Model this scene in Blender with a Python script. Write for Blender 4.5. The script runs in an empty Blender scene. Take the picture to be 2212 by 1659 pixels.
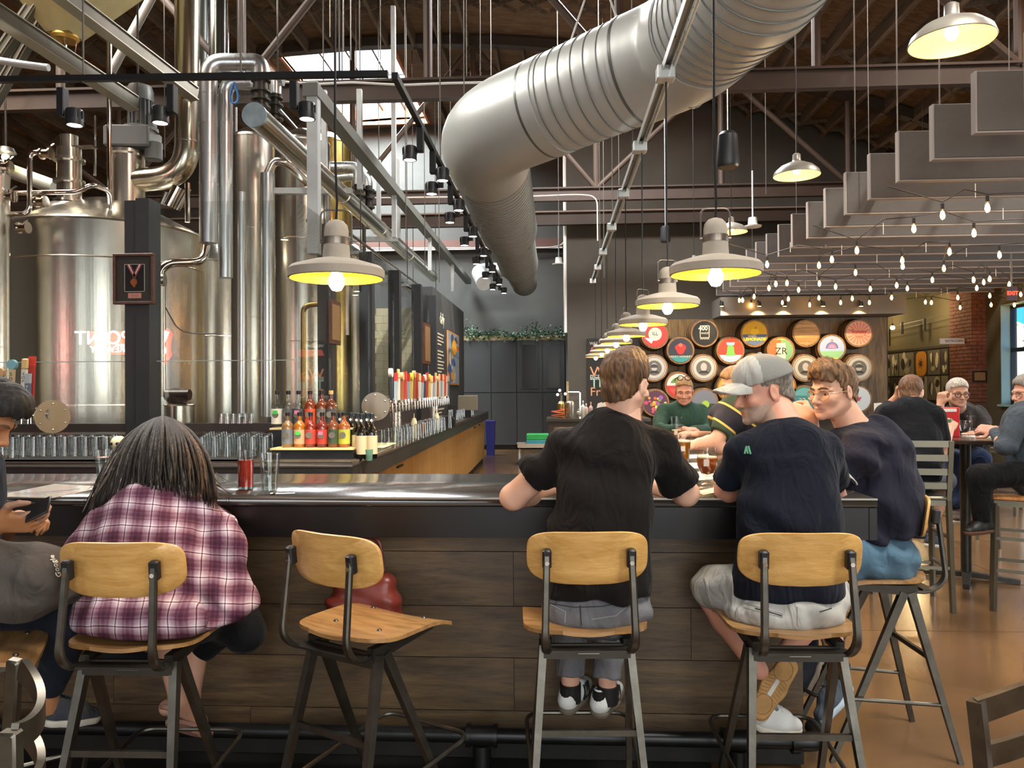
import bpy, bmesh, math, random
import numpy as np
from mathutils import Vector, Matrix, Euler
random.seed(7)
PI = math.pi
SC = bpy.context.scene
COL = SC.collection
F = 1660.0
W_, H_ = 2212, 1659
CAMZ = 1.55
YAW, PITCH, ROLL = math.radians(3.24), math.radians(-0.29), 0.006
cam_d = bpy.data.cameras.new('camera')
cam_d.sensor_width = 36.0
cam_d.lens = F / W_ * 36.0
cam_d.clip_end = 400
cam = bpy.data.objects.new('camera', cam_d)
COL.objects.link(cam)
CAMR = Matrix.Rotation(YAW, 3, 'Z') @ Matrix.Rotation(PI / 2 - PITCH, 3, 'X') @ Matrix.Rotation(-ROLL, 3, 'Z')
cam.matrix_world = Matrix.Translation((0, 0, CAMZ)) @ CAMR.to_4x4()
SC.camera = cam
CAMP = Vector((0, 0, CAMZ))
def ray(px, py):
 return CAMR @ Vector(((px - W_ / 2) / F, -(py - H_ / 2) / F, -1.0))
def at(px, py, d):
 """point seen at pixel px,py at depth d along the lens axis"""
 return CAMP + ray(px, py) * d
def onx(px, py, x):
 r = ray(px, py); return CAMP + r * (x / r.x)
def ony(px, py, y):
 r = ray(px, py); return CAMP + r * (y / r.y)
def onz(px, py, z):
 r = ray(px, py); return CAMP + r * ((z - CAMZ) / r.z)
world = bpy.data.worlds.new('sky'); SC.world = world; world.use_nodes = True
bg = world.node_tree.nodes['Background']
bg.inputs[0].default_value = (0.80, 0.90, 1.0, 1); bg.inputs[1].default_value = 2.2
SC.view_settings.view_transform = 'Standard'
SC.view_settings.look = 'None'
SC.view_settings.exposure = 0.75
SC.view_settings.gamma = 1.0
SC.view_settings.use_curve_mapping = False
SC.cycles.max_bounces = 7
SC.cycles.transparent_max_bounces = 24
SC.cycles.sample_clamp_indirect = 6.0
SC.cycles.caustics_reflective = False
SC.cycles.caustics_refractive = False
def area(name, loc, rot, sx, sy, power, col):
 l = bpy.data.lights.new(name, 'AREA'); l.shape = 'RECTANGLE'; l.size = sx; l.size_y = sy
 l.energy = power; l.color = col
 o = bpy.data.objects.new(name, l); o.location = loc; o.rotation_euler = rot; COL.objects.link(o); return o
for x_, w_, p_ in ((-9.0, .9, 8), (-4.4, 1.6, 11), (-1.0, .5, 10), (0.9, 1.6, 42), (3.6, 1.2, 36), (5.2, 1.4, 42)):
 area('daylight_street', (x_, -3.85, 2.6), (math.radians(84), 0, 0), w_, 3.4, p_, (1.0, 0.95, 0.86))
area('daylight_side', (8.85, 8.0, 2.2), (0, math.radians(90), 0), 1.8, 6.5, 150, (0.86, 0.94, 1.0))
area('roof_daylight_and_fill', (-4.25, 17.1, 9.0), (0, 0, 0), 2.4, 4.0, 1500, (0.88, 0.96, 1.0))
area('roof_daylight_and_fill', (-6.4, 7.0, 8.3), (0, 0, 0), 3.6, 4.0, 800, (1.0, 0.96, 0.9))  # added fill over the tanks, at an invented opening out of view
area('roof_daylight_and_fill', (3.0, 1.2, 7.9), (0, 0, 0), 3.0, 2.6, 420, (1.0, 0.94, 0.84))  # extra fill above the stools, no such skylight known
area('roof_daylight_and_fill', (0.3, 11.3, 8.3), (0, 0, 0), 3.2, 2.0, 900, (0.96, 0.97, 1.0))  # unseen lamp added over the duct to brighten the hall
area('roof_daylight_and_fill', (6.0, 6.9, 7.2), (0, 0, 0), 2.6, 2.4, 260, (1.0, 0.9, 0.76))  # unseen lamp added over the baffles for more ambient light
def lin(c):
 if isinstance(c, str):
  c = c.lstrip('#'); c = [int(c[i:i + 2], 16) / 255 for i in (0, 2, 4)]
 return tuple((x / 12.92 if x <= 0.04045 else ((x + 0.055) / 1.055) ** 2.4) for x in c) + (1.0,)
MATS = {}
def _new(name):
 m = bpy.data.materials.new(name); m.use_nodes = True; MATS[name] = m
 return m, m.node_tree, m.node_tree.nodes['Principled BSDF']
def mat(name, col, rough=0.5, metal=0.0, var=0.0, vscale=6.0, bump=0.0, bscale=40.0, stretch=(1, 1, 1), spec=0.5, emit=None, es=0.0, trans=0.0, ior=1.45, coat=0.0, sheen=0.0, aniso=0.0):
 if name in MATS: return MATS[name]
 m, t, b = _new(name)
 c = lin(col)
 b.inputs['Base Color'].default_value = c
 b.inputs['Roughness'].default_value = rough
 b.inputs['Metallic'].default_value = metal
 b.inputs['Specular IOR Level'].default_value = spec
 b.inputs['IOR'].default_value = ior
 if trans: b.inputs['Transmission Weight'].default_value = trans
 if coat: b.inputs['Coat Weight'].default_value = coat; b.inputs['Coat Roughness'].default_value = 0.12
 if sheen: b.inputs['Sheen Weight'].default_value = sheen; b.inputs['Sheen Roughness'].default_value = 0.5
 if aniso: b.inputs['Anisotropic'].default_value = aniso
 if emit:
  b.inputs['Emission Color'].default_value = lin(emit); b.inputs['Emission Strength'].default_value = es
 if var or bump:
  tc = t.nodes.new('ShaderNodeTexCoord'); mp = t.nodes.new('ShaderNodeMapping'); mp.inputs['Scale'].default_value = stretch
  t.links.new(tc.outputs['Object'], mp.inputs['Vector'])
  if var:
   n = t.nodes.new('ShaderNodeTexNoise'); n.inputs['Scale'].default_value = vscale; n.inputs['Detail'].default_value = 5
   r = t.nodes.new('ShaderNodeValToRGB')
   r.color_ramp.elements[0].position = 0.3; r.color_ramp.elements[1].position = 0.7
   r.color_ramp.elements[0].color = tuple(x * (1 - var) for x in c[:3]) + (1,)
   r.color_ramp.elements[1].color = tuple(min(1, x * (1 + var)) for x in c[:3]) + (1,)
   t.links.new(mp.outputs[0], n.inputs['Vector']); t.links.new(n.outputs['Fac'], r.inputs[0]); t.links.new(r.outputs[0], b.inputs['Base Color'])
  if bump:
   n2 = t.nodes.new('ShaderNodeTexNoise'); n2.inputs['Scale'].default_value = bscale; n2.inputs['Detail'].default_value = 4
   bp = t.nodes.new('ShaderNodeBump'); bp.inputs['Strength'].default_value = bump; bp.inputs['Distance'].default_value = 0.01
   t.links.new(mp.outputs[0], n2.inputs['Vector']); t.links.new(n2.outputs['Fac'], bp.inputs['Height']); t.links.new(bp.outputs[0], b.inputs['Normal'])
 return m
def wood(name, c1, c2, axis='X', scale=1.0, rough=0.45, knots=0.0, coat=0.0, dist=6.0):
 """long grain running along axis"""
 if name in MATS: return MATS[name]
 m, t, b = _new(name); L = t.links.new
 tc = t.nodes.new('ShaderNodeTexCoord'); mp = t.nodes.new('ShaderNodeMapping')
 s = {'X': (1, 9, 9), 'Y': (9, 1, 9), 'Z': (9, 9, 1)}[axis]
 mp.inputs['Scale'].default_value = tuple(x * scale for x in s)
 L(tc.outputs['Object'], mp.inputs['Vector'])
 oi = t.nodes.new('ShaderNodeObjectInfo'); ad = t.nodes.new('ShaderNodeVectorMath'); ad.operation = 'ADD'
 mu = t.nodes.new('ShaderNodeMath'); mu.operation = 'MULTIPLY'; mu.inputs[1].default_value = 37.0
 L(oi.outputs['Random'], mu.inputs[0]); L(mp.outputs[0], ad.inputs[0]); L(mu.outputs[0], ad.inputs[1])
 n = t.nodes.new('ShaderNodeTexNoise'); n.inputs['Scale'].default_value = 2.2; n.inputs['Detail'].default_value = 7; n.inputs['Distortion'].default_value = 1.2
 L(ad.outputs[0], n.inputs['Vector'])
 w = t.nodes.new('ShaderNodeTexNoise'); w.inputs['Scale'].default_value = 14; w.inputs['Detail'].default_value = 3; w.inputs['Distortion'].default_value = .6
 L(ad.outputs[0], w.inputs['Vector'])
 mx = t.nodes.new('ShaderNodeMath'); mx.operation = 'MULTIPLY_ADD'; mx.inputs[1].default_value = 0.45
 L(w.outputs['Fac'], mx.inputs[0]); L(n.outputs['Fac'], mx.inputs[2])
 r = t.nodes.new('ShaderNodeValToRGB'); r.color_ramp.elements[0].position = 0.5; r.color_ramp.elements[1].position = 0.95
 r.color_ramp.elements[0].color = lin(c1); r.color_ramp.elements[1].color = lin(c2)
 L(mx.outputs[0], r.inputs[0]); L(r.outputs[0], b.inputs['Base Color'])
 b.inputs['Roughness'].default_value = rough
 if coat: b.inputs['Coat Weight'].default_value = coat; b.inputs['Coat Roughness'].default_value = 0.2
 bp = t.nodes.new('ShaderNodeBump'); bp.inputs['Strength'].default_value = 0.12; bp.inputs['Distance'].default_value = 0.004
 L(w.outputs['Fac'], bp.inputs['Height']); L(bp.outputs[0], b.inputs['Normal'])
 return m
def emis(name, col, strength):
 if name in MATS: return MATS[name]
 m = bpy.data.materials.new(name); m.use_nodes = True; MATS[name] = m
 t = m.node_tree; t.nodes.clear()
 e = t.nodes.new('ShaderNodeEmission'); e.inputs[0].default_value = lin(col); e.inputs[1].default_value = strength
 o = t.nodes.new('ShaderNodeOutputMaterial'); t.links.new(e.outputs[0], o.inputs[0]); return m
def pane(name, tint=(0.97, 0.99, 0.98), rough=0.0, ior=1.45):
 """thin glass: what it does not mirror it lets through"""
 if name in MATS: return MATS[name]
 m = bpy.data.materials.new(name); m.use_nodes = True; MATS[name] = m
 t = m.node_tree; t.nodes.clear()
 a = t.nodes.new('ShaderNodeBsdfTransparent'); a.inputs[0].default_value = tuple(tint) + (1,)
 g = t.nodes.new('ShaderNodeBsdfGlossy'); g.inputs['Roughness'].default_value = rough
 f = t.nodes.new('ShaderNodeFresnel'); gm_ = t.nodes.new('ShaderNodeNewGeometry'); mr = t.nodes.new('ShaderNodeMapRange')
 mr.inputs[3].default_value = ior; mr.inputs[4].default_value = 1 / ior   # same mirror strength on both faces of the sheet
 t.links.new(gm_.outputs['Backfacing'], mr.inputs[0]); t.links.new(mr.outputs[0], f.inputs[0])
 x = t.nodes.new('ShaderNodeMixShader'); o = t.nodes.new('ShaderNodeOutputMaterial')
 t.links.new(f.outputs[0], x.inputs[0]); t.links.new(a.outputs[0], x.inputs[1]); t.links.new(g.outputs[0], x.inputs[2]); t.links.new(x.outputs[0], o.inputs[0])
 return m
def brushed(name, col, rough=0.22, axis='Z', metal=1.0, amt=0.1):
 """rolled stainless steel: faint streaks along the axis"""
 if name in MATS: return MATS[name]
 m, t, b = _new(name); L = t.links.new
 tc = t.nodes.new('ShaderNodeTexCoord'); mp = t.nodes.new('ShaderNodeMapping')
 mp.inputs['Scale'].default_value = {'X': (.4, 14, 14), 'Y': (14, .4, 14), 'Z': (14, 14, .25)}[axis]
 L(tc.outputs['Object'], mp.inputs['Vector'])
 n = t.nodes.new('ShaderNodeTexNoise'); n.inputs['Scale'].default_value = 1.0; n.inputs['Detail'].default_value = 6
 L(mp.outputs[0], n.inputs['Vector'])
 mr = t.nodes.new('ShaderNodeMapRange'); mr.inputs[3].default_value = rough - amt * .5; mr.inputs[4].default_value = rough + amt
 L(n.outputs['Fac'], mr.inputs[0]); L(mr.outputs[0], b.inputs['Roughness'])
 bp = t.nodes.new('ShaderNodeBump'); bp.inputs['Strength'].default_value = 0.12; bp.inputs['Distance'].default_value = .02
 L(n.outputs['Fac'], bp.inputs['Height']); L(bp.outputs[0], b.inputs['Normal'])
 b.inputs['Base Color'].default_value = lin(col); b.inputs['Metallic'].default_value = metal
 return m
def frame_of(d):
 d = Vector(d).normalized()
 u = Vector((0, 0, 1)) if abs(d.z) < 0.95 else Vector((1, 0, 0))
 a = d.cross(u).normalized(); b = a.cross(d).normalized()
 return a, b, d
class MB:
 def __init__(s): s.v = []; s.f = []; s.mi = []; s.cur = 0
 def face(s, idx): s.f.append(tuple(idx)); s.mi.append(s.cur)
 def quad(s, a, b, c, d):
  n = len(s.v); s.v += [Vector(a), Vector(b), Vector(c), Vector(d)]; s.face((n, n + 1, n + 2, n + 3)); return s
 def box(s, c, size, rot=None, bev=0.0):
  c = Vector(c); hx, hy, hz = [x / 2 for x in size]
  R = rot if rot is not None else Matrix.Identity(3)
  if isinstance(R, (int, float)): R = Matrix.Rotation(R, 3, 'Z')
  if bev <= 0:
   n = len(s.v)
   for z in (-hz, hz):
    for x, y in ((-hx, -hy), (hx, -hy), (hx, hy), (-hx, hy)): s.v.append(c + R @ Vector((x, y, z)))
   for q in ((3, 2, 1, 0), (4, 5, 6, 7), (0, 1, 5, 4), (1, 2, 6, 5), (2, 3, 7, 6), (3, 0, 4, 7)): s.face([n + i for i in q])
  else:
   bev = min(bev, hx * .9, hy * .9, hz * .9); n = len(s.v); rings = []
   for z, i in ((-hz, bev), (-hz + bev, 0), (hz - bev, 0), (hz, bev)):
    r = []
    for x, y in ((-hx + bev + i, -hy + i), (hx - bev - i, -hy + i), (hx - i, -hy + bev + i), (hx - i, hy - bev - i), (hx - bev - i, hy - i), (-hx + bev + i, hy - i), (-hx + i, hy - bev - i), (-hx + i, -hy + bev + i)):
     r.append(len(s.v)); s.v.append(c + R @ Vector((x, y, z)))
    rings.append(r)
   for a, b in zip(rings, rings[1:]):
    for k in range(8): s.face((a[k], a[(k + 1) % 8], b[(k + 1) % 8], b[k]))
   s.face(rings[0][::-1]); s.face(rings[-1])
  return s
 def bb(s, x0, x1, y0, y1, z0, z1, bev=0.0):
  return s.box(((x0 + x1) / 2, (y0 + y1) / 2, (z0 + z1) / 2), (abs(x1 - x0), abs(y1 - y0), abs(z1 - z0)), None, bev)
 def bar(s, a, b, w, h, up=(0, 0, 1), bev=0.0, w1=None, h1=None):
  """a beam of section w x h from a to b (optionally tapering)"""
  a, b = Vector(a), Vector(b); d = (b - a); L = d.length; d.normalize(); up = Vector(up)
  x = d.cross(up)
  if x.length < 1e-4: x = d.cross(Vector((1, 0, 0)))
  x.normalize(); z = x.cross(d).normalized(); w1 = w if w1 is None else w1; h1 = h if h1 is None else h1
  if w1 == w and h1 == h:
   R = Matrix((x, d, z)).transposed(); return s.box((a + b) / 2, (w, L, h), R, bev)
  n = len(s.v)
  for p, ww, hh in ((a, w, h), (b, w1, h1)):
   for i, j in ((-1, -1), (1, -1), (1, 1), (-1, 1)): s.v.append(p + x * (i * ww / 2) + z * (j * hh / 2))
  for q in ((0, 1, 2, 3), (7, 6, 5, 4), (0, 4, 5, 1), (1, 5, 6, 2), (2, 6, 7, 3), (3, 7, 4, 0)): s.face([n + i for i in q])
  return s
 def rings(s, rs, closed=False, caps=True):
  """rs: list of equal-length point lists, joined into a skin"""
  ids = []
  for r in rs:
   n = len(s.v); s.v += [Vector(p) for p in r]; ids.append(list(range(n, n + len(r))))
  pairs = list(zip(ids, ids[1:]))
  if closed: pairs.append((ids[-1], ids[0]))
  m = len(ids[0])
  for a, b in pairs:
   for k in range(m): s.face((a[k], a[(k + 1) % m], b[(k + 1) % m], b[k]))
  if caps and not closed: s.face(ids[0][::-1]); s.face(ids[-1])
  return s
 def cyl(s, a, b, r, r1=None, n=16, caps=True):
  a, b = Vector(a), Vector(b); r1 = r if r1 is None else r1; x, y, d = frame_of(b - a)
  return s.rings([[p + (x * math.cos(2 * PI * k / n) + y * math.sin(2 * PI * k / n)) * rr for k in range(n)] for p, rr in ((a, r), (b, r1))], caps=caps)
 def tube(s, pts, r, n=10, closed=False, caps=True):
  pts = [Vector(p) for p in pts]; m = len(pts); rs = []; x = None
  for i in range(m):
   if closed: t = pts[(i + 1) % m] - pts[i - 1]
   else: t = pts[min(i + 1, m - 1)] - pts[max(i - 1, 0)]
   t.normalize()
   if x is None: x, y, _ = frame_of(t)
   else:
    x = (x - t * x.dot(t))
    if x.length < 1e-5: x, y, _ = frame_of(t)
    x.normalize(); y = t.cross(x)
   y = t.cross(x).normalized()
   rr = r[i] if isinstance(r, (list, tuple)) else r
   rs.append([pts[i] + (x * math.cos(2 * PI * k / n) + y * math.sin(2 * PI * k / n)) * rr for k in range(n)])
  return s.rings(rs, closed, caps)
 def lathe(s, prof, c=(0, 0, 0), axis=(0, 0, 1), n=24, caps=True):
  """prof: (radius, height along axis)"""
  c = Vector(c); x, y, d = frame_of(axis)
  return s.rings([[c + d * h + (x * math.cos(2 * PI * k / n) - y * math.sin(2 * PI * k / n)) * max(r, 1e-5) for k in range(n)][::-1] if False else [c + d * h + (x * math.cos(2 * PI * k / n) + y * math.sin(2 * PI * k / n)) * max(r, 1e-5) for k in range(n)] for r, h in prof], caps=caps)
 def ball(s, c, r, n=14, m=8, R=None):
  c = Vector(c); rx, ry, rz = (r, r, r) if isinstance(r, (int, float)) else r; R = R or Matrix.Identity(3); rs = []
  for j in range(1, m):
   th = PI * j / m
   rs.append([c + R @ Vector((rx * math.sin(th) * math.cos(2 * PI * k / n), ry * math.sin(th) * math.sin(2 * PI * k / n), -rz * math.cos(th))) for k in range(n)])
  return s.rings(rs)
 def poly(s, pts, off):
  """flat outline given a thickness vector"""
  pts = [Vector(p) for p in pts]; off = Vector(off); return s.rings([pts, [p + off for p in pts]])
 def build(s, name, m, parent=None, world=True, smooth=True, angle=35, kind=None, label=None):
  me = bpy.data.meshes.new(name)
  vs = s.v
  if parent is not None and world:
   M = root_matrix(parent).inverted(); vs = [M @ v for v in vs]
  me.from_pydata([tuple(v) for v in vs], [], s.f)
  for x in (m if isinstance(m, (list, tuple)) else [m]): me.materials.append(x)
  if isinstance(m, (list, tuple)): me.polygons.foreach_set('material_index', s.mi)
  bm = bmesh.new(); bm.from_mesh(me); bmesh.ops.recalc_face_normals(bm, faces=bm.faces); bm.to_mesh(me); bm.free()
  return link(name, me, parent, smooth, angle, kind, label)
def link(name, me, parent=None, smooth=True, angle=35, kind=None, label=None):
 if smooth:
  me.polygons.foreach_set('use_smooth', [True] * len(me.polygons))
  if angle: me.set_sharp_from_angle(angle=math.radians(angle))
 me.update()
 o = bpy.data.objects.new(name, me); COL.objects.link(o)
 if parent is not None: o.parent = parent
 if kind: o['kind'] = kind
 if label: o['label'] = label
 return o
def root_matrix(o):
 while o.parent is not None: o = o.parent
 return Matrix.Translation(o.location) @ o.rotation_euler.to_matrix().to_4x4()
def tag(o, label, cat, group=None):
 o['label'] = label; o['category'] = cat
 if group: o['group'] = group
 return o
def thing(name, label, cat, loc=(0, 0, 0), rotz=0.0, group=None):
 o = bpy.data.objects.new(name, None); COL.objects.link(o); o.empty_display_size = 0.05
 o.location = loc; o.rotation_euler = (0, 0, rotz); return tag(o, label, cat, group)
def struct(name, mb, m, parent=None, **k):
 o = mb.build(name, m, parent, **k)
 if parent is None: o['kind'] = 'structure'
 return o
def dup(root, loc, rotz=None, label=None, group=None, scale=None):
 r = root.copy(); COL.objects.link(r); r.location = loc
 if rotz is not None: r.rotation_euler = (0, 0, rotz)
 if scale: r.scale = scale
 if label: r['label'] = label
 if group: r['group'] = group
 for ch in KIDS(root):
  c = ch.copy(); COL.objects.link(c); c.parent = r
  for g in KIDS(ch):
   d = g.copy(); COL.objects.link(d); d.parent = c
 return r
def KIDS(o): return [c for c in o.children]
def part_copy(o, parent, loc=(0, 0, 0), rot=(0, 0, 0)):
 c = o.copy(); COL.objects.link(c); c.parent = parent; c.location = loc; c.rotation_euler = rot
 for g in KIDS(o):
  d = g.copy(); COL.objects.link(d); d.parent = c
 return c
def text(name, s, size, pos, right, up, m, parent=None, depth=0.002, align='CENTER', label=None, spacing=1.0, bold=0.0):
 """raised lettering; pos is the anchor, right and up span its plane"""
 cu = bpy.data.curves.new('t', 'FONT'); cu.body = s; cu.size = size; cu.align_x = align; cu.align_y = 'CENTER'
 cu.extrude = depth / 2; cu.resolution_u = 3; cu.space_character = spacing; cu.offset = bold
 ob = bpy.data.objects.new('t', cu); COL.objects.link(ob)
 me = bpy.data.meshes.new_from_object(ob.evaluated_get(bpy.context.evaluated_depsgraph_get())); me.name = name
 bpy.data.objects.remove(ob); bpy.data.curves.remove(cu)
 right = Vector(right).normalized(); up = Vector(up).normalized(); nrm = right.cross(up)
 M = Matrix((right, up, nrm)).transposed().to_4x4(); M.translation = Vector(pos)
 if parent is not None: M = root_matrix(parent).inverted() @ M
 me.transform(M); me.materials.clear(); me.materials.append(m)
 return link(name, me, parent, smooth=False, label=label)
def arc(c, r, a0, a1, n, x=(1, 0, 0), y=(0, 0, 1)):
 c, x, y = Vector(c), Vector(x), Vector(y)
 return [c + x * (r * math.cos(a0 + (a1 - a0) * i / n)) + y * (r * math.sin(a0 + (a1 - a0) * i / n)) for i in range(n + 1)]
def bend(pts, r, n=6):
 """round the corners of a polyline"""
 pts = [Vector(p) for p in pts]; out = [pts[0]]
 for a, b, c in zip(pts, pts[1:], pts[2:]):
  u = (a - b); v = (c - b); k = min(r, u.length * .49, v.length * .49); u.normalize(); v.normalize()
  p, q = b + u * k, b + v * k
  for i in range(n + 1):
   t = i / n; out.append(p * (1 - t) ** 2 + b * (2 * t * (1 - t)) + q * t * t)
 return out + [pts[-1]]
ORD = 'first second third fourth fifth sixth seventh eighth ninth tenth eleventh twelfth thirteenth fourteenth fifteenth sixteenth seventeenth eighteenth nineteenth twentieth twenty-first twenty-second twenty-third twenty-fourth twenty-fifth twenty-sixth'.split()
# materials used widely
steel = brushed('stainless_steel', 'd2cbbd', 0.22, 'Z', amt=.08)
steel_y = brushed('stainless_pipe', 'd6d0c4', 0.2, 'Y', amt=.07)
steel_x = brushed('stainless_bar', 'd6d0c4', 0.2, 'X', amt=.07)
chrome = mat('chrome', 'e2ddd4', 0.1, 1.0)
galv = mat('galvanised_sheet', 'c9cdca', 0.42, 0.55, var=.1, vscale=5)
cladding = brushed('aluminium_cladding', 'cfd2d1', 0.26, 'Z', amt=.1)
raw_steel = mat('raw_steel', '57534b', 0.36, 0.85, var=.25, vscale=14, bump=.08, bscale=30)
dark_steel = mat('dark_steel', '45423c', 0.38, 0.75, var=.2, vscale=10)
black_metal = mat('black_metal', '1d1d1f', 0.45, 0.2)
black_plastic = mat('black_plastic', '141416', 0.4)
grey_paint = mat('grey_wall_paint', '5a5956', 0.85, var=.05, vscale=3)
grey_paint_w = mat('grey_wall_paint_right', '4b463d', 0.85, var=.07, vscale=3)
slate_paint = mat('slate_paint', '3d3f40', 0.6, var=.04, vscale=4)
post_paint = mat('post_paint', '2f3031', 0.5)
brown_steel = mat('brown_steel_paint', '3a2b20', 0.6, var=.12, vscale=4)
brown_web = mat('brown_tube_paint', '48392d', 0.6, var=.1, vscale=4)
roof_boards = wood('roof_boards', '553d29', '86684a', 'X', .7, rough=.8)
rafter_wood = wood('rafter_wood', '4a3a2c', '75604a', 'Y', .8, rough=.8)
brick_mat = mat('brick_clay', '7a4a38', 0.85, var=.3, vscale=9, bump=.3)
white_paint = mat('white_paint', 'dcd8cf', 0.5)
white_plastic = mat('white_plastic', 'd9d5cc', 0.45)
oak = wood('oak_veneer', 'b58745', 'd2a663', 'X', 1.5, rough=.36, coat=.15)
oak_z = wood('oak_veneer_upright', '8f6a36', 'b08848', 'Z', 1.0, rough=.45)
glass = pane('clear_pane', (0.985, 0.99, 0.985))
drink_glass = pane('drinking_glass', (0.9, 0.92, 0.91), 0.04, 2.0)
# room shell
concrete = mat('polished_concrete', '614830', 0.2, var=.2, vscale=1.6, spec=.5, bump=.02, bscale=8)
sub = mat('concrete_joint', '4a3a2a', 0.8)
fl = struct('floor', MB().bb(-14, 12, -4, 26, -0.12, -0.012), sub)
slab0 = None
XS = [-14, -9.6, -5.2, -0.8, 3.6, 8.0, 12]; YS = [-4, 0.6, 5.0, 9.4, 13.8, 18.2, 22.6, 26]
for i in range(len(XS) - 1):
 for j in range(len(YS) - 1):
  MB().bb(XS[i] + .004, XS[i + 1] - .004, YS[j] + .004, YS[j + 1] - .004, -0.012, 0).build('slab', concrete, fl, smooth=False)
def zroof(x): return 8.4 - 0.018 * (x + 3) ** 2
struct('wall_back', MB().bb(-14, 0.26, 19.8, 20.1, 0, 8.6), grey_paint)
struct('wall_step', MB().bb(0.26, 0.46, 16.8, 20.1, 0, 8.3), grey_paint)
struct('wall_barrels', MB().bb(0.26, 6.95, 16.5, 16.8, 0, 8.3), grey_paint_w)
struct('wall_passage', MB().bb(6.8, 6.95, 16.8, 26, 0, 8), grey_paint_w)
struct('wall_passage_end', MB().bb(6.8, 9.3, 25.8, 26, 0, 8), grey_paint_w)
wl = struct('wall_left', MB().bb(-14.2, -14, -4, 20.1, 0, 8.6), grey_paint)
ochre = mat('ochre_wall_paint', '57503a', 0.8, var=.08, vscale=2)
WY0, WY1, WZ0, WZ1 = 9.2, 16.05, 1.16, 3.16
w = MB(); w.bb(9, 9.3, -4, WY0, 0, 8); w.bb(9, 9.3, WY1, 26, 0, 8); w.bb(9, 9.3, WY0, WY1, 0, WZ0); w.bb(9, 9.3, WY0, WY1, WZ1, 8)
struct('wall_right', w, ochre)
w = MB(); w.bb(-14, 9, -4.2, -4, 4.6, 8.6); w.bb(-14, 9, -4.2, -4, 0, 0.5)
for a, b in ((-14, -9.4), (-8.7, -5.0), (-3.6, -1.3), (2.1, 2.9), (6.0, 9)): w.bb(a, b, -4.2, -4, .5, 4.6)
struct('wall_front', w, grey_paint_w)
HOLES = [(-5.5, -3.2, 14.95, 19.3), (-8.3, -4.5, 4.9, 9.1), (1.4, 4.6, -0.2, 2.6), (-1.4, 2.0, 10.2, 12.4), (4.6, 7.4, 5.6, 8.2)]  # first opening is the visible skylight; the others are added, unseen, for fill
xs = sorted(set([-14 + i for i in range(24)] + [9.3] + [h[0] for h in HOLES] + [h[1] for h in HOLES]))
ys = sorted(set([-4.2, 20.1, 26] + [h[2] for h in HOLES] + [h[3] for h in HOLES]))
dk = MB()
for a, b in zip(xs, xs[1:]):
 for c, d in zip(ys, ys[1:]):
  mx, my = (a + b) / 2, (c + d) / 2
  if any(h[0] < mx < h[1] and h[2] < my < h[3] for h in HOLES): continue
  dk.rings([[(a, c, zroof(a)), (b, c, zroof(b)), (b, d, zroof(b)), (a, d, zroof(a))], [(a, c, zroof(a) + .06), (b, c, zroof(b) + .06), (b, d, zroof(b) + .06), (a, d, zroof(a) + .06)]])
ceil = struct('ceiling', dk, roof_boards, angle=20)
TY = [-1.2, 4.1, 9.4, 14.7, 19.75]
jo = None
n_j = 0
for bay in range(1, 4):
 y0, y1 = TY[bay], TY[bay + 1]
 for i in range(44):
  x = -13.6 + i * .52
  if x > 9: break
  if any(h[0] - .05 < x < h[1] + .05 and y0 < h[3] and y1 > h[2] for h in HOLES): continue
  z = zroof(x)
  m = MB().bb(x - .03, x + .03, y0 + .05, y1 - .05, z - .27, z - .005)
  m.build('rafter', rafter_wood, ceil, smooth=False); n_j += 1
br = MB()
for bay in range(1, 4):
 ym = (TY[bay] + TY[bay + 1]) / 2
 for yy in (ym - 1.1, ym + 1.1):
  for i in range(43):
   x = -13.6 + i * .52
   if x > 8.4 or any(h[0] - .6 < x < h[1] + .6 and h[2] < yy < h[3] for h in HOLES): continue
   br.bar((x + .03, yy, zroof(x) - .25), (x + .49, yy, zroof(x + .52) - .04), .02, .07)
   br.bar((x + .03, yy + .07, zroof(x) - .04), (x + .49, yy + .07, zroof(x + .52) - .25), .02, .07)
br.build('bridging', rafter_wood, ceil, smooth=False, kind='stuff')
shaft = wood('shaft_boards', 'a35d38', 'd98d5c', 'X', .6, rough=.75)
def roof_light(h, label, hgt=1.3):
 x0, x1, y0, y1 = h; zb = min(zroof(x0), zroof(x1)) - .02; zt = zb + hgt
 t = thing('roof_light', label, 'skylight', ((x0 + x1) / 2, (y0 + y1) / 2, zb))
 for (a, b, c, d) in ((x0 - .06, x0, y0, y1), (x1, x1 + .06, y0, y1), (x0, x1, y1, y1 + .06), (x0, x1, y0 - .06, y0)):
  for k in range(5):
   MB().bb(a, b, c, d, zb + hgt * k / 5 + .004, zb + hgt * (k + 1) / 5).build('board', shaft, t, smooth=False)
 f = MB()
 for i in range(1, 4):
  xx = x0 + (x1 - x0) * i / 4; f.bb(xx - .02, xx + .02, y0, y1, zt - .06, zt)
 f.bb(x0, x1, (y0 + y1) / 2 - .02, (y0 + y1) / 2 + .02, zt - .06, zt)
 f.build('glazing_bar', black_metal, t, smooth=False)
 MB().bb(x0, x1, y0, y1, zt, zt + .01).build('pane', glass, t, smooth=False)
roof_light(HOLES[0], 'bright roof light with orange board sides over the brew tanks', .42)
roof_light(HOLES[1], 'added unseen roof opening for fill, in the boards nearer than the bright one', 1.0)
roof_light(HOLES[3], 'added unseen roof opening for fill, above the spiral duct', .8)
roof_light(HOLES[4], 'added unseen roof opening for fill, above the grey felt baffles', .8)
roof_light(HOLES[2], 'added unseen roof opening for fill, high above the stools', 1.0)
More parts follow.
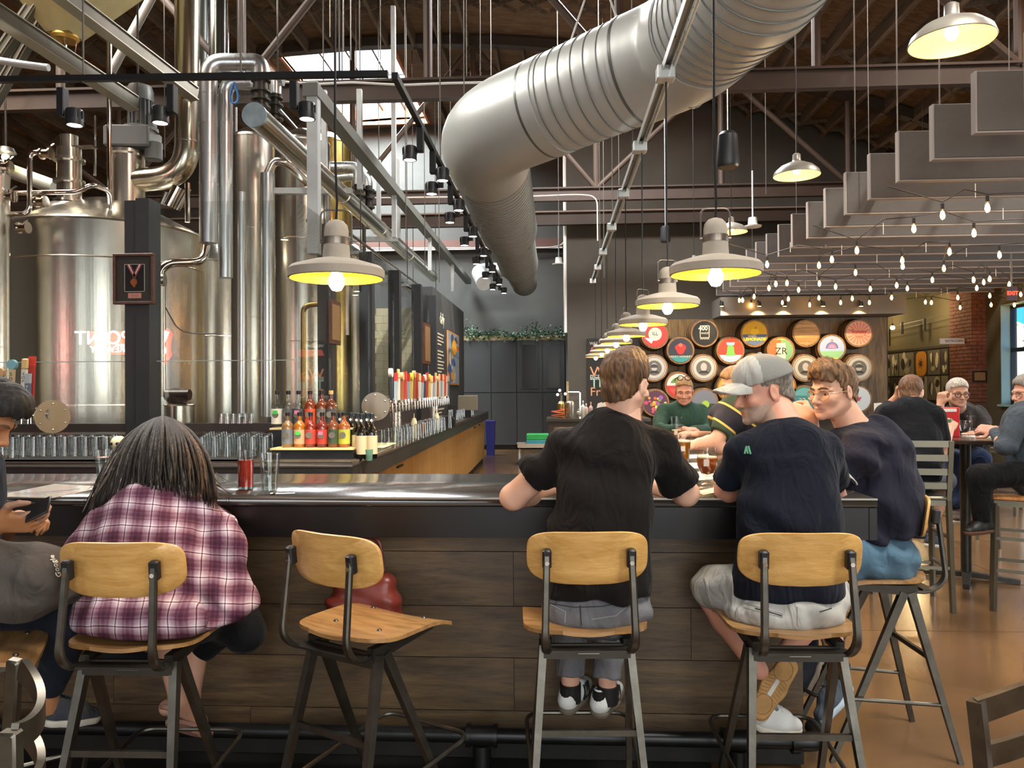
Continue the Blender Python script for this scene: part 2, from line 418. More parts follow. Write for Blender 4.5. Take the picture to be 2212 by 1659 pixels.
def truss(y, zc, label, x0=-13.9, x1=8.95, webs=None, h=.26):
 t = thing('roof_truss', label, 'truss', (0, y, zc))
 b = MB(); b.bb(x0, x1, y - .06, y + .06, zc - h / 2, zc - h / 2 + .03); b.bb(x0, x1, y - .015, y + .015, zc - h / 2, zc + h / 2); b.bb(x0, x1, y - .06, y + .06, zc + h / 2 - .03, zc + h / 2)
 b.build('bottom_chord', brown_steel, t, smooth=False)
 c = MB(); pts = [x0 + (x1 - x0) * i / 16 for i in range(17)]
 for a, d in zip(pts, pts[1:]):
  c.bar((a, y, zroof(a) - .14), (d, y, zroof(d) - .14), .2, .17)
 c.build('top_chord', brown_steel, t, smooth=False)
 step = 2.35; k = 0; x = x0 + .6
 while x < x1 - .3:
  zt = zroof(x) - .2
  MB().cyl((x, y, zc + h / 2), (x, y, zt), .055, n=10).build('web_post', brown_web, t)
  nx = x + step
  if nx < x1:
   if k % 2: MB().cyl((x, y, zt), (nx, y, zc + .1), .05, n=10).build('web_brace', brown_web, t)
   else: MB().cyl((x, y, zc + .1), (nx, y, zroof(nx) - .2), .05, n=10).build('web_brace', brown_web, t)
  x = nx; k += 1
truss(9.4, 5.24, 'brown steel roof truss over the tanks and the duct, nearest of the trusses')
truss(14.7, 5.24, 'brown steel roof truss behind the spiral duct')
t = thing('tie_beam', 'long brown steel beam across the room below the farther truss', 'beam', (0, 16.2, 5.1))
b = MB(); b.bb(-13.9, 8.9, 16.13, 16.27, 4.97, 5.0); b.bb(-13.9, 8.9, 16.185, 16.215, 4.97, 5.23); b.build('web_plate', brown_steel, t, smooth=False)
MB().bb(-13.9, 8.9, 16.12, 16.28, 5.23, 5.26).build('top_flange', mat('pale_flange', '7d6c5e', .7), t, smooth=False)  # top flange paler than the rest of the beam
t = thing('wall_ledge', 'reddish ledge beam along the grey back wall above the planters', 'beam', (-3, 19.7, 5.25))
MB().bb(-8, .2, 19.6, 19.8, 5.12, 5.36).build('ledge_beam', mat('reddish_paint', '6f5048', .7), t, smooth=False)
MB().bb(-8, .2, 19.58, 19.6, 5.1, 5.14).build('ledge_trim', white_paint, t, smooth=False)
t = thing('wall_conduit', 'pale conduit pipe running down the corner of the grey wall', 'pipe', (.2, 16.4, 2.7))
MB().cyl((.22, 16.44, 2.72), (.22, 16.44, 7.4), .035, n=8).build('conduit', white_paint, t)
frame_m = mat('window_frame_metal', '1c2226', 0.4, .4)
reveal_m = mat('reveal_paint', '8fb0ae', 0.6)
wf = MB()
for yy in (WY0, 10.9, 12.6, 14.1, 15.35, WY1): wf.bb(9.16, 9.24, yy - .04, yy + .04, WZ0, WZ1)
for zz in (WZ0 + .04, 2.25, WZ1 - .04): wf.bb(9.16, 9.24, WY0, WY1, zz - .04, zz + .04)
win = struct('window_1', wf, frame_m, smooth=False)
ysx = [WY0, 10.9, 12.6, 14.1, 15.35, WY1]
for a, b in zip(ysx, ysx[1:]):
 for c, d in ((WZ0 + .08, 2.21), (2.29, WZ1 - .08)):
  MB().bb(9.195, 9.205, a + .04, b - .04, c, d).build('pane', glass, win, smooth=False)
rv = MB(); rv.bb(8.98, 9.16, WY1 - .02, WY1, WZ0, WZ1); rv.bb(8.98, 9.16, WY0, WY1, WZ1 - .02, WZ1); rv.bb(8.9, 9.16, WY0, WY1, WZ0 - .04, WZ0)
struct('trim_1', rv, reveal_m, smooth=False)
struct('pavement', MB().bb(9.3, 40, -10, 45, -.3, -.1), mat('pavement', 'b9b4a8', .9))
aw = thing('shop_awning', 'bright blue awning outside the right hand window', 'awning', (9.6, 13, 3.0))
m = MB();
for k in range(7):
 a = 9.32 + k * .25
 m.quad((a, 8, 3.5 - k * .115), (a, 18, 3.5 - k * .115), (a + .25, 18, 3.5 - (k + 1) * .115), (a + .25, 8, 3.5 - (k + 1) * .115))
m.bb(11.05, 11.08, 8, 18, 2.45, 2.72)
bc_ = mat('blue_canvas', '2a8ee6', .7); t_ = bc_.node_tree; tl_ = t_.nodes.new('ShaderNodeBsdfTranslucent'); tl_.inputs[0].default_value = lin('3aa0f0'); ms_ = t_.nodes.new('ShaderNodeMixShader'); ms_.inputs[0].default_value = .7; ou_ = [n for n in t_.nodes if n.type == 'OUTPUT_MATERIAL'][0]
t_.links.new(t_.nodes['Principled BSDF'].outputs[0], ms_.inputs[1]); t_.links.new(tl_.outputs[0], ms_.inputs[2]); t_.links.new(ms_.outputs[0], ou_.inputs[0])
m.build('canopy', bc_, aw)
hs = thing('street_house', 'pale house front across the street seen through the window', 'building', (24, 26, 0))
m = MB(); m.bb(24, 30, 8, 44, -.1, 9); m.build('wall', mat('pale_house', 'd8cfbf', .9), hs, smooth=False)
for k in range(6):
 for z in (1.2, 4.4):
  y = 12 + k * 5
  f = MB(); f.bb(23.9, 24.02, y, y + 1.6, z, z + 2.1); f = f.build('window', mat('house_frame', 'f2efe8', .6), hs, smooth=False)
  MB().bb(23.86, 23.9, y + .15, y + 1.45, z + .15, z + 1.95).build('pane', mat('house_pane', '8c98a0', .2), f, smooth=False)
su = bpy.data.lights.new('sun', 'SUN'); su.energy = 3.0; su.angle = .02; su.color = (1, .95, .86)
so = bpy.data.objects.new('sun', su); COL.objects.link(so); so.rotation_euler = (math.radians(32), math.radians(28), 0)
tr = thing('street_tree', 'small leafy street tree outside the right hand window', 'tree', (15, 24, -.1))
MB().tube([(15, 24, -.1), (15.05, 24, 1.2), (14.95, 24.1, 2.6)], [.09, .07, .05]).build('trunk', mat('bark', '5a4a3a', .9), tr)
m = MB(); rr = random.Random(3)
for k in range(260):
 p = Vector((15, 24, 3.1)) + Vector((rr.gauss(0, .5), rr.gauss(0, .6), rr.gauss(0, .5)))
 u = Vector((rr.gauss(0, 1), rr.gauss(0, 1), rr.gauss(0, 1))).normalized(); v = u.orthogonal().normalized()
 m.quad(p, p + u * .09 + v * .05, p + u * .18, p + u * .09 - v * .05)
m.build('leaves', mat('leaf_green', '5f8a44', .6), tr, kind='stuff')
pier = struct('pier_right', MB().bb(8.72, 9.0, 16.62, 17.5, 0, 5.6), mat('mortar', '5f4a40', .9))
brm = None
for r in range(48):
 z = 1.2 + r * .079
 for k in range(2):
  off = .0 if r % 2 else .11
  for yy0, yy1 in ((16.6, 16.6),):
   pass
 x = 8.7
 xa = [(8.7, 8.81), (8.822, 9.0)] if r % 2 else [(8.7, 8.9), (8.912, 9.0)]
 for a, b in xa: MB().bb(a, b, 16.6, 16.66, z, z + .067).build('brick', brick_mat, pier, smooth=False)
 ya = [(16.662, 16.87), (16.88, 17.09), (17.1, 17.31), (17.32, 17.5)] if r % 2 else [(16.662, 16.77), (16.78, 16.99), (17.0, 17.21), (17.22, 17.5)]
 if r < 40:
  for a, b in ya: MB().bb(8.7, 8.76, a, b, z, z + .067).build('brick', brick_mat, pier, smooth=False)
# the front bar (L-shaped, seats on this side and on the right)
BT = 1.12
bar_top_m = mat('bar_top', '2b2826', 0.2, .0, var=.12, vscale=3, spec=.9, coat=.6)
bar_face_m = mat('bar_fascia', '171413', 0.3, .1, var=.2, vscale=2)
XE, XI, YF, YB = 1.22, -0.02, 3.0, 3.84
bar = thing('bar_counter', 'long black-topped bar with dark plank front where the patrons sit', 'bar', (0, 3.4, 0))
def L_ring(i, z): return [(-6.5, YF + i, z), (XE - i, YF + i, z), (XE - i, 8.4 - i, z), (XI + i, 8.4 - i, z), (XI + i, YB - i, z), (-6.5, YB - i, z)]
m = MB(); m.rings([L_ring(.004, BT - .035), L_ring(0, BT - .03), L_ring(0, BT - .004), L_ring(.004, BT)]); m.build('countertop', bar_top_m, bar, angle=60)
m = MB(); m.bb(-6.5, XE, YF + .004, YF + .03, BT - .158, BT - .036); m.bb(XE - .03, XE - .004, YF, 8.4, BT - .158, BT - .036)
m.bb(-6.5, XI, YB - .03, YB - .004, BT - .158, BT - .036); m.bb(XI + .004, XI + .03, YB, 8.4, BT - .158, BT - .036); m.build('fascia', bar_face_m, bar, smooth=False)
edge_m = mat('worn_steel_edge', '8d887e', .3, .9)
m = MB(); m.bb(-6.5, XE, YF - .003, YF + .002, BT - .006, BT + .001); m.build('edge_strip', edge_m, bar, smooth=False)
panel_m = wood('laminate_plank', '3f3122', '6b563a', 'X', 1.0, rough=.42)
PY = 3.2
rows = [(.11, .205), (.207, .425), (.427, .64), (.642, .867), (.869, .952)]
seams = [[-4.1, -1.3, 1.0], [-3.4, -1.9, -.18, 1.0], [-4.6, -1.5, .55, 1.0], [-3.1, -2.05, -.18, 1.0], [-4.2, -.9, 1.0]]
for (z0, z1), se in zip(rows, seams):
 a = -6.5
 for b in se:
  MB().bb(a + .001, b - .001, PY, PY + .018, z0, z1 - .001).build('plank', panel_m, bar, smooth=False); a = b
MB().bb(-6.5, 1.0, PY + .03, PY + .06, 0.0, .95).build('carcass', black_metal, bar, smooth=False)
MB().bb(-6.5, 1.0, PY - .005, PY + .02, 0.012, .108).build('toe_kick', mat('toe_kick_black', '16140f', .5), bar, smooth=False)
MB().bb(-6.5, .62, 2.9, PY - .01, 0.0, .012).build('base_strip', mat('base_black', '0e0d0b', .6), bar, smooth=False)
for z0, z1 in ((.11, .45), (.452, .80), (.802, .95)):
 a = PY
 for b in (4.6, 6.3, 8.2):
  MB().bb(.982, 1.0, a + .001, b - .001, z0, z1).build('plank', panel_m, bar, smooth=False); a = b
m = MB(); m.bb(-6.5, .1, 3.6, 3.64, 0, BT - .16); m.bb(.1, .14, 3.6, 8.2, 0, BT - .16); m.build('back_panel', black_metal, bar, smooth=False)
pipe_m = mat('black_iron_pipe', '2c2c2c', .35, .7, var=.2, vscale=8)
rail = thing('foot_rail', 'black iron pipe foot rail running along the base of the bar', 'rail', (0, 3.05, 0))
m = MB(); m.cyl((-6.5, 3.04, .175), (.93, 3.04, .175), .03, n=14); m.build('pipe', pipe_m, rail)
for x in (-3.4, -.22 - .08, .70):
 m = MB(); m.cyl((x - .06, 3.04, .175), (x + .06, 3.04, .175), .04, n=14); m.cyl((x, 3.04, .14), (x, 3.04, .06), .036, n=14)
 m.cyl((x - .062, 3.04, .175), (x - .045, 3.04, .175), .046, n=14); m.cyl((x + .045, 3.04, .175), (x + .062, 3.04, .175), .046, n=14); m.build('tee_fitting', pipe_m, rail)
 m = MB(); m.cyl((x, 3.04, .001), (x, 3.04, .1), .028, n=12); m.cyl((x, 3.04, .001), (x, 3.04, .015), .06, n=16); m.build('post', pipe_m, rail)
m = MB(); m.tube(bend([(.90, 3.04, .175), (1.03, 3.04, .175), (1.03, 3.17, .175)], .07), .036, n=12); m.cyl((.9, 3.04, .175), (.93, 3.04, .175), .045); m.build('elbow', pipe_m, rail)
# back bar: counter along the tanks and away down the room
BZ = 1.07; CX = -1.34
back = thing('back_bar', 'dark back bar counter with oak cabinet doors under the taps', 'counter', (-1.7, 8, 0))
ctop_m = mat('back_counter_top', '3a322a', 0.22, .1, var=.15, vscale=4, spec=.6)
def B_ring(i, z): return [(-6.5, 5.0 + i, z), (CX - i, 5.0 + i, z), (CX - .06 - i, 16 - i, z), (-2.1, 16 - i, z), (-2.1, 6.22, z), (-6.5, 6.22, z)]
m = MB(); m.rings([B_ring(0, BZ - .04), B_ring(0, BZ - .003), B_ring(.004, BZ)]); m.build('countertop', ctop_m, back, angle=60)
fas = mat('back_fascia', '2a2725', .35)
m = MB(); m.bb(-6.5, CX, 5.004, 5.03, BZ - .16, BZ - .042)
m.rings([[(CX - .03, 5.0, BZ - .16), (CX - .004, 5.0, BZ - .16), (CX - .064, 16, BZ - .16), (CX - .09, 16, BZ - .16)], [(CX - .03, 5.0, BZ - .042), (CX - .004, 5.0, BZ - .042), (CX - .064, 16, BZ - .042), (CX - .09, 16, BZ - .042)]])
m.build('fascia', fas, back, smooth=False)
m = MB(); m.bb(-6.5, CX, 4.998, 5.003, BZ - .006, BZ + .001); m.build('edge_strip', edge_m, back, smooth=False)
ys = [5.35, 5.9, 6.7, 7.5, 8.3, 9.15, 10.0, 10.9, 11.8, 12.7, 13.6, 14.5, 15.3, 15.95]
for i, (a, b) in enumerate(zip(ys, ys[1:])):
 xx = CX - .09 - .06 * (a - 5) / 11
 d = MB().bb(xx - .02, xx, a + .014, b - .014, .12, BZ - .17).build('door', oak_z, back, smooth=False)
 if i in (0, 1, 2, 10, 11):
  MB().bb(xx, xx + .018, a + .18, a + .42, BZ - .24, BZ - .225).build('handle', black_metal, d, smooth=False)
MB().rings([[(CX - .2, 5.1, 0), (CX - .12, 5.1, 0), (CX - .18, 15.95, 0), (CX - .3, 15.95, 0)], [(CX - .2, 5.1, .12), (CX - .12, 5.1, .12), (CX - .18, 15.95, .12), (CX - .3, 15.95, .12)]]).build('toe_kick', black_metal, back, smooth=False)
MB().rings([[(-2.1, 5.1, 0.02), (CX - .135, 5.1, 0.02), (CX - .19, 15.95, 0.02), (-2.1, 15.95, 0.02)], [(-2.1, 5.1, BZ - .05), (CX - .135, 5.1, BZ - .05), (CX - .19, 15.95, BZ - .05), (-2.1, 15.95, BZ - .05)]]).build('carcass', black_metal, back, smooth=False)
MB().bb(-6.5, -2.1, 5.06, 6.2, 0.0, BZ - .05).build('carcass', black_metal, back, smooth=False)
mats_m = mat('rubber_drain_mat', '1b1a19', .6)
for a, b in ((-3.75, -3.0), (-2.9, -2.1)):
 m = MB();
 for k in range(14):
  y = 5.02 + k * .02; m.bb(a, b, y, y + .012, BZ, BZ + .012)
 m.bb(a, b, 5.02, 5.03, BZ, BZ + .012); tag(m.build('drain_mat', mats_m, None, smooth=False), 'black ribbed rubber drain mat on the back counter, ' + ('left of the woman' if a < -3 else 'behind the woman and the red drink'), 'mat')
# glass wall: sill, posts, panes
sillm = mat('sill_brown', '3b332f', .5)
part_glass = pane('partition_glass', (.97, .98, .97), 0, 1.7)
gw = thing('glass_partition', 'glass partition with dark frame between the bar and the brew tanks', 'partition', (-2.3, 6.3, 0))
m = MB(); m.bb(-7, -2.12, 6.26, 6.36, 0, 1.16); m.build('base_wall', sillm, gw, smooth=False)
m = MB(); m.bb(-7, -2.1, 6.18, 6.34, 1.16, 1.18); m.bb(-7, -2.1, 6.24, 6.32, 1.2, 1.27); m.build('sill', sillm, gw, smooth=False)
def post_at(px, Y, w, top, name='post'):
 p = ony(px, 700, Y)
 return p.x
p1 = (onx, ) and ony(309, 700, 6.28).x
for dx, ww, dy in ((-.062, .10, 0), (.055, .115, -.03)):
 MB().bb(p1 + dx - ww / 2, p1 + dx + ww / 2, 6.2 + dy, 6.36, BZ + .1, 3.13 - (0 if dx < 0 else -.01)).build('post', post_paint, gw, smooth=False)
GX = -2.14
for k, (px, Y, wd) in enumerate(((706, 7.3, .14), (793, 8.84, .15), (853, 10.2, .15), (901, 11.6, .14), (932, 13.0, .14))):
 x = ony(px, 700, Y).x
 MB().bb(x - wd / 2, x + wd / 2, Y - .07, Y + .07, BZ - .1, 3.13).build('post', post_paint, gw, smooth=False)
MB().bb(-7, p1 - .11, 6.29, 6.3, 1.27, 3.13).build('pane', part_glass, gw, smooth=False)
MB().bb(p1 + .11, GX - .01, 6.29, 6.3, 1.27, 3.13).build('pane', part_glass, gw, smooth=False)
for a, b in ((6.3, 7.22), (7.4, 8.75), (8.93, 10.1), (10.3, 11.5), (11.7, 12.9)):
 MB().bb(GX - .005, GX + .005, a, b, 1.27, 3.13).build('pane', part_glass, gw, smooth=False)
m = MB(); m.bb(GX - .04, GX + .04, 6.36, 13, BZ - .1, 1.27); m.build('base_wall', sillm, gw, smooth=False)
m = MB(); m.bb(p1 - 3.6, p1 - .11, 6.285, 6.305, 1.79, 1.796); m.bb(p1 + .11, GX, 6.285, 6.305, 1.79, 1.796); m.build('glass_joint', mat('glass_edge', 'a9b4ac', .3), gw, smooth=False)
ew = struct('wall_menu', MB().bb(-2.3, -2.1, 13.1, 17.6, 0, 3.3), mat('menu_wall_paint', '43423f', .8), smooth=False)
tile_wall = struct('wall_tiled', MB().bb(-4.1, -2.3, 15.1, 15.2, 0, 3.05), mat('grout', '8f8a76', .9), smooth=False)
tile_m = mat('cream_tile', 'cfc6a4', .25, var=.06, vscale=2)
tz = 1.2; r = 0; tile0 = None
while tz < 3.0:
 x = -3.55 - (.15 if r % 2 else 0)
 while x < -2.35:
  x1 = min(x + .295, -2.31)
  MB().bb(x, x1, 15.085, 15.1, tz, tz + .145).build('tile', tile_m, tile_wall, smooth=False); x += .3
 tz += .15; r += 1
# brew house behind the glass
def tank(name, label, c, r, z0, z1, cone=0.0, neck=None, seams=(), m=None, legs=True, n=64):
 m = m or steel
 t = thing(name, label, 'tank', (c[0], c[1], 0))
 b = MB(); b.lathe([(r, z0), (r, z1)], (c[0], c[1], 0), n=n); b.build('shell', m, t, angle=30)
 prof = [(r * 1.004, z1 - .02), (r * 1.012, z1), (r * .985, z1 + .03)]
 if cone: prof += [(r * .55, z1 + cone * .66), (r * .2, z1 + cone), (0.01, z1 + cone)]
 else: prof += [(r * .8, z1 + .1), (r * .4, z1 + .16), (.01, z1 + .18)]
 d = MB(); d.lathe(prof, (c[0], c[1], 0), n=n); d.build('lid', m, t, angle=25)
 for z in seams:
  MB().lathe([(r * 1.0, z - .008), (r * 1.006, z), (r * 1.0, z + .008)], (c[0], c[1], 0), n=n, caps=False).build('seam_band', m, t)
 if legs:
  for k in range(4):
   a = PI / 4 + k * PI / 2
   MB().cyl((c[0] + r * .8 * math.cos(a), c[1] + r * .8 * math.sin(a), 0), (c[0] + r * .8 * math.cos(a), c[1] + r * .8 * math.sin(a), z0 + .02), .06, n=10).build('leg', steel, t)
 return t
bc = at(234, 700, 9.3); BX, BY = bc.x, bc.y; BR = 1.09
T1 = tank('brew_kettle', 'large shiny steel kettle with conical lid behind the left pane', (BX, BY), BR, .45, 3.42, .42, seams=(.95, 3.0))
nk = MB(); nc = at(274, 380, 9.2); nk.lathe([(.20, 3.72), (.20, 4.34), (.215, 4.36), (.215, 4.4), (.2, 4.4)], (nc.x, nc.y, 0), n=32); nk.build('neck', steel, T1)
cp = [at(120, 520, 9.3)]
m = MB(); p = at(150, 480, 8.9); q = at(150, 340, 8.9); m.cyl((p.x, p.y, 3.4), (p.x, p.y, 4.35), .13, n=20)
for z in (3.72, 3.95, 4.2): m.cyl((p.x, p.y, z), (p.x, p.y, z + .03), .17, n=20)
m.cyl((p.x, p.y, 4.35), (p.x, p.y, 4.5), .095, n=16); m.build('sight_glass_neck', steel, T1)
m = MB(); m.bar((p.x - .1, p.y, 4.36), (p.x + .32, p.y - .02, 4.36), .12, .012); m.build('gate_plate', steel, T1)
MB().ball((p.x - .02, p.y + .1, 3.55), (.45, .4, .22)).build('manway_dome', steel, T1)
for px_, py_, rr in ((172, 462, .045), (50, 484, .04)):
 q = at(px_, py_, 8.5); MB().ball(q, rr).build('lid_clamp', chrome, T1)
m = MB(); q = at(365, 445, 9.0); m.cyl(q, q + Vector((.12, 0, .22)), .07, n=12); m.cyl(q + Vector((.1, 0, -.05)), q + Vector((.24, 0, .2)), .03, n=10); m.cyl(q + Vector((-.08, 0, .02)), q + Vector((-.02, 0, .16)), .04, n=10); m.build('spray_fittings', chrome, T1)
gm = thing('gear_motor', 'grey gearbox and finned electric motor on top of the kettle neck', 'motor', (nc.x, nc.y, 4.4))
motor_grey = mat('motor_grey', '8b8c88', .45, .2)
z = 4.4
m = MB(); m.box((nc.x + .08, nc.y, z + .14), (.52, .42, .25), .1, .02); m.cyl((nc.x + .33, nc.y, z - .1), (nc.x + .33, nc.y, z + .1), .1); m.build('gearbox', motor_grey, gm)
mx = nc.x + .17
m = MB(); m.cyl((mx, nc.y, z + .26), (mx, nc.y, z + .62), .125, n=24)
m.build('motor_body', mat('motor_dark', '5d5f60', .5, .3), gm)
for k in range(18):
 a = 2 * PI * k / 18
 MB().bar((mx + .125 * math.cos(a), nc.y + .125 * math.sin(a), z + .28), (mx + .125 * math.cos(a), nc.y + .125 * math.sin(a), z + .6), .012, .035, up=(math.cos(a), math.sin(a), 0)).build('fin', motor_grey, gm)
m = MB(); m.lathe([(.148, z + .6), (.15, z + .72), (.13, z + .78), (.01, z + .79)], (mx, nc.y, 0)); m.build('fan_cover', motor_grey, gm)
m = MB(); m.box((mx + .16, nc.y - .02, z + .36), (.06, .12, .16), 0, .01); m.build('terminal_box', motor_grey, gm)
m = MB(); m.cyl((mx, nc.y, z + .24), (mx, nc.y, z + .28), .2, n=24); m.build('flange', motor_grey, gm)
def tpx(px, d, wpx):
 p = at(px, 700, d); return (p.x, p.y), wpx / 2 / F * d
c, r = tpx(548, 11.4, 92); tank('fermenter', 'tall narrow steel tank behind the wrapped pipes', c, r, .5, 5.25, .2, seams=(2.6, 3.9))
c, r = tpx(655, 10.7, 118); tank('fermenter', 'tall steel tank with gold streaks left of the near pendant lamp', c, r, .5, 4.95, .22, seams=(2.2, 3.6))
c, r = tpx(712, 12.6, 96); tank('fermenter', 'steel tank with ribbed golden top rising behind the lamp cord', c, r, .5, 5.55, .2, seams=(3.1,), m=brushed('gold_toned_steel', 'd9bd6e', .22, 'Z'))  # steel coloured gold over the whole tank
c, r = tpx(-16, 7.9, 66); tank('fermenter', 'steel tank at the edge beside the large kettle', c, r, .5, 3.75, .2, seams=(2.0,))
c, r = tpx(455, 12.6, 150); tank('fermenter', 'wide steel tank standing deep behind the framed medal', c, r, .5, 3.6, .35, seams=(2.4,))
c, r = tpx(765, 13.6, 70); tank('fermenter', 'slim steel tank between the far black posts', c, r, .5, 3.9, .2)
st = thing('exhaust_stack', 'wide steel exhaust stack bending into the kettle neck', 'pipe', tuple(at(405, 300, 9.1)))
pts = [at(405, -260, 9.1), at(405, 230, 9.1)]
path = bend([at(405, -260, 9.1), at(404, 380, 9.1), at(275, 392, 9.2)], .75, 12)
MB().tube(path, .14, n=28).build('duct', brushed('stack_steel', 'c4bda8', .2, 'Z', amt=.07), st)
MB().cyl(at(405, 305, 9.1), at(405, 309, 9.1), .144, n=28).build('seam_band', steel, st)
b2 = thing('vent_stack', 'dark round vent stack beside the wide exhaust stack', 'pipe', tuple(at(473, 60, 9.6)))
MB().cyl(at(473, -300, 9.6), at(473, 128, 9.6), .115, n=28).build('duct', brushed('stack_dark', '8d928f', .2, 'Z'), b2)
MB().cyl(at(432, -300, 10.0), at(432, 150, 10.0), .1, n=20).build('duct', mat('stack_black', '32352f', .4, .5), b2)
def wrapped(name, label, path, r, m=cladding, bands=0, n=20):
 t = thing(name, label, 'pipe', tuple(path[0]))
 MB().tube(path, r, n=n).build('jacket', m, t)
 if bands:
  L = [0]
  for a, b in zip(path, path[1:]): L.append(L[-1] + (Vector(b) - Vector(a)).length)
  for k in range(1, bands + 1):
   s_ = L[-1] * k / (bands + 1)
   for i in range(len(L) - 1):
    if L[i] <= s_ <= L[i + 1]:
     a, b = Vector(path[i]), Vector(path[i + 1]); d = (b - a).normalized(); p = a + d * (s_ - L[i])
     MB().cyl(p - d * .006, p + d * .006, r * 1.035, n=n).build('band', m, t); break
 return t
wrapped('wrapped_pipe', 'silver wrapped pipe looping over the top beside the exhaust stack', bend([at(450, 525, 8.2), at(450, 135, 8.2), at(563, 135, 8.3), at(563, 168, 8.3)], .16, 8), .093, bands=7)
t = wrapped('wrapped_pipe', 'silver wrapped pipe right of the looping pipe with a blue hose hung near its top', bend([at(487, 600, 8.4), at(487, 178, 8.4), at(545, 178, 8.4)], .14, 8), .077, bands=6)
wrapped('wrapped_pipe', 'thin silver wrapped pipe in front of the tall narrow tank', [at(522, 900, 8.6), at(522, 415, 8.6)], .042, bands=4)
wrapped('wrapped_pipe', 'silver wrapped pipe in front of the tank left of the lamp', [at(577, 900, 8.9), at(577, 375, 8.9)], .075, bands=4)
wrapped('wrapped_pipe', 'steel pipe arching over beside the leaning main', bend([at(577, 380, 8.9), at(592, 346, 8.9), at(622, 352, 8.9), at(662, 395, 9.4)], .08, 6), .05, steel)
v = thing('pipe_valve', 'dark valve body under the looping wrapped pipe', 'valve', tuple(at(563, 200, 8.3)))
m = MB(); m.cyl(at(563, 170, 8.3), at(563, 232, 8.3), .08, n=16); m.build('body', dark_steel, v)
for y in (172, 196, 214, 230): MB().cyl(at(563, y, 8.3), at(563, y + 4, 8.3), .105, n=18).build('flange', dark_steel, v)
m = MB(); m.bar(at(520, 202, 8.3), at(560, 202, 8.3), .03, .03); m.build('lever', dark_steel, v)
v = thing('pipe_valve', 'dark valve and elbow stacked right of the looping pipe', 'valve', tuple(at(595, 220, 8.6)))
p = at(600, 190, 8.6); MB().cyl(p, (p.x, p.y, zroof(p.x) - .01), .008, n=6).build('hanger_rod', dark_steel, v)
m = MB(); m.tube(bend([at(595, 205, 8.6), at(595, 172, 8.6), at(612, 172, 8.6)], .09), .07, n=14); m.build('elbow', cladding, v)
m = MB(); m.cyl(at(595, 200, 8.6), at(595, 262, 8.6), .055, n=14)
for y in (210, 226, 245, 256): m.cyl(at(595, y, 8.6), at(595, y + 4, 8.6), .085, n=16)
m.build('body', dark_steel, v)
hb = thing('blue_hose', 'coiled blue hose hanging near the wrapped pipes', 'hose', tuple(at(506, 200, 8.1)))
MB().tube([at(506 + 9 * math.sin(k * .7), 178 + 46 * abs(math.sin(k * .35)), 8.1) for k in range(20)], .012, n=6).build('coil', mat('blue_hose', '2f6fa8', .5), hb)
PX = -2.58
def on_main(px, py, x=PX): return onx(px, py, x)
a = on_main(549, 248); b = Vector((PX, 16.2, a.z))
pm = thing('process_main', 'fat steel pipe with flat capped end running away overhead', 'pipe', tuple(a))
MB().cyl(a, b, .105, n=28).build('jacket', steel_y, pm)
MB().lathe([(.108, -.006), (.108, .02)], a, (0, 1, 0), 28).build('end_cap', mat('cap_sheet', 'a9bcc2', .35, .7, var=.25, vscale=9), pm)
for Y in (9.2, 11.2, 13.4): MB().cyl((PX, Y, a.z), (PX, Y + .04, a.z), .112, n=28).build('band', steel, pm)
pm2 = thing('process_main', 'thinner steel pipe running away just below the fat capped one', 'pipe', (PX - .05, 8, a.z - .5))
z2 = a.z - .62
MB().cyl((PX + .05, 8.0, z2), (PX + .05, 16, z2), .045, n=14).build('jacket', steel_y, pm2)
for k, (dx, dz, rr) in enumerate(((-.22, -.45, .03), (-.1, -.55, .028), (.12, -.5, .02))):
 t = thing('process_line', ['thin steel line under the pipe bundle, leftmost of three', 'thin steel line under the pipe bundle, middle of three', 'thin steel line under the pipe bundle, rightmost of three'][k], 'pipe', (PX + dx, 9, a.z + dz))
 MB().cyl((PX + dx, 8.6, a.z + dz), (PX + dx, 16.6, a.z + dz), rr, n=10).build('tube', steel_y, t)
for k, (px0, px1, py, Y) in enumerate(((595, 760, 413, 9.1), (735, 860, 517, 11.6))):
 p, q = ony(px0, py, Y), ony(px1, py, Y)
 t = thing('pipe_support', ['grey strut crossbar carrying the pipe bundle, nearer one', 'grey strut crossbar carrying the pipe bundle, farther one'][k], 'support', tuple(p))
 MB().bar(p, q, .07, .07).build('crossbar', galv, t, smooth=False)
 for x in ((PX + .25, PX - .18) if k == 0 else (PX + .2, PX - .1)):
  MB().bb(x - .03, x + .03, Y - .03, Y + .03, p.z, p.z + 1.2).build('hanger', galv, t, smooth=False)
p0 = onx(672, 178, -2.2);
ct = thing('service_beam', 'grey square beam running away overhead toward the back wall', 'beam', tuple(p0))
m = MB(); m.bb(-2.28, -2.14, p0.y, 19.6, p0.z - .12, p0.z); m.build('beam', mat('beam_grey', '6f7068', .45, .4), ct, smooth=False)
m = MB(); m.bb(-2.25, -2.15, p0.y + .02, p0.y + .12, p0.z - 1.55, p0.z + .02); m.build('upright', galv, ct, smooth=False)
for Y in (10.5, 13.5, 16.5): MB().bb(-2.24, -2.18, Y - .03, Y + .03, p0.z - .7, p0.z + 2.5 if Y < 12 else p0.z).build('drop', galv, ct, smooth=False)
wrapped('wrapped_pipe', 'wrapped pipe pair turning down right of the golden tank', bend([at(700, 362, 11.5), at(775, 362, 11.5), at(775, 400, 11.5)], .2, 8), .085)
wrapped('wrapped_pipe', 'yellowish wrapped elbow turning down behind the pipe bundle', bend([at(720, 385, 12.0), at(795, 378, 12.0), at(795, 420, 12.0)], .2, 8), .07)
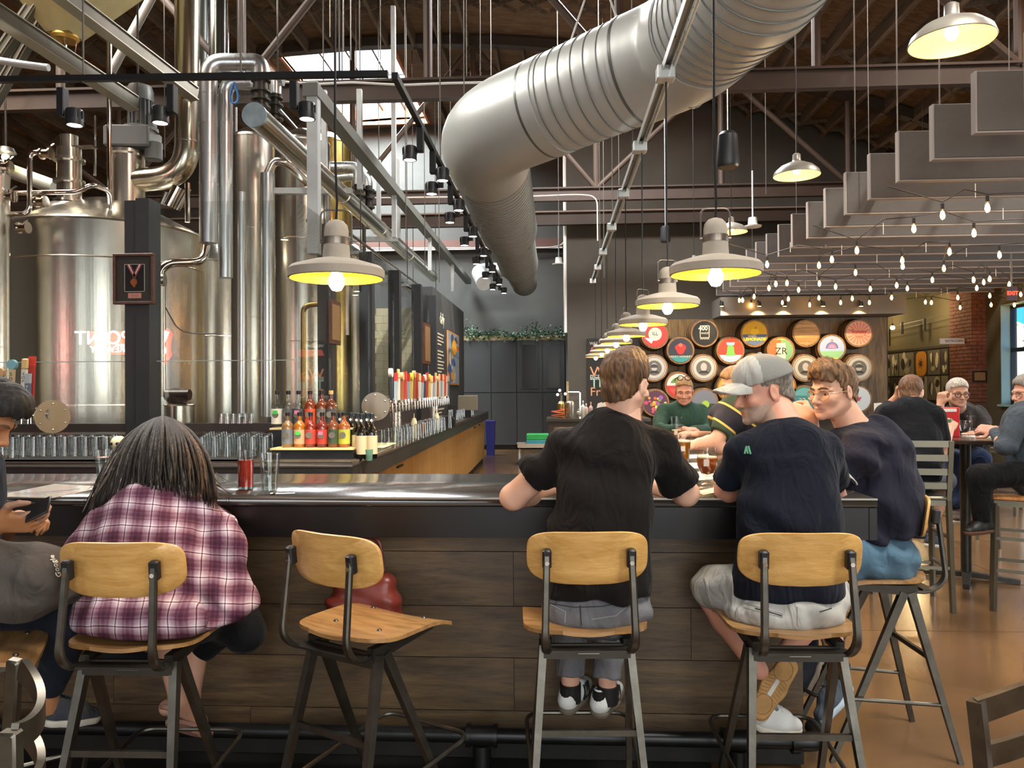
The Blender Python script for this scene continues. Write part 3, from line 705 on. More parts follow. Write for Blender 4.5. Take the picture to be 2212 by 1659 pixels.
for wp_, (x_, y_) in ((bpy.data.objects['wrapped_pipe.006'], (770, 372)), (bpy.data.objects['wrapped_pipe.005'], (740, 355))):
 p = at(x_, y_, 11.7); MB().cyl(p, (p.x, p.y, zroof(p.x) - .01), .008, n=6).build('hanger_rod', dark_steel, wp_)
v = thing('pipe_valve', 'dark cluster of valves below the wrapped elbows', 'valve', tuple(at(782, 420, 11.6)))
p = at(786, 440, 11.65); MB().cyl((p.x, p.y, 0), p, .03, n=8).build('standpipe', dark_steel, v)
m = MB(); m.cyl(at(775, 398, 11.6), at(775, 446, 11.6), .06, n=12); m.cyl(at(797, 402, 11.7), at(797, 455, 11.7), .055, n=12)
for y in (404, 420, 440): m.cyl(at(775, y, 11.6), at(775, y + 4, 11.6), .1, n=14); m.cyl(at(797, y + 6, 11.7), at(797, y + 10, 11.7), .09, n=14)
m.build('body', dark_steel, v)
def line(label, pts, r, m=chrome, rb=.09, name='sanitary_line', cat='pipe', n=12):
 t = thing(name, label, cat, tuple(pts[0])); MB().tube(bend(pts, rb, 6), r, n=n).build('tube', m, t); return t
line('bent steel line hooking up and over at the left of the kettle lid', [at(-20, 462, 8.0), at(64, 462, 8.0), at(64, 328, 8.0), at(100, 330, 8.0)], .026)
line('long bent steel line crossing above the kettle lid to the neck', [at(-20, 418, 8.1), at(170, 414, 8.1), at(198, 398, 8.1), at(236, 412, 8.4), at(238, 440, 8.6)], .026)
line('steel pipe leaving a clamp beside the framed medal and curving up to the wrapped pipe', [at(345, 640, 7.9), at(345, 567, 7.9), at(440, 567, 8.1), at(447, 520, 8.2)], .045, rb=.2)
for k, (x, y0, y1, d, w) in enumerate(((236, 0, 560, 8.6, .025), (205, 250, 380, 9.5, .016), (405, 395, 480, 8.9, .03))):
 line(['thin steel standpipe behind the gearbox', 'thin steel rod above the sight glass', 'thin steel standpipe under the exhaust elbow'][k], [at(x, y0 - (300 if y0 == 0 else 0), d), at(x, y1, d)], w)
line('brass coloured pipe with T fitting right of the lamp among the tanks', [at(655, 900, 8.0), at(655, 660, 8.0), at(690, 657, 8.0)], .028, m=mat('brass', 'b08a4a', .3, .9))
v = thing('tee_clamp_valve', 'round steel pump head on the pipe beside the framed medal', 'valve', tuple(at(352, 610, 7.9)))
m = MB(); q = at(350, 605, 7.9); m.lathe([(.01, -.03), (.07, -.03), (.075, 0), (.07, .03), (.01, .03)], q, (1, .2, 0), 20); m.cyl(q, q + Vector((0, 0, -1.2)), .035, n=12); m.build('body', steel, v)
line('thin black cable drooping between the post and the pipes', [at(358, 665, 7.7), at(385, 715, 7.7), at(430, 722, 7.7), at(470, 720, 7.7)], .006, black_plastic, .2, 'cable', 'cable', 6)
for k, (x, y) in enumerate(((20, 425), (88, 436), (100, 332), (12, 360), (50, 492))):
 t = thing('butterfly_valve', ['steel butterfly valve on the lower left line', 'steel butterfly valve right of the lower left one', 'steel butterfly valve at the top of the hooked line', 'steel butterfly valve at the far upper left', 'steel butterfly valve on the kettle shoulder'][k], 'valve', tuple(at(x, y, 7.9)))
 q = at(x, y, 7.9); m = MB(); m.cyl(q - Vector((.05, 0, 0)), q + Vector((.05, 0, 0)), .045, n=14); m.cyl(q - Vector((.055, 0, 0)), q - Vector((.04, 0, 0)), .06, n=14); m.cyl(q + Vector((.04, 0, 0)), q + Vector((.055, 0, 0)), .06, n=14); m.build('body', chrome, t)
 m = MB(); m.bar(q + Vector((0, 0, .05)), q + Vector((.1, -.03, .1)), .02, .012); m.cyl(q, q + Vector((0, 0, .07)), .015); m.build('handle', chrome, t)
bl = at(50, 380, 9.6)
line('wide pale pipe crossing low behind the sight glass', [at(-30, 350, 9.8), at(120, 405, 9.6)], .09, m=mat('pale_pipe', 'b9b7a8', .4, .4), name='cross_pipe')
hp = thing('grain_hopper', 'pale cone hopper with clear sight tube hanging at the upper left', 'hopper', tuple(at(140, 60, 8.2)))
hc = at(140, 78, 8.2)
m = MB(); m.rings([[hc + Vector((x * .85, y * .85, 1.1)) for x, y in ((-1, -1), (1, -1), (1, 1), (-1, 1))], [hc + Vector((x * .13, y * .13, 0)) for x, y in ((-1, -1), (1, -1), (1, 1), (-1, 1))]])
m.build('cone', mat('hopper_paint', 'b6a878', .5, .3, var=.1), hp, angle=20)
m = MB(); m.lathe([(.13, .02), (.14, -.02), (.12, -.05)], hc, n=20); m.build('collar', mat('collar_yellow', 'c69a45', .4, .4), hp)
m = MB(); m.lathe([(.115, -.05), (.085, -.27)], hc, n=20); m.build('sight_tube', glass, hp)
m = MB(); m.lathe([(.1, -.27), (.1, -.31), (.08, -.33)], hc, n=20); m.cyl(hc + Vector((0, 0, -.05)), hc + Vector((0, 0, -.27)), .018); m.build('lower_clamp', steel, hp)
beam_m = mat('conveyor_steel', '6d695c', .45, .5, var=.15, vscale=5)
def conv(label, p, q, w, h):
 t = thing('conveyor_beam', label, 'beam', tuple(p)); MB().bar(p, q, w, h).build('channel', beam_m, t, smooth=False)
 d = (q - p); MB().bar(p + Vector((0, 0, h / 2)), q + Vector((0, 0, h / 2)), w * 1.25, .012).build('flange', mat('beam_edge', '9a9482', .4, .5), t, smooth=False)
 MB().bar(p - Vector((0, 0, h / 2)), q - Vector((0, 0, h / 2)), w * 1.25, .012).build('flange', mat('beam_edge', '9a9482', .4, .5), t, smooth=False)
conv('long sloping steel channel from the hopper toward the stack, upper one', at(110, -30, 7.4), at(420, 205, 9.0), .12, .14)
conv('long sloping steel channel below the hopper, lower one', at(-40, 8, 7.2), at(290, 225, 8.8), .12, .15)
conv('short sloping steel brace at the top left edge', at(-20, 230, 8.4), at(120, -20, 8.4), .1, .12)
conv('short sloping steel brace left of the hopper cone', at(-20, 150, 8.0), at(95, -20, 8.0), .1, .12)
line('grey pipe bending under the channels at the left edge', [at(-20, 128, 7.6), at(55, 140, 7.6), at(105, 146, 7.6)], .035, m=galv)
line('grey tube leaning up behind the exhaust stack', [at(240, 155, 9.8), at(330, -10, 9.8)], .055, m=mat('lean_tube', '9b948a', .5, .3), name='lean_tube')
t = thing('tunnel_lamp', 'glowing yellow round lamp at the left edge beyond the glass', 'lamp', tuple(at(14, 340, 9.5)))
MB().ball(at(12, 340, 9.5), .045).build('bulb', emis('lamp_white', 'ffe2a8', 14), t); m = MB(); q = at(12, 325, 9.5); m.lathe([(.12, -.03), (.09, .03), (.03, .05)], q); m.cyl(q, q + Vector((0, 0, 1.2)), .012); m.build('shade', dark_steel, t)
pd = thing('steel_drum', 'low steel drum with dark pump head behind the right pane', 'drum', tuple(at(385, 895, 7.0)))
q = at(388, 905, 7.0); m = MB(); m.lathe([(.13, -.3), (.13, .12), (.14, .13), (.12, .14)], q, n=28); m.build('drum', steel, pd)
m = MB(); m.ball(q + Vector((-.02, 0, .2)), (.1, .1, .09)); m.cyl(q + Vector((-.1, -.05, .22)), q + Vector((.12, -.05, .22)), .05); m.build('pump_head', dark_steel, pd)
for Y in (9.4, 12.4, 15.4):
 t = thing('trapeze_hanger', 'steel trapeze hanger under the pipe bundle, ' + {9.4: 'nearest', 12.4: 'middle', 15.4: 'farthest'}[Y], 'support', (PX, Y, a.z - .7))
 MB().bb(PX - .3, PX + .2, Y - .02, Y + .02, a.z - .7, a.z - .66).build('crossbar', galv, t, smooth=False)
 for x in (PX - .28, PX + .18): MB().cyl((x, Y, a.z - .68), (x, Y, zroof(x) - .01), .007, n=6).build('rod', dark_steel, t)
# spiral duct
dz = at(1040, 292, 7.7)
A = dz; Bp = at(1480, 108, 6.3); Cp = at(1640, -60, 4.9); C2 = at(1790, -330, 3.9)
Dx = A.x
sp = thing('spiral_duct', 'huge silver spiral air duct crossing overhead and running to the back', 'duct', tuple(A))
def ribbed(path, r0, r1, pitch=.13, n=40, rib=.008):
 """duct skin with spiral ribs pressed into it"""
 P = [Vector(p) for p in path]; L = [0]
 for a, b in zip(P, P[1:]): L.append(L[-1] + (b - a).length)
 out = []; rad = []; s_ = 0
 while s_ < L[-1]:
  for ds, dr in ((0, 0), (pitch * .3, .003), (pitch * .6, 0), (pitch * .93, 0), (pitch * .95, rib), (pitch * .98, rib)):
   ss = min(s_ + ds, L[-1]); i = max(k for k in range(len(L)) if L[k] <= ss + 1e-9); i = min(i, len(P) - 2)
   t = (ss - L[i]) / max(L[i + 1] - L[i], 1e-6); out.append(P[i].lerp(P[i + 1], t)); rad.append(r0 + (r1 - r0) * ss / L[-1] + dr)
  s_ += pitch
 o2 = [out[0]]; r2 = [rad[0]]
 for p, r in zip(out[1:], rad[1:]):
  if (p - o2[-1]).length > 1e-4: o2.append(p); r2.append(r)
 m = MB().tube(o2, r2, n=n)
 for i in range(len(o2) - 1):
  if abs(r2[i + 1] - r2[i]) > .0045 or r2[i + 1] - (r0 + (r1 - r0) * .5) > rib * .5 + abs(r1 - r0):
   for k in range(n): m.mi[i * n + k] = 1
 return m
duct_m = brushed('spiral_duct_sheet', 'b9bdb9', .44, 'Z', metal=.4, amt=.1); seam_m = mat('duct_seam', '6d706c', .5, .4); DM = [duct_m, seam_m]
u = (Bp - A).normalized()
e1 = [A + Vector((0, 1.0, -.0)), A + Vector((0, .45, 0)), A + u * .02, A + u * .5, A + u * 1.0]
path_e = bend([A + Vector((0, .95, 0)), A, A + u * .95], .8, 8)
MB().tube(path_e, .46, n=40).build('elbow', duct_m, sp)
ribbed([A + u * .75, Bp], .45, .45).build('spiral_section', DM, sp, angle=60)
path_e2 = bend([Bp + (A - Bp).normalized() * .5, Bp, Bp + (Cp - Bp).normalized() * .5], .5, 6)
MB().tube(path_e2, .46, n=40).build('elbow', duct_m, sp)
ribbed([Bp + (Cp - Bp).normalized() * .3, Cp, C2], .45, .45).build('spiral_section', DM, sp, angle=60)
zA = A.z
ribbed([(Dx, A.y + .85, zA), (Dx, 12.2, zA - .02)], .44, .44).build('spiral_section', DM, sp, angle=60)
ribbed([(Dx, 12.2, zA - .02), (Dx, 15.2, zA - .05)], .385, .385).build('spiral_section', DM, sp, angle=60)
ribbed([(Dx, 15.2, zA - .05), (Dx, 18.2, zA - .05)], .33, .30).build('spiral_section', DM, sp, angle=60)
for p, d, r in ((A + u * .8, u, .462), (Bp - u * .45, u, .465), (A + u * 2.2, u, .465), (Vector((Dx, A.y + .9, zA)), Vector((0, 1, 0)), .462), (Vector((Dx, 12.2, zA)), Vector((0, 1, 0)), .452), (Vector((Dx, 15.2, zA - .05)), Vector((0, 1, 0)), .40)):
 MB().cyl(p - d * .012, p + d * .012, r, n=40).build('joint_band', mat('duct_band', '6f726f', .4, .7), sp)
lab = A + u * 3.15 + Vector((0, -.43, .12))
MB().box(A.lerp(Bp, .83) + Vector((-.05, -.452, .1)), (.2, .01, .3), math.atan2(u.y, u.x)).build('foil_sticker', mat('foil', 'd5d8d6', .3, .4), sp)
for k, tt in enumerate((.62,)):
 p = A.lerp(Bp, tt);
 m = MB(); m.cyl(p + Vector((-.25, 0, .38)), p + Vector((0, 0, 1.1)), .01, n=6); m.cyl(p + Vector((.25, 0, .38)), p + Vector((0, 0, 1.1)), .01, n=6); m.cyl(p + Vector((0, 0, 1.05)), (p.x, p.y, zroof(p.x) - .2), .01, n=6); m.build('hanger', galv, sp)
t = thing('wall_duct', 'short silver duct stub turning along the grey back wall', 'duct', tuple(at(1050, 590, 18.6)))
MB().tube(bend([at(1135, 583, 18.6), at(1030, 583, 18.6), at(1045, 612, 17.5)], .4, 8), .17, n=24).build('jacket', galv, t)
rodm = mat('rod_steel', '6f6a62', .5, .6)
# acoustic baffles
felt = mat('grey_felt', '4c4743', .95, var=.05, vscale=20, sheen=.2)
felt_e = mat('felt_edge', '857c74', .9)
for k in range(17):
 Y = 5.23 + .67 * k
 x0 = ony(2106, 250, 5.9).x + .012 * (k - 1)
 t = thing('acoustic_baffle', f'grey felt baffle hung crossways over the tables, {ORD[k]} from the near end', 'baffle', ((x0 + 8.8) / 2, Y, 3.4), group='acoustic baffles')
 MB().bb(x0, 8.8, Y - .03, Y + .03, 3.43, 3.88, .006).build('felt_panel', felt, t, smooth=False)
 MB().bb(x0, 8.8, Y - .032, Y + .032, 3.418, 3.43).build('edge_strip', felt_e, t, smooth=False)
 MB().bb(x0 - .012, x0, Y - .032, Y + .032, 3.418, 3.88).build('edge_strip', felt_e, t, smooth=False)
 for xx in ((x0 + .25, 6.5) if k % 4 == 1 else (7.6,)): MB().cyl((xx, Y, 3.88), (xx, Y, zroof(xx) - .02), .004, n=5).build('hanger_wire', rodm, t)
t = thing('baffle_rail', 'pale rail running across the tops of the grey baffles', 'rail', (5.0, 9, 3.9))
MB().bb(3.6, 3.66, 5.0, 16, 3.885, 3.93).build('rail', white_paint, t, smooth=False)
# concrete pendants over the bar
conc = mat('cast_concrete', '938a7d', .8, var=.08, vscale=12, bump=.1, bscale=60)
conc_in = mat('enamel_inside', 'e8bc2e', .4)
bulb_m = emis('bulb_glow', 'ffc877', 22)
bulb_b = emis('bulb_bar', 'ffcb80', 70)
def make_pendant():
 t = thing('bar_pendant_lamp', '', 'lamp', (0, 0, 0))
 R = .195
 m = MB(); m.lathe([(R - .006, 0), (R, .004), (R + .002, .035), (R - .012, .05), (.1, .075), (.056, .085), (.053, .135), (.053, .145)], n=48, caps=False)
 m.build('shade', conc, t, world=False, angle=40)
 m = MB(); m.lathe([(R - .008, .001), (R - .012, .036), (.06, .06), (.05, .07), (.001, .07)], n=48, caps=False); m.build('shade_lining', conc_in, t, world=False)
 m = MB(); m.lathe([(.054, .14), (.0545, .15), (.0545, .165), (.054, .17)], n=32); m.build('metal_collar', mat('collar_metal', '7b7166', .35, .8), t, world=False)
 m = MB(); m.lathe([(.05, .17), (.05, .2), (.045, .222), (.03, .238), (.01, .245), (.001, .245)], n=32); m.build('cap', conc, t, world=False)
 m = MB(); m.tube(bend([(-.062, 0, .155), (-.062, 0, .285), (.062, 0, .285), (.062, 0, .155)], .03), .004, n=8); m.cyl((-.066, 0, .155), (.066, 0, .155), .008, n=8); m.build('bail', mat('bail_wire', '6a6259', .4, .8), t, world=False)
 m = MB(); m.lathe([(.001, -.05), (.018, -.046), (.031, -.025), (.032, -.005), (.02, .03), (.014, .06)], n=20); m.build('bulb', bulb_b, t, world=False)
 m = MB(); m.tube([(0, 0, .245), (.004, 0, .32), (-.003, 0, .5), (0, 0, 1.39)], .0055, n=6); m.build('cord', black_plastic, t, world=False)
 return t
PEND = [(1546, 594, 3.3), (1442, 662, 4.75), (1389, 702, 6.2), (1353, 727, 7.7), (1331, 742, 9.3), (1312, 755, 11.0), (1300, 764, 12.4), (1287, 772, 14.0)]
pl = ['bar pendant lamp of pale concrete over the man in the cap', 'second concrete bar pendant from the near end of the row', 'third concrete bar pendant from the near end of the row', 'fourth concrete bar pendant from the near end of the row', 'fifth concrete bar pendant from the near end of the row', 'sixth concrete bar pendant, low in the row behind the brown-haired head', 'seventh concrete bar pendant, nearly last of the row', 'farthest concrete bar pendant at the end of the row']
pr = make_pendant(); pr['group'] = 'concrete bar pendants'
for k, (px, py, d) in enumerate(PEND):
 p = at(px, py, d)
 if k == 0: pr.location = p; pr['label'] = pl[0]
 else: dup(pr, p, 0.3 * k, pl[k])
p = at(727, 603, 3.17); dup(pr, p, .2, 'lone concrete pendant lamp hanging before the tanks over the bar')
for k, (px, py, d) in enumerate(PEND[:5] + [(727, 603, 3.17)]):
 p = at(px, py, d); l = bpy.data.lights.new('pendant_glow', 'POINT'); l.energy = 7; l.color = (1, .72, .38); l.shadow_soft_size = .03
 o = bpy.data.objects.new('pendant_glow', l); o.location = (p.x, p.y, p.z - .09); COL.objects.link(o)
# dome pendants over the dining side
dome_m = mat('dome_enamel', '8f8a80', .35, .3)
def make_dome():
 t = thing('dome_pendant_lamp', '', 'lamp', (0, 0, 0))
 m = MB(); m.lathe([(.2, 0), (.203, .004), (.19, .04), (.14, .085), (.075, .115), (.045, .125), (.036, .14), (.034, .19), (.02, .2), (.001, .2)], n=40, caps=False); m.build('shade', dome_m, t, world=False, angle=45)
 m = MB(); m.lathe([(.198, .002), (.186, .038), (.136, .08), (.07, .108), (.001, .115)], n=40, caps=False); m.build('shade_lining', mat('dome_inside', 'd8bd72', .45), t, world=False)
 m = MB(); m.lathe([(.001, .01), (.022, .02), (.033, .045), (.028, .075), (.014, .11)], n=18); m.build('bulb', bulb_m, t, world=False)
 m = MB(); m.cyl((0, 0, .2), (0, 0, 4.05), .005, n=6); m.build('cord', black_plastic, t, world=False)
 return t
dm = make_dome(); dm['group'] = 'dome pendants over the dining side'
for k, (px, py, d, lb) in enumerate(((2056, 92, 3.9, 'large dome pendant lamp at the upper right, nearest of the domes'), (1721, 380, 6.85, 'grey dome pendant lamp below the dark roof beside the felt baffles'), (1580, 502, 9.9, 'small dome pendant lamp above the near concrete bar pendant'), (1499, 575, 14.0, 'smallest dome pendant lamp, behind the bar pendants'))):
 p = at(px, py, d)
 if k == 0: dm.location = p; dm['label'] = lb; dm.rotation_euler = (0, 0, 0)
 else: dup(dm, p, 0, lb)
 l = bpy.data.lights.new('dome_glow', 'POINT'); l.energy = 6; l.color = (1, .74, .42); l.shadow_soft_size = .04
 o = bpy.data.objects.new('dome_glow', l); o.location = (p.x, p.y, p.z - .06); COL.objects.link(o)
def speaker(label, px, py, d, s=1.0):
 p = at(px, py, d); t = thing('hanging_speaker', label, 'speaker', tuple(p))
 m = MB(); m.lathe([(.001, -.16 * s), (.09 * s, -.16 * s), (.1 * s, -.14 * s), (.085 * s, .12 * s), (.06 * s, .15 * s), (.001, .155 * s)], p, n=24); m.build('body', mat('speaker_black', '26282a', .4), t)
 m = MB(); m.lathe([(.001, -.165 * s), (.085 * s, -.165 * s), (.088 * s, -.158 * s)], p, n=24); m.build('grille', dark_steel, t)
 m = MB(); m.cyl(p + Vector((0, 0, .15 * s)), (p.x, p.y, zroof(p.x) - .2), .006, n=5); m.build('cable', galv, t)
speaker('black pendant speaker hanging left of the grey dome lamp', 1572, 322, 6.8, 1.0)
speaker('small black pendant speaker beside the far pendant cords', 1437, 505, 13.5, .9)
def ap(label, px, py, d):
 p = at(px, py, d); t = thing('ceiling_sensor', label, 'sensor', tuple(p))
 m = MB(); m.lathe([(.14, -.06), (.15, -.04), (.08, -.02), (.07, .1), (.001, .1)], p, n=20); m.build('body', white_plastic, t); MB().cyl(p + Vector((0, 0, .1)), (p.x, p.y, 5.2), .015, n=6).build('stem', galv, t)
ap('white round ceiling sensor on a stem before the grey back wall', 1207, 566, 17); ap('white round ceiling sensor right of the small dome lamp', 1626, 483, 13)
# track with spotlights
spot_face = emis('spot_face', 'fff1d8', 16)
trk_m = mat('track_black', '1c1c1d', .4, .3)
tz = at(825, 165, 4.55)
t = thing('lighting_track', 'black lighting track crossing in front of the exhaust stack', 'track', (-3, tz.y, tz.z))
a_, b_ = ony(838, 160, tz.y), ony(-40, 173, tz.y)
MB().bar(a_, b_, .035, .035).build('rail', trk_m, t, smooth=False)
for px in (733, 180, 520):
 p = ony(px, 165, tz.y); MB().cyl((p.x, p.y, a_.z), (p.x, p.y, zroof(p.x) - .3), .006, n=5).build('hanger_wire', rodm, t)
TX = a_.x + .04
t = thing('lighting_track', 'black lighting track running away over the back bar', 'track', (TX, 9, a_.z))
MB().bb(TX - .018, TX + .018, a_.y, 13.2, a_.z - .03, a_.z + .01).build('rail', trk_m, t, smooth=False)
for Y in (6.3, 8.0, 9.8, 11.5): MB().cyl((TX, Y, a_.z), (TX, Y, zroof(TX) - .3), .006, n=5).build('hanger_wire', rodm, t)
def make_spot():
 t = thing('track_spotlight', '', 'spotlight', (0, 0, 0))
 m = MB(); m.bb(-.022, .022, -.03, .03, -.2, -.03, .004); m.build('adapter_box', trk_m, t, world=False, smooth=False)
 m = MB(); m.lathe([(.001, -.16), (.045, -.16), (.048, -.165), (.05, -.255), (.048, -.257), (.042, -.257), (.04, -.25), (.001, -.25)], (.075, 0, 0), n=24); m.build('lamp_body', mat('spot_body', '232425', .45, .3), t, world=False)
 for k in range(10):
  a = 2 * PI * k / 10
  MB().bar((.075 + .047 * math.cos(a), .047 * math.sin(a), -.17), (.075 + .047 * math.cos(a), .047 * math.sin(a), -.215), .006, .012, up=(math.cos(a), math.sin(a), 0)).build('cooling_fin', trk_m, t, world=False, smooth=False)
 m = MB(); m.cyl((.075, 0, -.252), (.075, 0, -.2545), .041, n=20); m.build('lens', spot_face, t, world=False)
 m = MB(); m.bar((.0, 0, -.19), (.05, 0, -.2), .02, .02); m.build('pivot', trk_m, t, world=False, smooth=False)
 return t
sp0 = make_spot(); sp0['group'] = 'track spotlights'; first = True
SPOTS = []
for px, lb in ((135, 'black spotlight on the crossing track, first from the left'), (372, 'black spotlight on the crossing track beside the exhaust stack'), (636, 'black spotlight on the crossing track near the roof light')):
 p = ony(px, 168, tz.y); SPOTS.append(((p.x, tz.y, a_.z), 0 if px != 372 else PI, lb, 1.0))
for k, Y in enumerate((5.35, 5.9, 6.3, 6.9, 7.4, 8.1, 8.6, 9.3, 9.9, 10.6, 11.2, 11.9, 12.5, 13.0)):
 SPOTS.append(((TX, Y, a_.z), 0 if k % 2 else PI, f'black spotlight on the track over the back bar, {ORD[k]} from the near end', 1.0))
for loc, rz, lb, sc in SPOTS:
 if first: sp0.location = loc; sp0.rotation_euler = (0, 0, rz); sp0['label'] = lb; first = False
 else: dup(sp0, loc, rz, lb)
for loc, rz, lb, sc in SPOTS:
 l = bpy.data.lights.new('spot_beam', 'SPOT'); l.energy = 60; l.color = (1, .88, .7); l.spot_size = math.radians(70); l.spot_blend = .6; l.shadow_soft_size = .04
 o = bpy.data.objects.new('spot_beam', l); o.location = (loc[0] + .075 * math.cos(rz), loc[1] + .075 * math.sin(rz), loc[2] - .27); COL.objects.link(o)
sz = at(1440, 135, 4.7).z; SX = at(1440, 135, 4.7).x
t = thing('strut_channel', 'galvanised strut channel with junction boxes above the pendant row', 'channel', (SX, 8, sz))
m = MB(); m.bb(SX - .022, SX - .018, 3.2, 14.4, sz - .04, sz + .01); m.bb(SX + .018, SX + .022, 3.2, 14.4, sz - .04, sz + .01); m.bb(SX - .022, SX + .022, 3.2, 14.4, sz + .008, sz + .012); m.build('channel', galv, t, smooth=False)
m = MB(); m.cyl((SX + .05, 3.2, sz - .01), (SX + .05, 13.8, sz - .01), .011, n=8); m.build('conduit', galv, t)
for k, (px, py, d) in enumerate(PEND):
 p = at(px, py, d)
 b = MB(); b.bb(SX - .055, SX + .055, p.y - .05, p.y + .05, sz - .09, sz - .005, .006); b.build('junction_box', galv, t)
for Y in (4.4, 6.8, 9.2, 11.8): MB().cyl((SX, Y, sz), (SX, Y, zroof(SX) - .2), .006, n=5).build('hanger_rod', rodm, t)
line('bundle of pale cables strung along the nearest truss chord', [at(600, 176, 9.2), at(690, 182, 9.2), at(760, 178, 9.2), at(870, 184, 9.2), at(960, 180, 9.2), at(1050, 178, 9.2)], .014, white_plastic, .1, 'cable_bundle', 'cable', 6)
line('pale conduit cable clipped along the far truss chord', [at(760, 428, 14.4), at(1150, 424, 14.4), at(1250, 420, 14.4), at(1290, 424, 14.4), at(1291, 520, 14.4)], .014, mat('pale_cable', 'b7ada0', .6), .2, 'cable_bundle', 'cable', 6)
line('pale conduit looping down the grey back wall from the ledge', [at(770, 537, 19.3), at(1190, 535, 19.3), at(1220, 528, 19.3), at(1222, 400, 19.3)], .02, white_plastic, .3, 'cable_bundle', 'cable', 6)
hr = [(517, 8.8, 0, 120), (527, 8.6, 0, 180), (713, 8.9, 0, 80), (724, 9.0, 0, 300), (742, 8.4, 0, 110), (758, 8.2, 0, 130), (822, 10, 0, 155), (877, 10.4, 0, 560), (918, 11, 0, 580), (949, 11.5, 180, 610), (974, 10, 0, 420), (1008, 10, 0, 165), (1305, 13, 290, 600), (1337, 14, 280, 400), (1207, 12, 320, 520), (232, 9, 0, 300), (298, 9, 40, 260), (356, 9.4, 100, 340), (1848, 8.4, 0, 380), (2030, 7.0, 110, 260), (1939, 8.0, 170, 330), (1655, 10.5, 190, 420)]
for k, (px, d, y0, y1) in enumerate(sorted(hr)):
 p, q = at(px, y1, d), at(px, y0, d)
 t = thing('hanger_rod', f'thin bare steel hanger rod below the roof, {ORD[k]} from the left', 'rod', tuple(p), group='hanger rods')
 q2 = (p.x, p.y, zroof(p.x) - .01); MB().cyl(p, q2, .006 if k != 1 else .012, n=6).build('rod', rodm, t)
# string lights
wire_m = mat('string_wire', '2a2420', .6)
sock_m = mat('string_socket', '1d1a18', .5)
filament = emis('filament_glow', 'ffc06a', 45)
clear_b = pane('bulb_glass', (1, .93, .8))
BPX = [(1974, 487), (2036, 457), (2133, 441), (2104, 497), (1851, 535), (1949, 557), (1797, 555), (1769, 568), (2051, 538), (2159, 545), (1848, 584), (2039, 575), (2014, 600), (2125, 605), (1848, 585), (1950, 570), (1676, 609), (1700, 607), (1770, 608), (1805, 615), (1880, 620), (1937, 612), (1960, 619), (2103, 600), (2138, 598), (2015, 602), (2110, 618), (2185, 622),
 (1725, 622), (1661, 618), (1597, 645), (1604, 645), (1629, 637), (1623, 656), (1690, 650), (1703, 642), (1749, 655), (1769, 640), (1816, 650), (1841, 641), (1878, 650), (1926, 639), (1946, 657), (1999, 649), (2012, 650), (2069, 639), (2074, 661), (2138, 635), (2141, 655), (2191, 655), (1591, 651), (1657, 566), (1928, 708), (2180, 610), (2205, 632)]
seen = set(); uniq = []
for x, y in BPX:
 key = (round(x / 9), round(y / 9))
 if key in seen: continue
 seen.add(key); uniq.append((x, y))
def mkbulb(t, p):
 m = MB(); m.cyl(p + Vector((0, 0, .02)), p + Vector((0, 0, .075)), .016, n=10); so_ = m.build('socket', sock_m, t)
 m = MB(); m.lathe([(.001, -.085), (.012, -.08), (.027, -.055), (.03, -.03), (.022, .0), (.013, .025)], p, n=14); m.build('bulb', clear_b, t)
 m = MB(); m.lathe([(.001, -.074), (.015, -.066), (.022, -.038), (.015, -.005), (.001, .014)], p, n=10); m.build('filament', filament, t)
ranks = {}
for x, y in uniq:
 zb = 3.2 - .05 * (hash((x, y)) % 3) / 2
 if (x, y) == (1928, 708): continue
 p = onz(x, y, zb)
 if p.y > 16.2: p = at(x, y, 15.6)
 r = int(round((p.y - 5.5) / 1.55)); ranks.setdefault(r, []).append(p)
for i, r in enumerate(sorted(ranks)):
 ps = sorted(ranks[r], key=lambda p: p.x)
 t = thing('string_light', f'string of small filament bulbs looped under the baffles, {ORD[i]} row from the near end', 'string light', tuple(ps[0]), group='string lights')
 pts = [Vector((min(ps[0].x - .5, 3.6), ps[0].y, 3.42))]
 for a, b in zip(ps, ps[1:] + [Vector((max(8.6, ps[-1].x + .4), ps[-1].y, ps[-1].z))]):
  top = a + Vector((0, 0, .09)); pts.append(top)
  mid = (a + b) / 2; pts.append(Vector((mid.x, mid.y, max(a.z, b.z) + .17)))
 pts.append(Vector((8.8, ps[-1].y, 3.42)))
 sm = []
 for a, b in zip(pts, pts[1:]):
  for q in range(4): sm.append(a.lerp(b, q / 4))
 MB().tube(sm + [pts[-1]], .006, n=5).build('wire', wire_m, t)
 for p in ps: mkbulb(t, p)
 hk = MB()
 for p in ps[::2]: hk.cyl((p.x + .3, p.y, 3.3), (p.x + .3, p.y, 3.43), .004, n=5)
 hk.build('hook', white_paint, t)
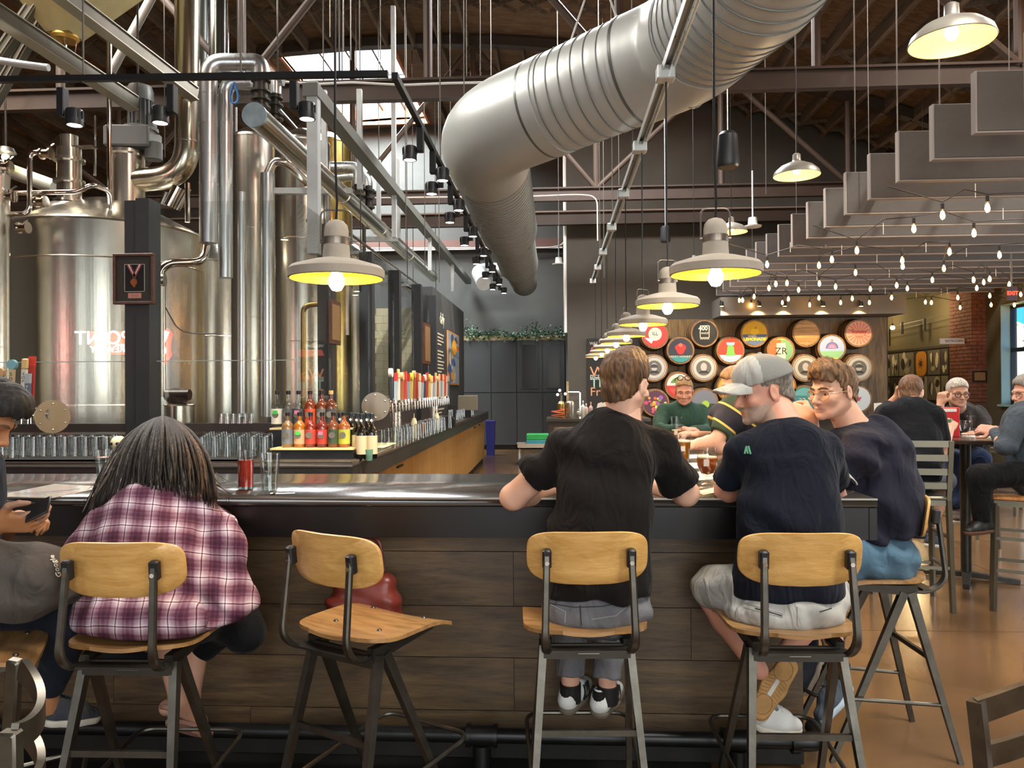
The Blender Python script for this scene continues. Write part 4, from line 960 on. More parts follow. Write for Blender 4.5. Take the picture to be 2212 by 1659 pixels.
# plywood bar stools
def make_stool(label, loc, rotz):
 """faces +Y; seat top about 0.755"""
 t = thing('bar_stool', label, 'stool', loc, rotz, 'plywood bar stools')
 def outline(s_):   # half width at depth s_ 0 rear .. 1 front
  return .212 * max(.12, 1 - abs(max(0, .46 - s_) / .46) ** 2.3) ** (1 / 2.3) * (1 - .06 * max(0, (s_ - .85) / .15) ** 2)
 NX, NY = 12, 16; top = []; bot = []
 for j in range(NY + 1):
  s_ = (j / NY) ** 1.3; w_ = outline(s_); row = []
  for i in range(NX + 1):
   u_ = i / NX * 2 - 1; y = -.2 + (s_ ** 1.25) * .41
   z = .742 + .008 * u_ * u_ + .03 * max(0, .3 - s_) + (-.03 * ((s_ - .72) / .28) ** 2 if s_ > .72 else 0)
   row.append(Vector((u_ * w_, y, z)))
  top.append(row)
 m = MB(); idx = {}
 for lay, dzz in ((0, 0), (1, -.013)):
  for j in range(NY + 1):
   for i in range(NX + 1): idx[lay, j, i] = len(m.v); m.v.append(top[j][i] + Vector((0, 0, dzz)))
 for j in range(NY):
  for i in range(NX):
   m.face((idx[0, j, i], idx[0, j, i + 1], idx[0, j + 1, i + 1], idx[0, j + 1, i])); m.face((idx[1, j, i], idx[1, j + 1, i], idx[1, j + 1, i + 1], idx[1, j, i + 1]))
 edge = [(0, i) for i in range(NX)] + [(j, NX) for j in range(NY)] + [(NY, i) for i in range(NX, 0, -1)] + [(j, 0) for j in range(NY, 0, -1)]
 for a, b in zip(edge, edge[1:] + edge[:1]): m.face((idx[0, a[0], a[1]], idx[1, a[0], a[1]], idx[1, b[0], b[1]], idx[0, b[0], b[1]]))
 m.build('seat', oak_seat, t, world=False, angle=50)
 for x, y in ((-.1, -.06), (.1, -.06), (-.12, .15), (.12, .15)):
  MB().lathe([(.001, .006), (.006, .0055), (.009, .002), (.009, -.002)], (x, y, .743 if y < 0 else .7345), n=10).build('seat_bolt', raw_steel, t, world=False)
 W, H, zc = .2, .088, .995
 def sup(a):
  c, s_ = math.cos(a), math.sin(a); e = 2 / 4.2
  return math.copysign(abs(c) ** e, c) * W, math.copysign(abs(s_) ** e, s_) * H * (1 - .1 * (math.copysign(1, -s_) > 0) * 0)
 m = MB(); rings = []
 for sc, th in ((.985, .0065), (1.0, .0045), (1.0, -.0045), (.985, -.0065)):
  r = []
  for k in range(56):
   x, z = sup(2 * PI * k / 56); x *= sc; z *= sc
   zz = z * (1 - .10 * max(0, -z / H) * (x / W) ** 2 * 0) - (.018 * (x / W) ** 2 * (1 if z < 0 else .0) * 0)
   if z < 0: zz = z + .012 * (abs(x) / W) ** 3
   else: zz = z
   yb = -.205 + .05 * (x / W) ** 2 - .03 * (zz / H) * .5 + th
   r.append((x, yb, zc + zz))
  rings.append(r)
 full = []
 for th in (.0065, -.0065):
  for q in (.0, .35, .7):
   r = []
   for k in range(56):
    x, z = sup(2 * PI * k / 56); x *= q * .985; z *= q * .985
    if z < 0: z = z + .012 * (abs(x) / W) ** 3
    r.append((x, -.205 + .05 * (x / W) ** 2 - .03 * (z / H) * .5 + th, zc + z))
   full.append(r)
 m.rings(full[:3] + rings + full[:2:-1], caps=True); m.build('backrest', oak, t, world=False, angle=50)
 for sx in (-1, 1):
  x = .14 * sx
  pts = bend([(x * .97, -.232, 1.02), (x * 1.03, -.262, .74), (x * .96, -.2, .685), (x * .9, -.06, .69)], .07, 7)
  u_ = MB(); sec = []
  for i, p in enumerate(pts):
   a, b = pts[max(i - 1, 0)], pts[min(i + 1, len(pts) - 1)]; d = (Vector(b) - Vector(a)).normalized(); n_ = d.cross(Vector((1, 0, 0))).normalized()
   wd = .011 + .005 * math.sin(PI * i / (len(pts) - 1)); th = .009
   p = Vector(p); ex = Vector((1, 0, 0)); sec.append([p + ex * wd + n_ * th * .4, p + ex * wd * .6 + n_ * th, p - ex * wd * .6 + n_ * th, p - ex * wd + n_ * th * .4, p - ex * wd - n_ * th * .6, p + ex * wd - n_ * th * .6])
  u_.rings(sec); u_.build('back_upright', raw_steel, t, world=False, angle=40)
  m = MB(); m.box((x * .97, -.226, 1.0), (.029, .03, .062), Matrix.Rotation(.1, 3, 'X'), .005); cap = m.build('upright_cap', black_metal, t, world=False)
  m = MB(); m.cyl((x * .97, -.238, .988), (x * .97, -.246, .988), .007, n=10); m.build('screw', chrome, cap, world=False)
 m = MB(); m.bar((-.145, -.135, .672), (.145, -.135, .672), .012, .05); m.bar((-.145, -.19, .695), (.145, -.19, .695), .05, .008)
 for sx in (-1, 1): m.bar((.135 * sx, -.14, .69), (.15 * sx, .15, .715), .028, .045, h1=.02);
 m.bar((-.15, .1, .705), (.15, .1, .705), .03, .02); m.build('seat_frame', dark_steel, t, world=False, angle=30)
 MB().bb(-.03, .04, -.1435, -.1415, .664, .682).build('maker_plate', mat('maker_plate', 'b5b2a8', .4, .4), t, world=False, smooth=False)
 for sx in (-1, 1):
  MB().bar((.145 * sx, -.115, .685), (.20 * sx, -.285, .0), .034, .026, up=(1, 0, 0), w1=.02, h1=.018).build('leg', raw_steel, t, world=False, angle=30)
  MB().bar((.145 * sx, -.085, .685), (.19 * sx, .235, .0), .034, .026, up=(1, 0, 0), w1=.02, h1=.018).build('leg', raw_steel, t, world=False, angle=30)
 def legp(sx, z, rear):
  f_ = (.685 - z) / .685
  return Vector((.145 * sx + (.055 if rear else .045) * sx * f_, (-.115 - .17 * f_) if rear else (-.085 + .32 * f_), z))
 m = MB(); m.bar(legp(-1, .42, True), legp(1, .42, True), .014, .02); m.build('rear_rung', raw_steel, t, world=False, angle=30)
 m = MB(); a_, b_ = legp(-1, .23, True), legp(1, .23, True)
 c_, d_ = legp(-1, .30, False), legp(1, .30, False)
 m.tube(bend([a_, Vector((c_.x - .03, .32, .275)), Vector((d_.x + .03, .32, .275)), b_], .07, 7), .0085, n=8); m.build('foot_ring', raw_steel, t, world=False)
 return t
oak_seat = wood('oak_seat', '7d5a34', 'ac8350', 'X', 1.2, rough=.3, coat=.25)
def dep(p, r=0): return p
def stool_at(px, d, rot, label, first=None):
 p = at(px, 1000, d); loc = (p.x, p.y, 0)
 return make_stool(label, loc, rot) if first is None else dup(first, loc, rot, label)
s0 = stool_at(321, 2.575, math.radians(1), 'plywood bar stool under the woman in the plaid shirt')
stool_at(796, 2.67, math.radians(-29), 'empty plywood bar stool turned aside between the woman and the black shirt', s0)
stool_at(1258, 2.70, math.radians(3), 'plywood bar stool under the man in the plain black t-shirt', s0)
stool_at(1692, 2.66, math.radians(1.5), 'plywood bar stool under the man in the pale cap', s0)
stool_at(1872, 3.36, math.radians(92), 'plywood bar stool sideways at the bar end under the blue shorts', s0)
stool_at(-75, 2.42, math.radians(-62), 'plywood bar stool at the left edge under the dark-haired man', s0)
# ladder-back metal bar chairs at the far table
cm = mat('gunmetal', '6b6759', .35, .7, var=.1)
def metal_chair(label, loc, rotz, seat_m, h=.76, slats=4, back=1.17, group=None):
 t = thing('metal_bar_chair', label, 'chair', loc, rotz, group or 'metal bar chairs')
 for sx in (-1, 1):
  MB().bar((.2 * sx, -.23, 0), (.19 * sx, -.19, h), .03, .03).build('leg', cm, t, world=False, smooth=False)
  MB().bar((.21 * sx, .2, 0), (.19 * sx, .18, h - .02), .03, .03).build('leg', cm, t, world=False, smooth=False)
  if slats: MB().bar((.19 * sx, -.19, h), (.19 * sx, -.25, back), .03, .032).build('back_post', cm, t, world=False, smooth=False)
 MB().bb(-.21, .21, -.2, .2, h, h + .025, .008).build('seat', seat_m, t, world=False)
 MB().bb(-.2, .2, -.19, .19, h - .04, h).build('apron', cm, t, world=False, smooth=False)
 for k in range(slats):
  z = h + .1 + (back - h - .12) * k / max(1, slats - 1); y = -.19 - .06 * (z - h) / (back - h)
  MB().bb(-.18, .18, y - .008, y + .008, z - .022, z + .022).build('slat', cm, t, world=False, smooth=False)
 for z in (.28, .5):
  for sx in (-1, 1): MB().bar((.2 * sx, -.21, z), (.2 * sx, .19, z), .02, .02).build('rung', cm, t, world=False, smooth=False)
 MB().bar((-.2, -.215, .3), (.2, -.215, .3), .02, .02).build('rung', cm, t, world=False, smooth=False)
 MB().bar((-.2, .195, .25), (.2, .195, .25), .02, .02).build('rung', cm, t, world=False, smooth=False)
 return t
wood_seat = wood('beech_seat', '8a5a30', 'b57f48', 'X', 1.2, rough=.4)
p = at(1965, 1000, 5.5); metal_chair('ladder-back metal bar chair under the man with his back turned', (p.x, p.y, 0), math.radians(-8), cm)
p = at(2215, 1000, 5.35); metal_chair('metal bar chair with wooden seat cropped by the edge, under the black trousers', (p.x, p.y, 0), math.radians(62), wood_seat, slats=4)
p = at(2085, 1000, 7.5); metal_chair('metal bar chair behind the far table under the white-haired man', (p.x, p.y, 0), math.radians(175), cm, slats=3)
p = at(2195, 1050, 9.3); metal_chair('empty metal bar chair standing far off near the window', (p.x, p.y, 0), math.radians(100), cm, slats=3)
nick = mat('worn_nickel', '5f5a4f', .3, .85, var=.25, vscale=18)
t = thing('dining_chair', 'worn metal ladder-back chair top at the lower right corner', 'chair', tuple(at(2160, 1700, 1.55)))
d = 1.5
m = MB(); m.tube([at(2108, 1512, d), at(2118, 1600, d), at(2130, 1720, d), at(2150, 2000, d)], .019, n=4); m.build('back_post', nick, t, angle=30)
m = MB(); a_ = [at(2108, 1524, d - .005), at(2150, 1510, d + .03), at(2200, 1492, d + .06), at(2280, 1470, d + .08)]
def slat(pts, h):
 m = MB(); m.rings([[p + Vector((0, -.008, h)), p + Vector((0, .008, h)), p + Vector((0, .008, -h)), p + Vector((0, -.008, -h))] for p in pts]); return m
slat([p + Vector((0, 0, -.012)) for p in a_], .024).build('slat', nick, t, angle=30)
slat([at(2126, 1632, d), at(2170, 1620, d + .03), at(2230, 1600, d + .06), at(2290, 1585, d + .08)], .022).build('slat', nick, t, angle=30)
m = MB(); q = at(2330, 1500, d + .1); m.tube([q, q + Vector((0, -.02, -.4)), Vector((q.x, q.y, .0))], .018, n=4); m.build('back_post', nick, t, angle=30)
q0 = at(2150, 2000, d); m = MB(); m.tube([q0, (q0.x + .01, q0.y, 0)], .018, n=4); m.build('leg', nick, t, angle=30)
m = MB(); m.rings([[(q0.x - .02, q0.y, .45), (q0.x + .42, q0.y + .1, .45), (q0.x + .5, q0.y - .3, .45), (q0.x + .05, q0.y - .38, .45)], [(q0.x - .02, q0.y, .47), (q0.x + .42, q0.y + .1, .47), (q0.x + .5, q0.y - .3, .47), (q0.x + .05, q0.y - .38, .47)]]); m.build('seat', nick, t)
for dx, dy in ((.5, -.3), (.05, -.38)): MB().tube([(q0.x + dx, q0.y + dy, .45), (q0.x + dx, q0.y + dy, 0)], .016, n=4).build('leg', nick, t)
t = thing('dining_chair', 'worn metal chair back with curved rails at the lower left corner', 'chair', tuple(at(40, 1700, 1.45)))
d = 1.45
def post(a, b, w):
 return MB().bar(a, b, w, w * .8, up=(0, 1, 0), bev=.004)
post(at(33, 1424, d + .12), at(22, 1590, d + .14), .028).build('back_post', nick, t)
q = at(22, 1590, d + .14); MB().bar(q, (q.x, q.y + .02, 0), .028, .024, up=(0, 1, 0)).build('back_post', nick, t)
post(at(22, 1578, d - .12), at(24, 1800, d - .12), .034).build('back_post', nick, t)
q = at(24, 1800, d - .12); MB().bar(q, (q.x, q.y, 0), .034, .026, up=(0, 1, 0)).build('back_post', nick, t)
def crv(pts, w, h):
 P = []
 for i in range(25):
  s_ = i / 24 * (len(pts) - 1); k = min(int(s_), len(pts) - 2); P.append(s_)
 out = []
 n = len(pts) - 1
 for i in range(25):
  tt = i / 24; acc = Vector((0, 0, 0))
  for k in range(n + 1): acc += pts[k] * (math.comb(n, k) * (1 - tt) ** (n - k) * tt ** k)
  out.append(acc)
 m = MB(); rs = []
 for i, p in enumerate(out):
  dd = (out[min(i + 1, 24)] - out[max(i - 1, 0)]).normalized(); s = dd.cross(Vector((0, 0, 1))).normalized(); u = s.cross(dd)
  rs.append([p + s * w + u * h, p - s * w + u * h, p - s * w - u * h, p + s * w - u * h])
 m.rings(rs); return m
for dy in (0, 130, 260):
 crv([at(45, 1442 + dy, d + .12), at(95, 1490 + dy, d + .1), at(125, 1560 + dy, d - .0), at(45, 1590 + dy, d - .1), at(28, 1592 + dy, d - .12)], .007, .022).build('rail', nick, t, angle=40)
# bodies: one smooth skin grown round a skeleton
class Body:
 """signed-distance grid; shapes melt into each other and are skinned in one piece"""
 def __init__(s, lo, hi, h):
  s.h = h; s.lo = np.array(lo, 'f4'); n = np.ceil((np.array(hi) - np.array(lo)) / h).astype(int) + 1
  s.ax = [s.lo[i] + h * np.arange(n[i], dtype='f4') for i in range(3)]; s.d = np.full(n, 1.0, 'f4')
 def _put(s, lo, hi, fn, k, op):
  mg = k + 3 * s.h; sl = []
  for i in range(3):
   a = int(np.floor((lo[i] - mg - s.lo[i]) / s.h)); b = int(np.ceil((hi[i] + mg - s.lo[i]) / s.h)) + 1
   a = max(a, 0); b = min(b, s.d.shape[i])
   if b <= a: return s
   sl.append(slice(a, b))
  X = s.ax[0][sl[0]][:, None, None]; Y = s.ax[1][sl[1]][None, :, None]; Z = s.ax[2][sl[2]][None, None, :]
  v = fn(X, Y, Z).astype('f4'); c = s.d[tuple(sl)]
  if op == 'u':
   h = np.clip(.5 + .5 * (c - v) / k, 0, 1); s.d[tuple(sl)] = c * (1 - h) + v * h - k * h * (1 - h)
  else:
   v = -v; h = np.clip(.5 - .5 * (c - v) / k, 0, 1); s.d[tuple(sl)] = c * (1 - h) + v * h + k * h * (1 - h)
  return s
 def cap(s, a, b, ra, rb=None, k=.02, op='u', fl=None, cut=False):
  a = np.array(a, 'f4'); b = np.array(b, 'f4'); rb = ra if rb is None else rb; ba = b - a; L2 = float(ba @ ba) + 1e-9
  R = max(ra, rb); lo = np.minimum(a, b) - R; hi = np.maximum(a, b) + R
  def fn(X, Y, Z):
   px, py, pz = X - a[0], Y - a[1], Z - a[2]
   t0 = (px * ba[0] + py * ba[1] + pz * ba[2]) / L2; t = np.clip(t0, 0, 1)
   qx, qy, qz = px - t * ba[0], py - t * ba[1], pz - t * ba[2]
   if fl is not None:
    n = np.array(fl[0], 'f4'); n = n / np.linalg.norm(n); g = (qx * n[0] + qy * n[1] + qz * n[2]) * (fl[1] - 1)
    qx, qy, qz = qx + g * n[0], qy + g * n[1], qz + g * n[2]
   d = np.sqrt(qx * qx + qy * qy + qz * qz) - (ra + (rb - ra) * t)
   if cut: d = np.maximum(d, (t0 - 1) * math.sqrt(L2))
   return d
  return s._put(lo, hi, fn, k, op)
 def ell(s, c, r, R=None, k=.02, op='u'):
  c = np.array(c, 'f4'); r = np.array(r, 'f4'); R = np.eye(3, dtype='f4') if R is None else np.array(R, 'f4'); m = float(max(r))
  def fn(X, Y, Z):
   x, y, z = X - c[0], Y - c[1], Z - c[2]
   u = [R[0][i] * x + R[1][i] * y + R[2][i] * z for i in range(3)]
   k0 = np.sqrt(sum((u[i] / r[i]) ** 2 for i in range(3))); k1 = np.sqrt(sum((u[i] / r[i] ** 2) ** 2 for i in range(3))) + 1e-9
   return k0 * (k0 - 1) / k1
  return s._put(c - m, c + m, fn, k, op)
 def box(s, c, hf, R=None, rd=.01, k=.02, op='u'):
  c = np.array(c, 'f4'); hf = np.array(hf, 'f4') - rd; R = np.eye(3, dtype='f4') if R is None else np.array(R, 'f4'); m = float(np.linalg.norm(hf)) + rd
  def fn(X, Y, Z):
   x, y, z = X - c[0], Y - c[1], Z - c[2]
   q = [np.abs(R[0][i] * x + R[1][i] * y + R[2][i] * z) - hf[i] for i in range(3)]
   return np.sqrt(sum(np.maximum(v, 0) ** 2 for v in q)) + np.minimum(np.maximum(np.maximum(q[0], q[1]), q[2]), 0) - rd
  return s._put(c - m, c + m, fn, k, op)
 def chain(s, pts, rs, k=.02, **kw):
  for i in range(len(pts) - 1): s.cap(pts[i], pts[i + 1], rs[i], rs[i + 1], k, **kw)
  return s
 def plane(s, p, n, k=.004):
  """keep the side the normal points away from"""
  p = np.array(p, 'f4'); n = np.array(n, 'f4'); n /= np.linalg.norm(n)
  v = (s.ax[0][:, None, None] - p[0]) * n[0] + (s.ax[1][None, :, None] - p[1]) * n[1] + (s.ax[2][None, None, :] - p[2]) * n[2]
  h = np.clip(.5 - .5 * (s.d - v) / k, 0, 1); s.d = (s.d * (1 - h) + v * h + k * h * (1 - h)).astype('f4'); return s
 def folds(s, amp, dirs, freq, warp=1.2, seed=0.0):
  """cloth creases: warped ridges along a few directions"""
  X, Y, Z = s.ax[0][:, None, None], s.ax[1][None, :, None], s.ax[2][None, None, :]
  w = np.sin(9 * X + 5 * Z + seed) + np.sin(7 * Y - 6 * Z + 2 * seed) + .6 * np.sin(13 * Z + 4 * X + seed)
  near = np.abs(s.d) < .06
  for i, dv in enumerate(dirs):
   f = dv[0] * X + dv[1] * Y + dv[2] * Z
   v = np.sin(f * freq * (1 + .23 * i) + warp * w + seed * 3 + i)
   s.d = s.d + (amp / (1 + .5 * i)) * np.where(near, np.sign(v) * np.abs(v) ** .8 * (.5 + .5 * np.sin(w * 1.3 + i)), 0).astype('f4')
  return s
 def skin(s, smooth=1):
  d = s.d; sg = d < 0; c = [d[i:d.shape[0] - 1 + i, j:d.shape[1] - 1 + j, k:d.shape[2] - 1 + k] for i in (0, 1) for j in (0, 1) for k in (0, 1)]
  any_ = np.zeros(c[0].shape, bool); all_ = np.ones(c[0].shape, bool)
  for q in c: b = q < 0; any_ |= b; all_ &= b
  cells = np.argwhere(any_ & ~all_)
  if len(cells) == 0: return np.zeros((0, 3)), np.zeros((0, 4), int)
  cv = np.stack([q[cells[:, 0], cells[:, 1], cells[:, 2]] for q in c], 1)
  off = np.array([(i, j, k) for i in (0, 1) for j in (0, 1) for k in (0, 1)], 'f4')
  acc = np.zeros((len(cells), 3), 'f4'); cnt = np.zeros(len(cells), 'f4')
  for a in range(8):
   for b in range(a + 1, 8):
    if np.abs(off[a] - off[b]).sum() != 1: continue
    va, vb = cv[:, a], cv[:, b]; x = (va < 0) != (vb < 0); t = np.where(x, va / np.where(x, va - vb, 1), 0)[:, None]
    acc += np.where(x[:, None], off[a] + t * (off[b] - off[a]), 0); cnt += x
  V = (cells + acc / cnt[:, None]) * s.h + s.lo
  vid = np.full(c[0].shape, -1, np.int32); vid[cells[:, 0], cells[:, 1], cells[:, 2]] = np.arange(len(cells))
  Q = []
  for ax in range(3):
   o1, o2 = (ax + 1) % 3, (ax + 2) % 3
   A = [slice(None)] * 3; B = [slice(None)] * 3; A[ax] = slice(0, -1); B[ax] = slice(1, None)
   sa, sb = sg[tuple(A)], sg[tuple(B)]; e = np.argwhere(sa != sb)
   ok = (e[:, o1] > 0) & (e[:, o2] > 0) & (e[:, o1] < d.shape[o1] - 1) & (e[:, o2] < d.shape[o2] - 1); e = e[ok]
   ins = sa[e[:, 0], e[:, 1], e[:, 2]]
   def g(d1, d2):
    f = e.copy(); f[:, o1] += d1; f[:, o2] += d2; return vid[f[:, 0], f[:, 1], f[:, 2]]
   q = np.stack([g(-1, -1), g(0, -1), g(0, 0), g(-1, 0)], 1); q[~ins] = q[~ins][:, ::-1]; Q.append(q)
  Q = np.concatenate(Q); Q = Q[(Q >= 0).all(1)]
  for _ in range(smooth):
   E = np.concatenate([Q[:, [0, 1]], Q[:, [1, 2]], Q[:, [2, 3]], Q[:, [3, 0]]]); sm = np.zeros_like(V); ct = np.bincount(E[:, 0], minlength=len(V)) + np.bincount(E[:, 1], minlength=len(V))
   for i in range(3): sm[:, i] = np.bincount(E[:, 0], V[E[:, 1], i], len(V)) + np.bincount(E[:, 1], V[E[:, 0], i], len(V))
   V = V * .55 + .45 * sm / np.maximum(ct, 1)[:, None]
  return V, Q
def skin_obj(name, VQs, mats, parent, pick=None, label=None, kind=None):
 """link one mesh from one or more skins; pick(centres) gives each face its material slot"""
 if isinstance(VQs, tuple): VQs = [VQs]
 V = np.concatenate([v for v, q in VQs]); o = 0; qs = []
 for v, q in VQs: qs.append(q + o); o += len(v)
 Q = np.concatenate(qs); cen = V[Q].mean(1)
 if parent is not None:
  M = np.array(root_matrix(parent).inverted()); V = V @ M[:3, :3].T + M[:3, 3]
 me = bpy.data.meshes.new(name); me.vertices.add(len(V)); me.vertices.foreach_set('co', V.astype('f4').ravel())
 me.loops.add(Q.size); me.loops.foreach_set('vertex_index', Q.astype('i4').ravel()); me.polygons.add(len(Q))
 me.polygons.foreach_set('loop_start', np.arange(0, Q.size, 4, dtype='i4')); me.polygons.foreach_set('loop_total', np.full(len(Q), 4, 'i4'))
 me.update(calc_edges=True)
 for m in (mats if isinstance(mats, (list, tuple)) else [mats]): me.materials.append(m)
 if pick is not None: me.polygons.foreach_set('material_index', pick(cen).astype('i4'))
 return link(name, me, parent, True, None, kind, label)
def npv(v): return np.array(v, 'f4')
class Frame:
 """a local frame: x to the side, y forward, z up, placed in the world"""
 def __init__(s, o, fwd, up=(0, 0, 1)):
  s.o = Vector(o); s.y = Vector(fwd).normalized(); x = s.y.cross(Vector(up)); s.x = x.normalized(); s.z = s.x.cross(s.y)
 def p(s, x, y, z): return s.o + s.x * x + s.y * y + s.z * z
 def R(s): return np.array([[s.x[i], s.y[i], s.z[i]] for i in range(3)], 'f4')
 def local(s, P):
  M = s.R(); return (P - npv(s.o)) @ M
def dirv(yaw, pitch=0):
 """yaw 0 faces away down the room, 90 to the left; pitch up is positive"""
 y, p = math.radians(yaw), math.radians(pitch); return Vector((-math.sin(y) * math.cos(p), math.cos(y) * math.cos(p), math.sin(p)))
def skinmat(name, c):
 m = mat(name, c, .5, var=.07, vscale=14, bump=.05, bscale=120, spec=.4); b = m.node_tree.nodes['Principled BSDF']
 b.inputs['Subsurface Weight'].default_value = .12; b.inputs['Subsurface Radius'].default_value = (.02, .008, .004); b.inputs['Subsurface Scale'].default_value = .4; return m
def cloth(name, c, rough=.9, var=.06, bump=.25, bscale=260, drape=.55):
 if name in MATS: return MATS[name]
 m = mat(name, c, rough, var=var, vscale=7, bump=bump, bscale=bscale, spec=.15, sheen=.04); t = m.node_tree; L = t.links.new
 b0 = [n for n in t.nodes if n.type == 'BUMP'][0]
 tc = t.nodes.new('ShaderNodeTexCoord'); mp = t.nodes.new('ShaderNodeMapping'); mp.inputs['Scale'].default_value = (1.0, 1.0, .45); mp.inputs['Rotation'].default_value = (.2, .5, .1); L(tc.outputs['Object'], mp.inputs[0])
 n = t.nodes.new('ShaderNodeTexNoise'); n.inputs['Scale'].default_value = 11; n.inputs['Detail'].default_value = 2.5; n.inputs['Distortion'].default_value = 1.3; L(mp.outputs[0], n.inputs[0])
 b1 = t.nodes.new('ShaderNodeBump'); b1.inputs['Strength'].default_value = drape; b1.inputs['Distance'].default_value = .045; L(n.outputs['Fac'], b1.inputs['Height']); L(b1.outputs[0], b0.inputs['Normal']); return m
def hairmat(name, c1, c2, axis=(60, 60, 6)):
 if name in MATS: return MATS[name]
 m, t, b = _new(name); L = t.links.new
 tc = t.nodes.new('ShaderNodeTexCoord'); mp = t.nodes.new('ShaderNodeMapping'); mp.inputs['Scale'].default_value = axis; L(tc.outputs['Object'], mp.inputs[0])
 n = t.nodes.new('ShaderNodeTexNoise'); n.inputs['Scale'].default_value = 1.4; n.inputs['Detail'].default_value = 5; n.inputs['Distortion'].default_value = .4; L(mp.outputs[0], n.inputs[0])
 r = t.nodes.new('ShaderNodeValToRGB'); r.color_ramp.elements[0].position = .38; r.color_ramp.elements[1].position = .68; r.color_ramp.elements[0].color = lin(c1); r.color_ramp.elements[1].color = lin(c2)
 L(n.outputs['Fac'], r.inputs[0]); L(r.outputs[0], b.inputs['Base Color']); b.inputs['Roughness'].default_value = .62; b.inputs['Specular IOR Level'].default_value = .3
 bp = t.nodes.new('ShaderNodeBump'); bp.inputs['Strength'].default_value = .6; bp.inputs['Distance'].default_value = .006; L(n.outputs['Fac'], bp.inputs['Height']); L(bp.outputs[0], b.inputs['Normal']); return m
eye_w = mat('eye_white', 'd8d2ca', .25); eye_d = mat('eye_iris', '3a2c22', .15)
def head_skin(f, h=.0038, neck_to=None, s=1.0, wide=1.0, ears=True):
 """f: Frame at the middle of the head, y through the nose"""
 P = lambda x, y, z: npv(f.p(x * s * wide, y * s, z * s)); R = f.R(); c = npv(f.o); E = .19
 lo = c - E; hi = c + E
 if neck_to is not None: n_ = npv(neck_to); lo = np.minimum(lo, n_ - .085); hi = np.maximum(hi, n_ + .085)
 B = Body(lo, hi, h)
 B.ell(P(0, -.012, .038), (.077 * s * wide, .098 * s, .086 * s), R, .01)
 B.ell(P(0, .03, -.03), (.062 * s * wide, .066 * s, .088 * s), R, .03)
 for q in (-1, 1):
  B.cap(P(.052 * q, -.012, -.045), P(.03 * q, .06, -.088), .022 * s, .018 * s, .025)
  B.ell(P(.044 * q, .066, -.028), (.024 * s, .022 * s, .022 * s), R, .02)
  B.cap(P(.012 * q, .09, .016), P(.052 * q, .074, .014), .011 * s, .010 * s, .014)
 B.ell(P(0, .08, -.1), (.022 * s, .018 * s, .018 * s), R, .02)
 for q in (-1, 1): B.ell(P(.031 * q, .1, -.006), (.019 * s, .012 * s, .011 * s), R, .012, 's')
 B.cap(P(0, .09, .004), P(0, .113, -.036), .008 * s, .0125 * s, .012)
 for q in (-1, 1): B.ell(P(.012 * q, .1, -.041), (.009 * s, .011 * s, .008 * s), R, .006)
 B.ell(P(0, .0915, -.0665), (.024 * s, .008 * s, .005 * s), R, .007); B.ell(P(0, .0895, -.0785), (.02 * s, .0085 * s, .006 * s), R, .007)
 B.cap(P(-.022, .101, -.0722), P(.022, .101, -.0722), .0022 * s, None, .004, 's')
 for q in (-1, 1):   # lids over the eyeballs
  B.cap(P(.019 * q, .0835, .003), P(.045 * q, .078, .002), .0042 * s, None, .004); B.cap(P(.02 * q, .083, -.015), P(.044 * q, .078, -.013), .0036 * s, None, .004)
 if ears:
  for q in (-1, 1):
   Re = R @ np.array(Matrix.Rotation(math.radians(-18 * q), 3, 'Z') @ Matrix.Rotation(math.radians(-12), 3, 'X'), 'f4')
   B.ell(P(.079 * q, -.008, -.006), (.0085 * s, .020 * s, .033 * s), Re, .006); B.ell(P(.089 * q, -.002, -.003), (.006 * s, .012 * s, .02 * s), Re, .006, 's')
 if neck_to is not None: B.cap(P(0, -.025, -.06), neck_to, .056 * s, .06 * s, .03)
 return B.skin(1)
def eyes(f, parent, s=1.0, wide=1.0, look=(0, 1)):
 m = MB()
 for q in (-1, 1): m.ball(f.p(.0315 * q * s * wide, .0745 * s, -.0055 * s), .0122 * s, 12, 8)
 e = m.build('eyes', eye_w, parent)
 m = MB()
 for q in (-1, 1):
  d = (f.y + f.x * look[0] * .5).normalized(); c = f.p(.0315 * q * s * wide, .0745 * s, -.0055 * s); m.ball(c + d * .0078 * s, .0062 * s, 10, 6)
 m.build('irises', eye_d, e)
def brows(f, parent, m_, s=1.0, wide=1.0):
 m = MB()
 for q in (-1, 1): m.tube([f.p(x * q * s * wide, y * s, z * s) for x, y, z in ((.012, .104, .017), (.026, .101, .023), (.042, .091, .022), (.053, .079, .015))], [.003 * s, .0046 * s, .0042 * s, .002 * s], n=6)
 m.build('eyebrows', m_, parent)
def face_pick(f, s=1.0, stub=False, line=-.035):
 def pick(C):
  L = f.local(C) / s; x, y, z = L[:, 0], L[:, 1], L[:, 2]; out = np.zeros(len(C), int)
  lips = (np.abs(x) < .026 - .0 * z) & (y > .082) & (z < -.063) & (z > -.083) & (np.abs(x) < .027 - 1.2 * np.abs(z + .0725) * .6)
  if stub:
   st = (z < line - .4 * (np.abs(x) < .03) * 0 + .35 * np.maximum(0, .02 - y)) & (y > .012) & (z > -.128) & ~((np.abs(x) < .018) & (z > -.052))
   out[st] = 2
  out[lips] = 1; return out
 return pick
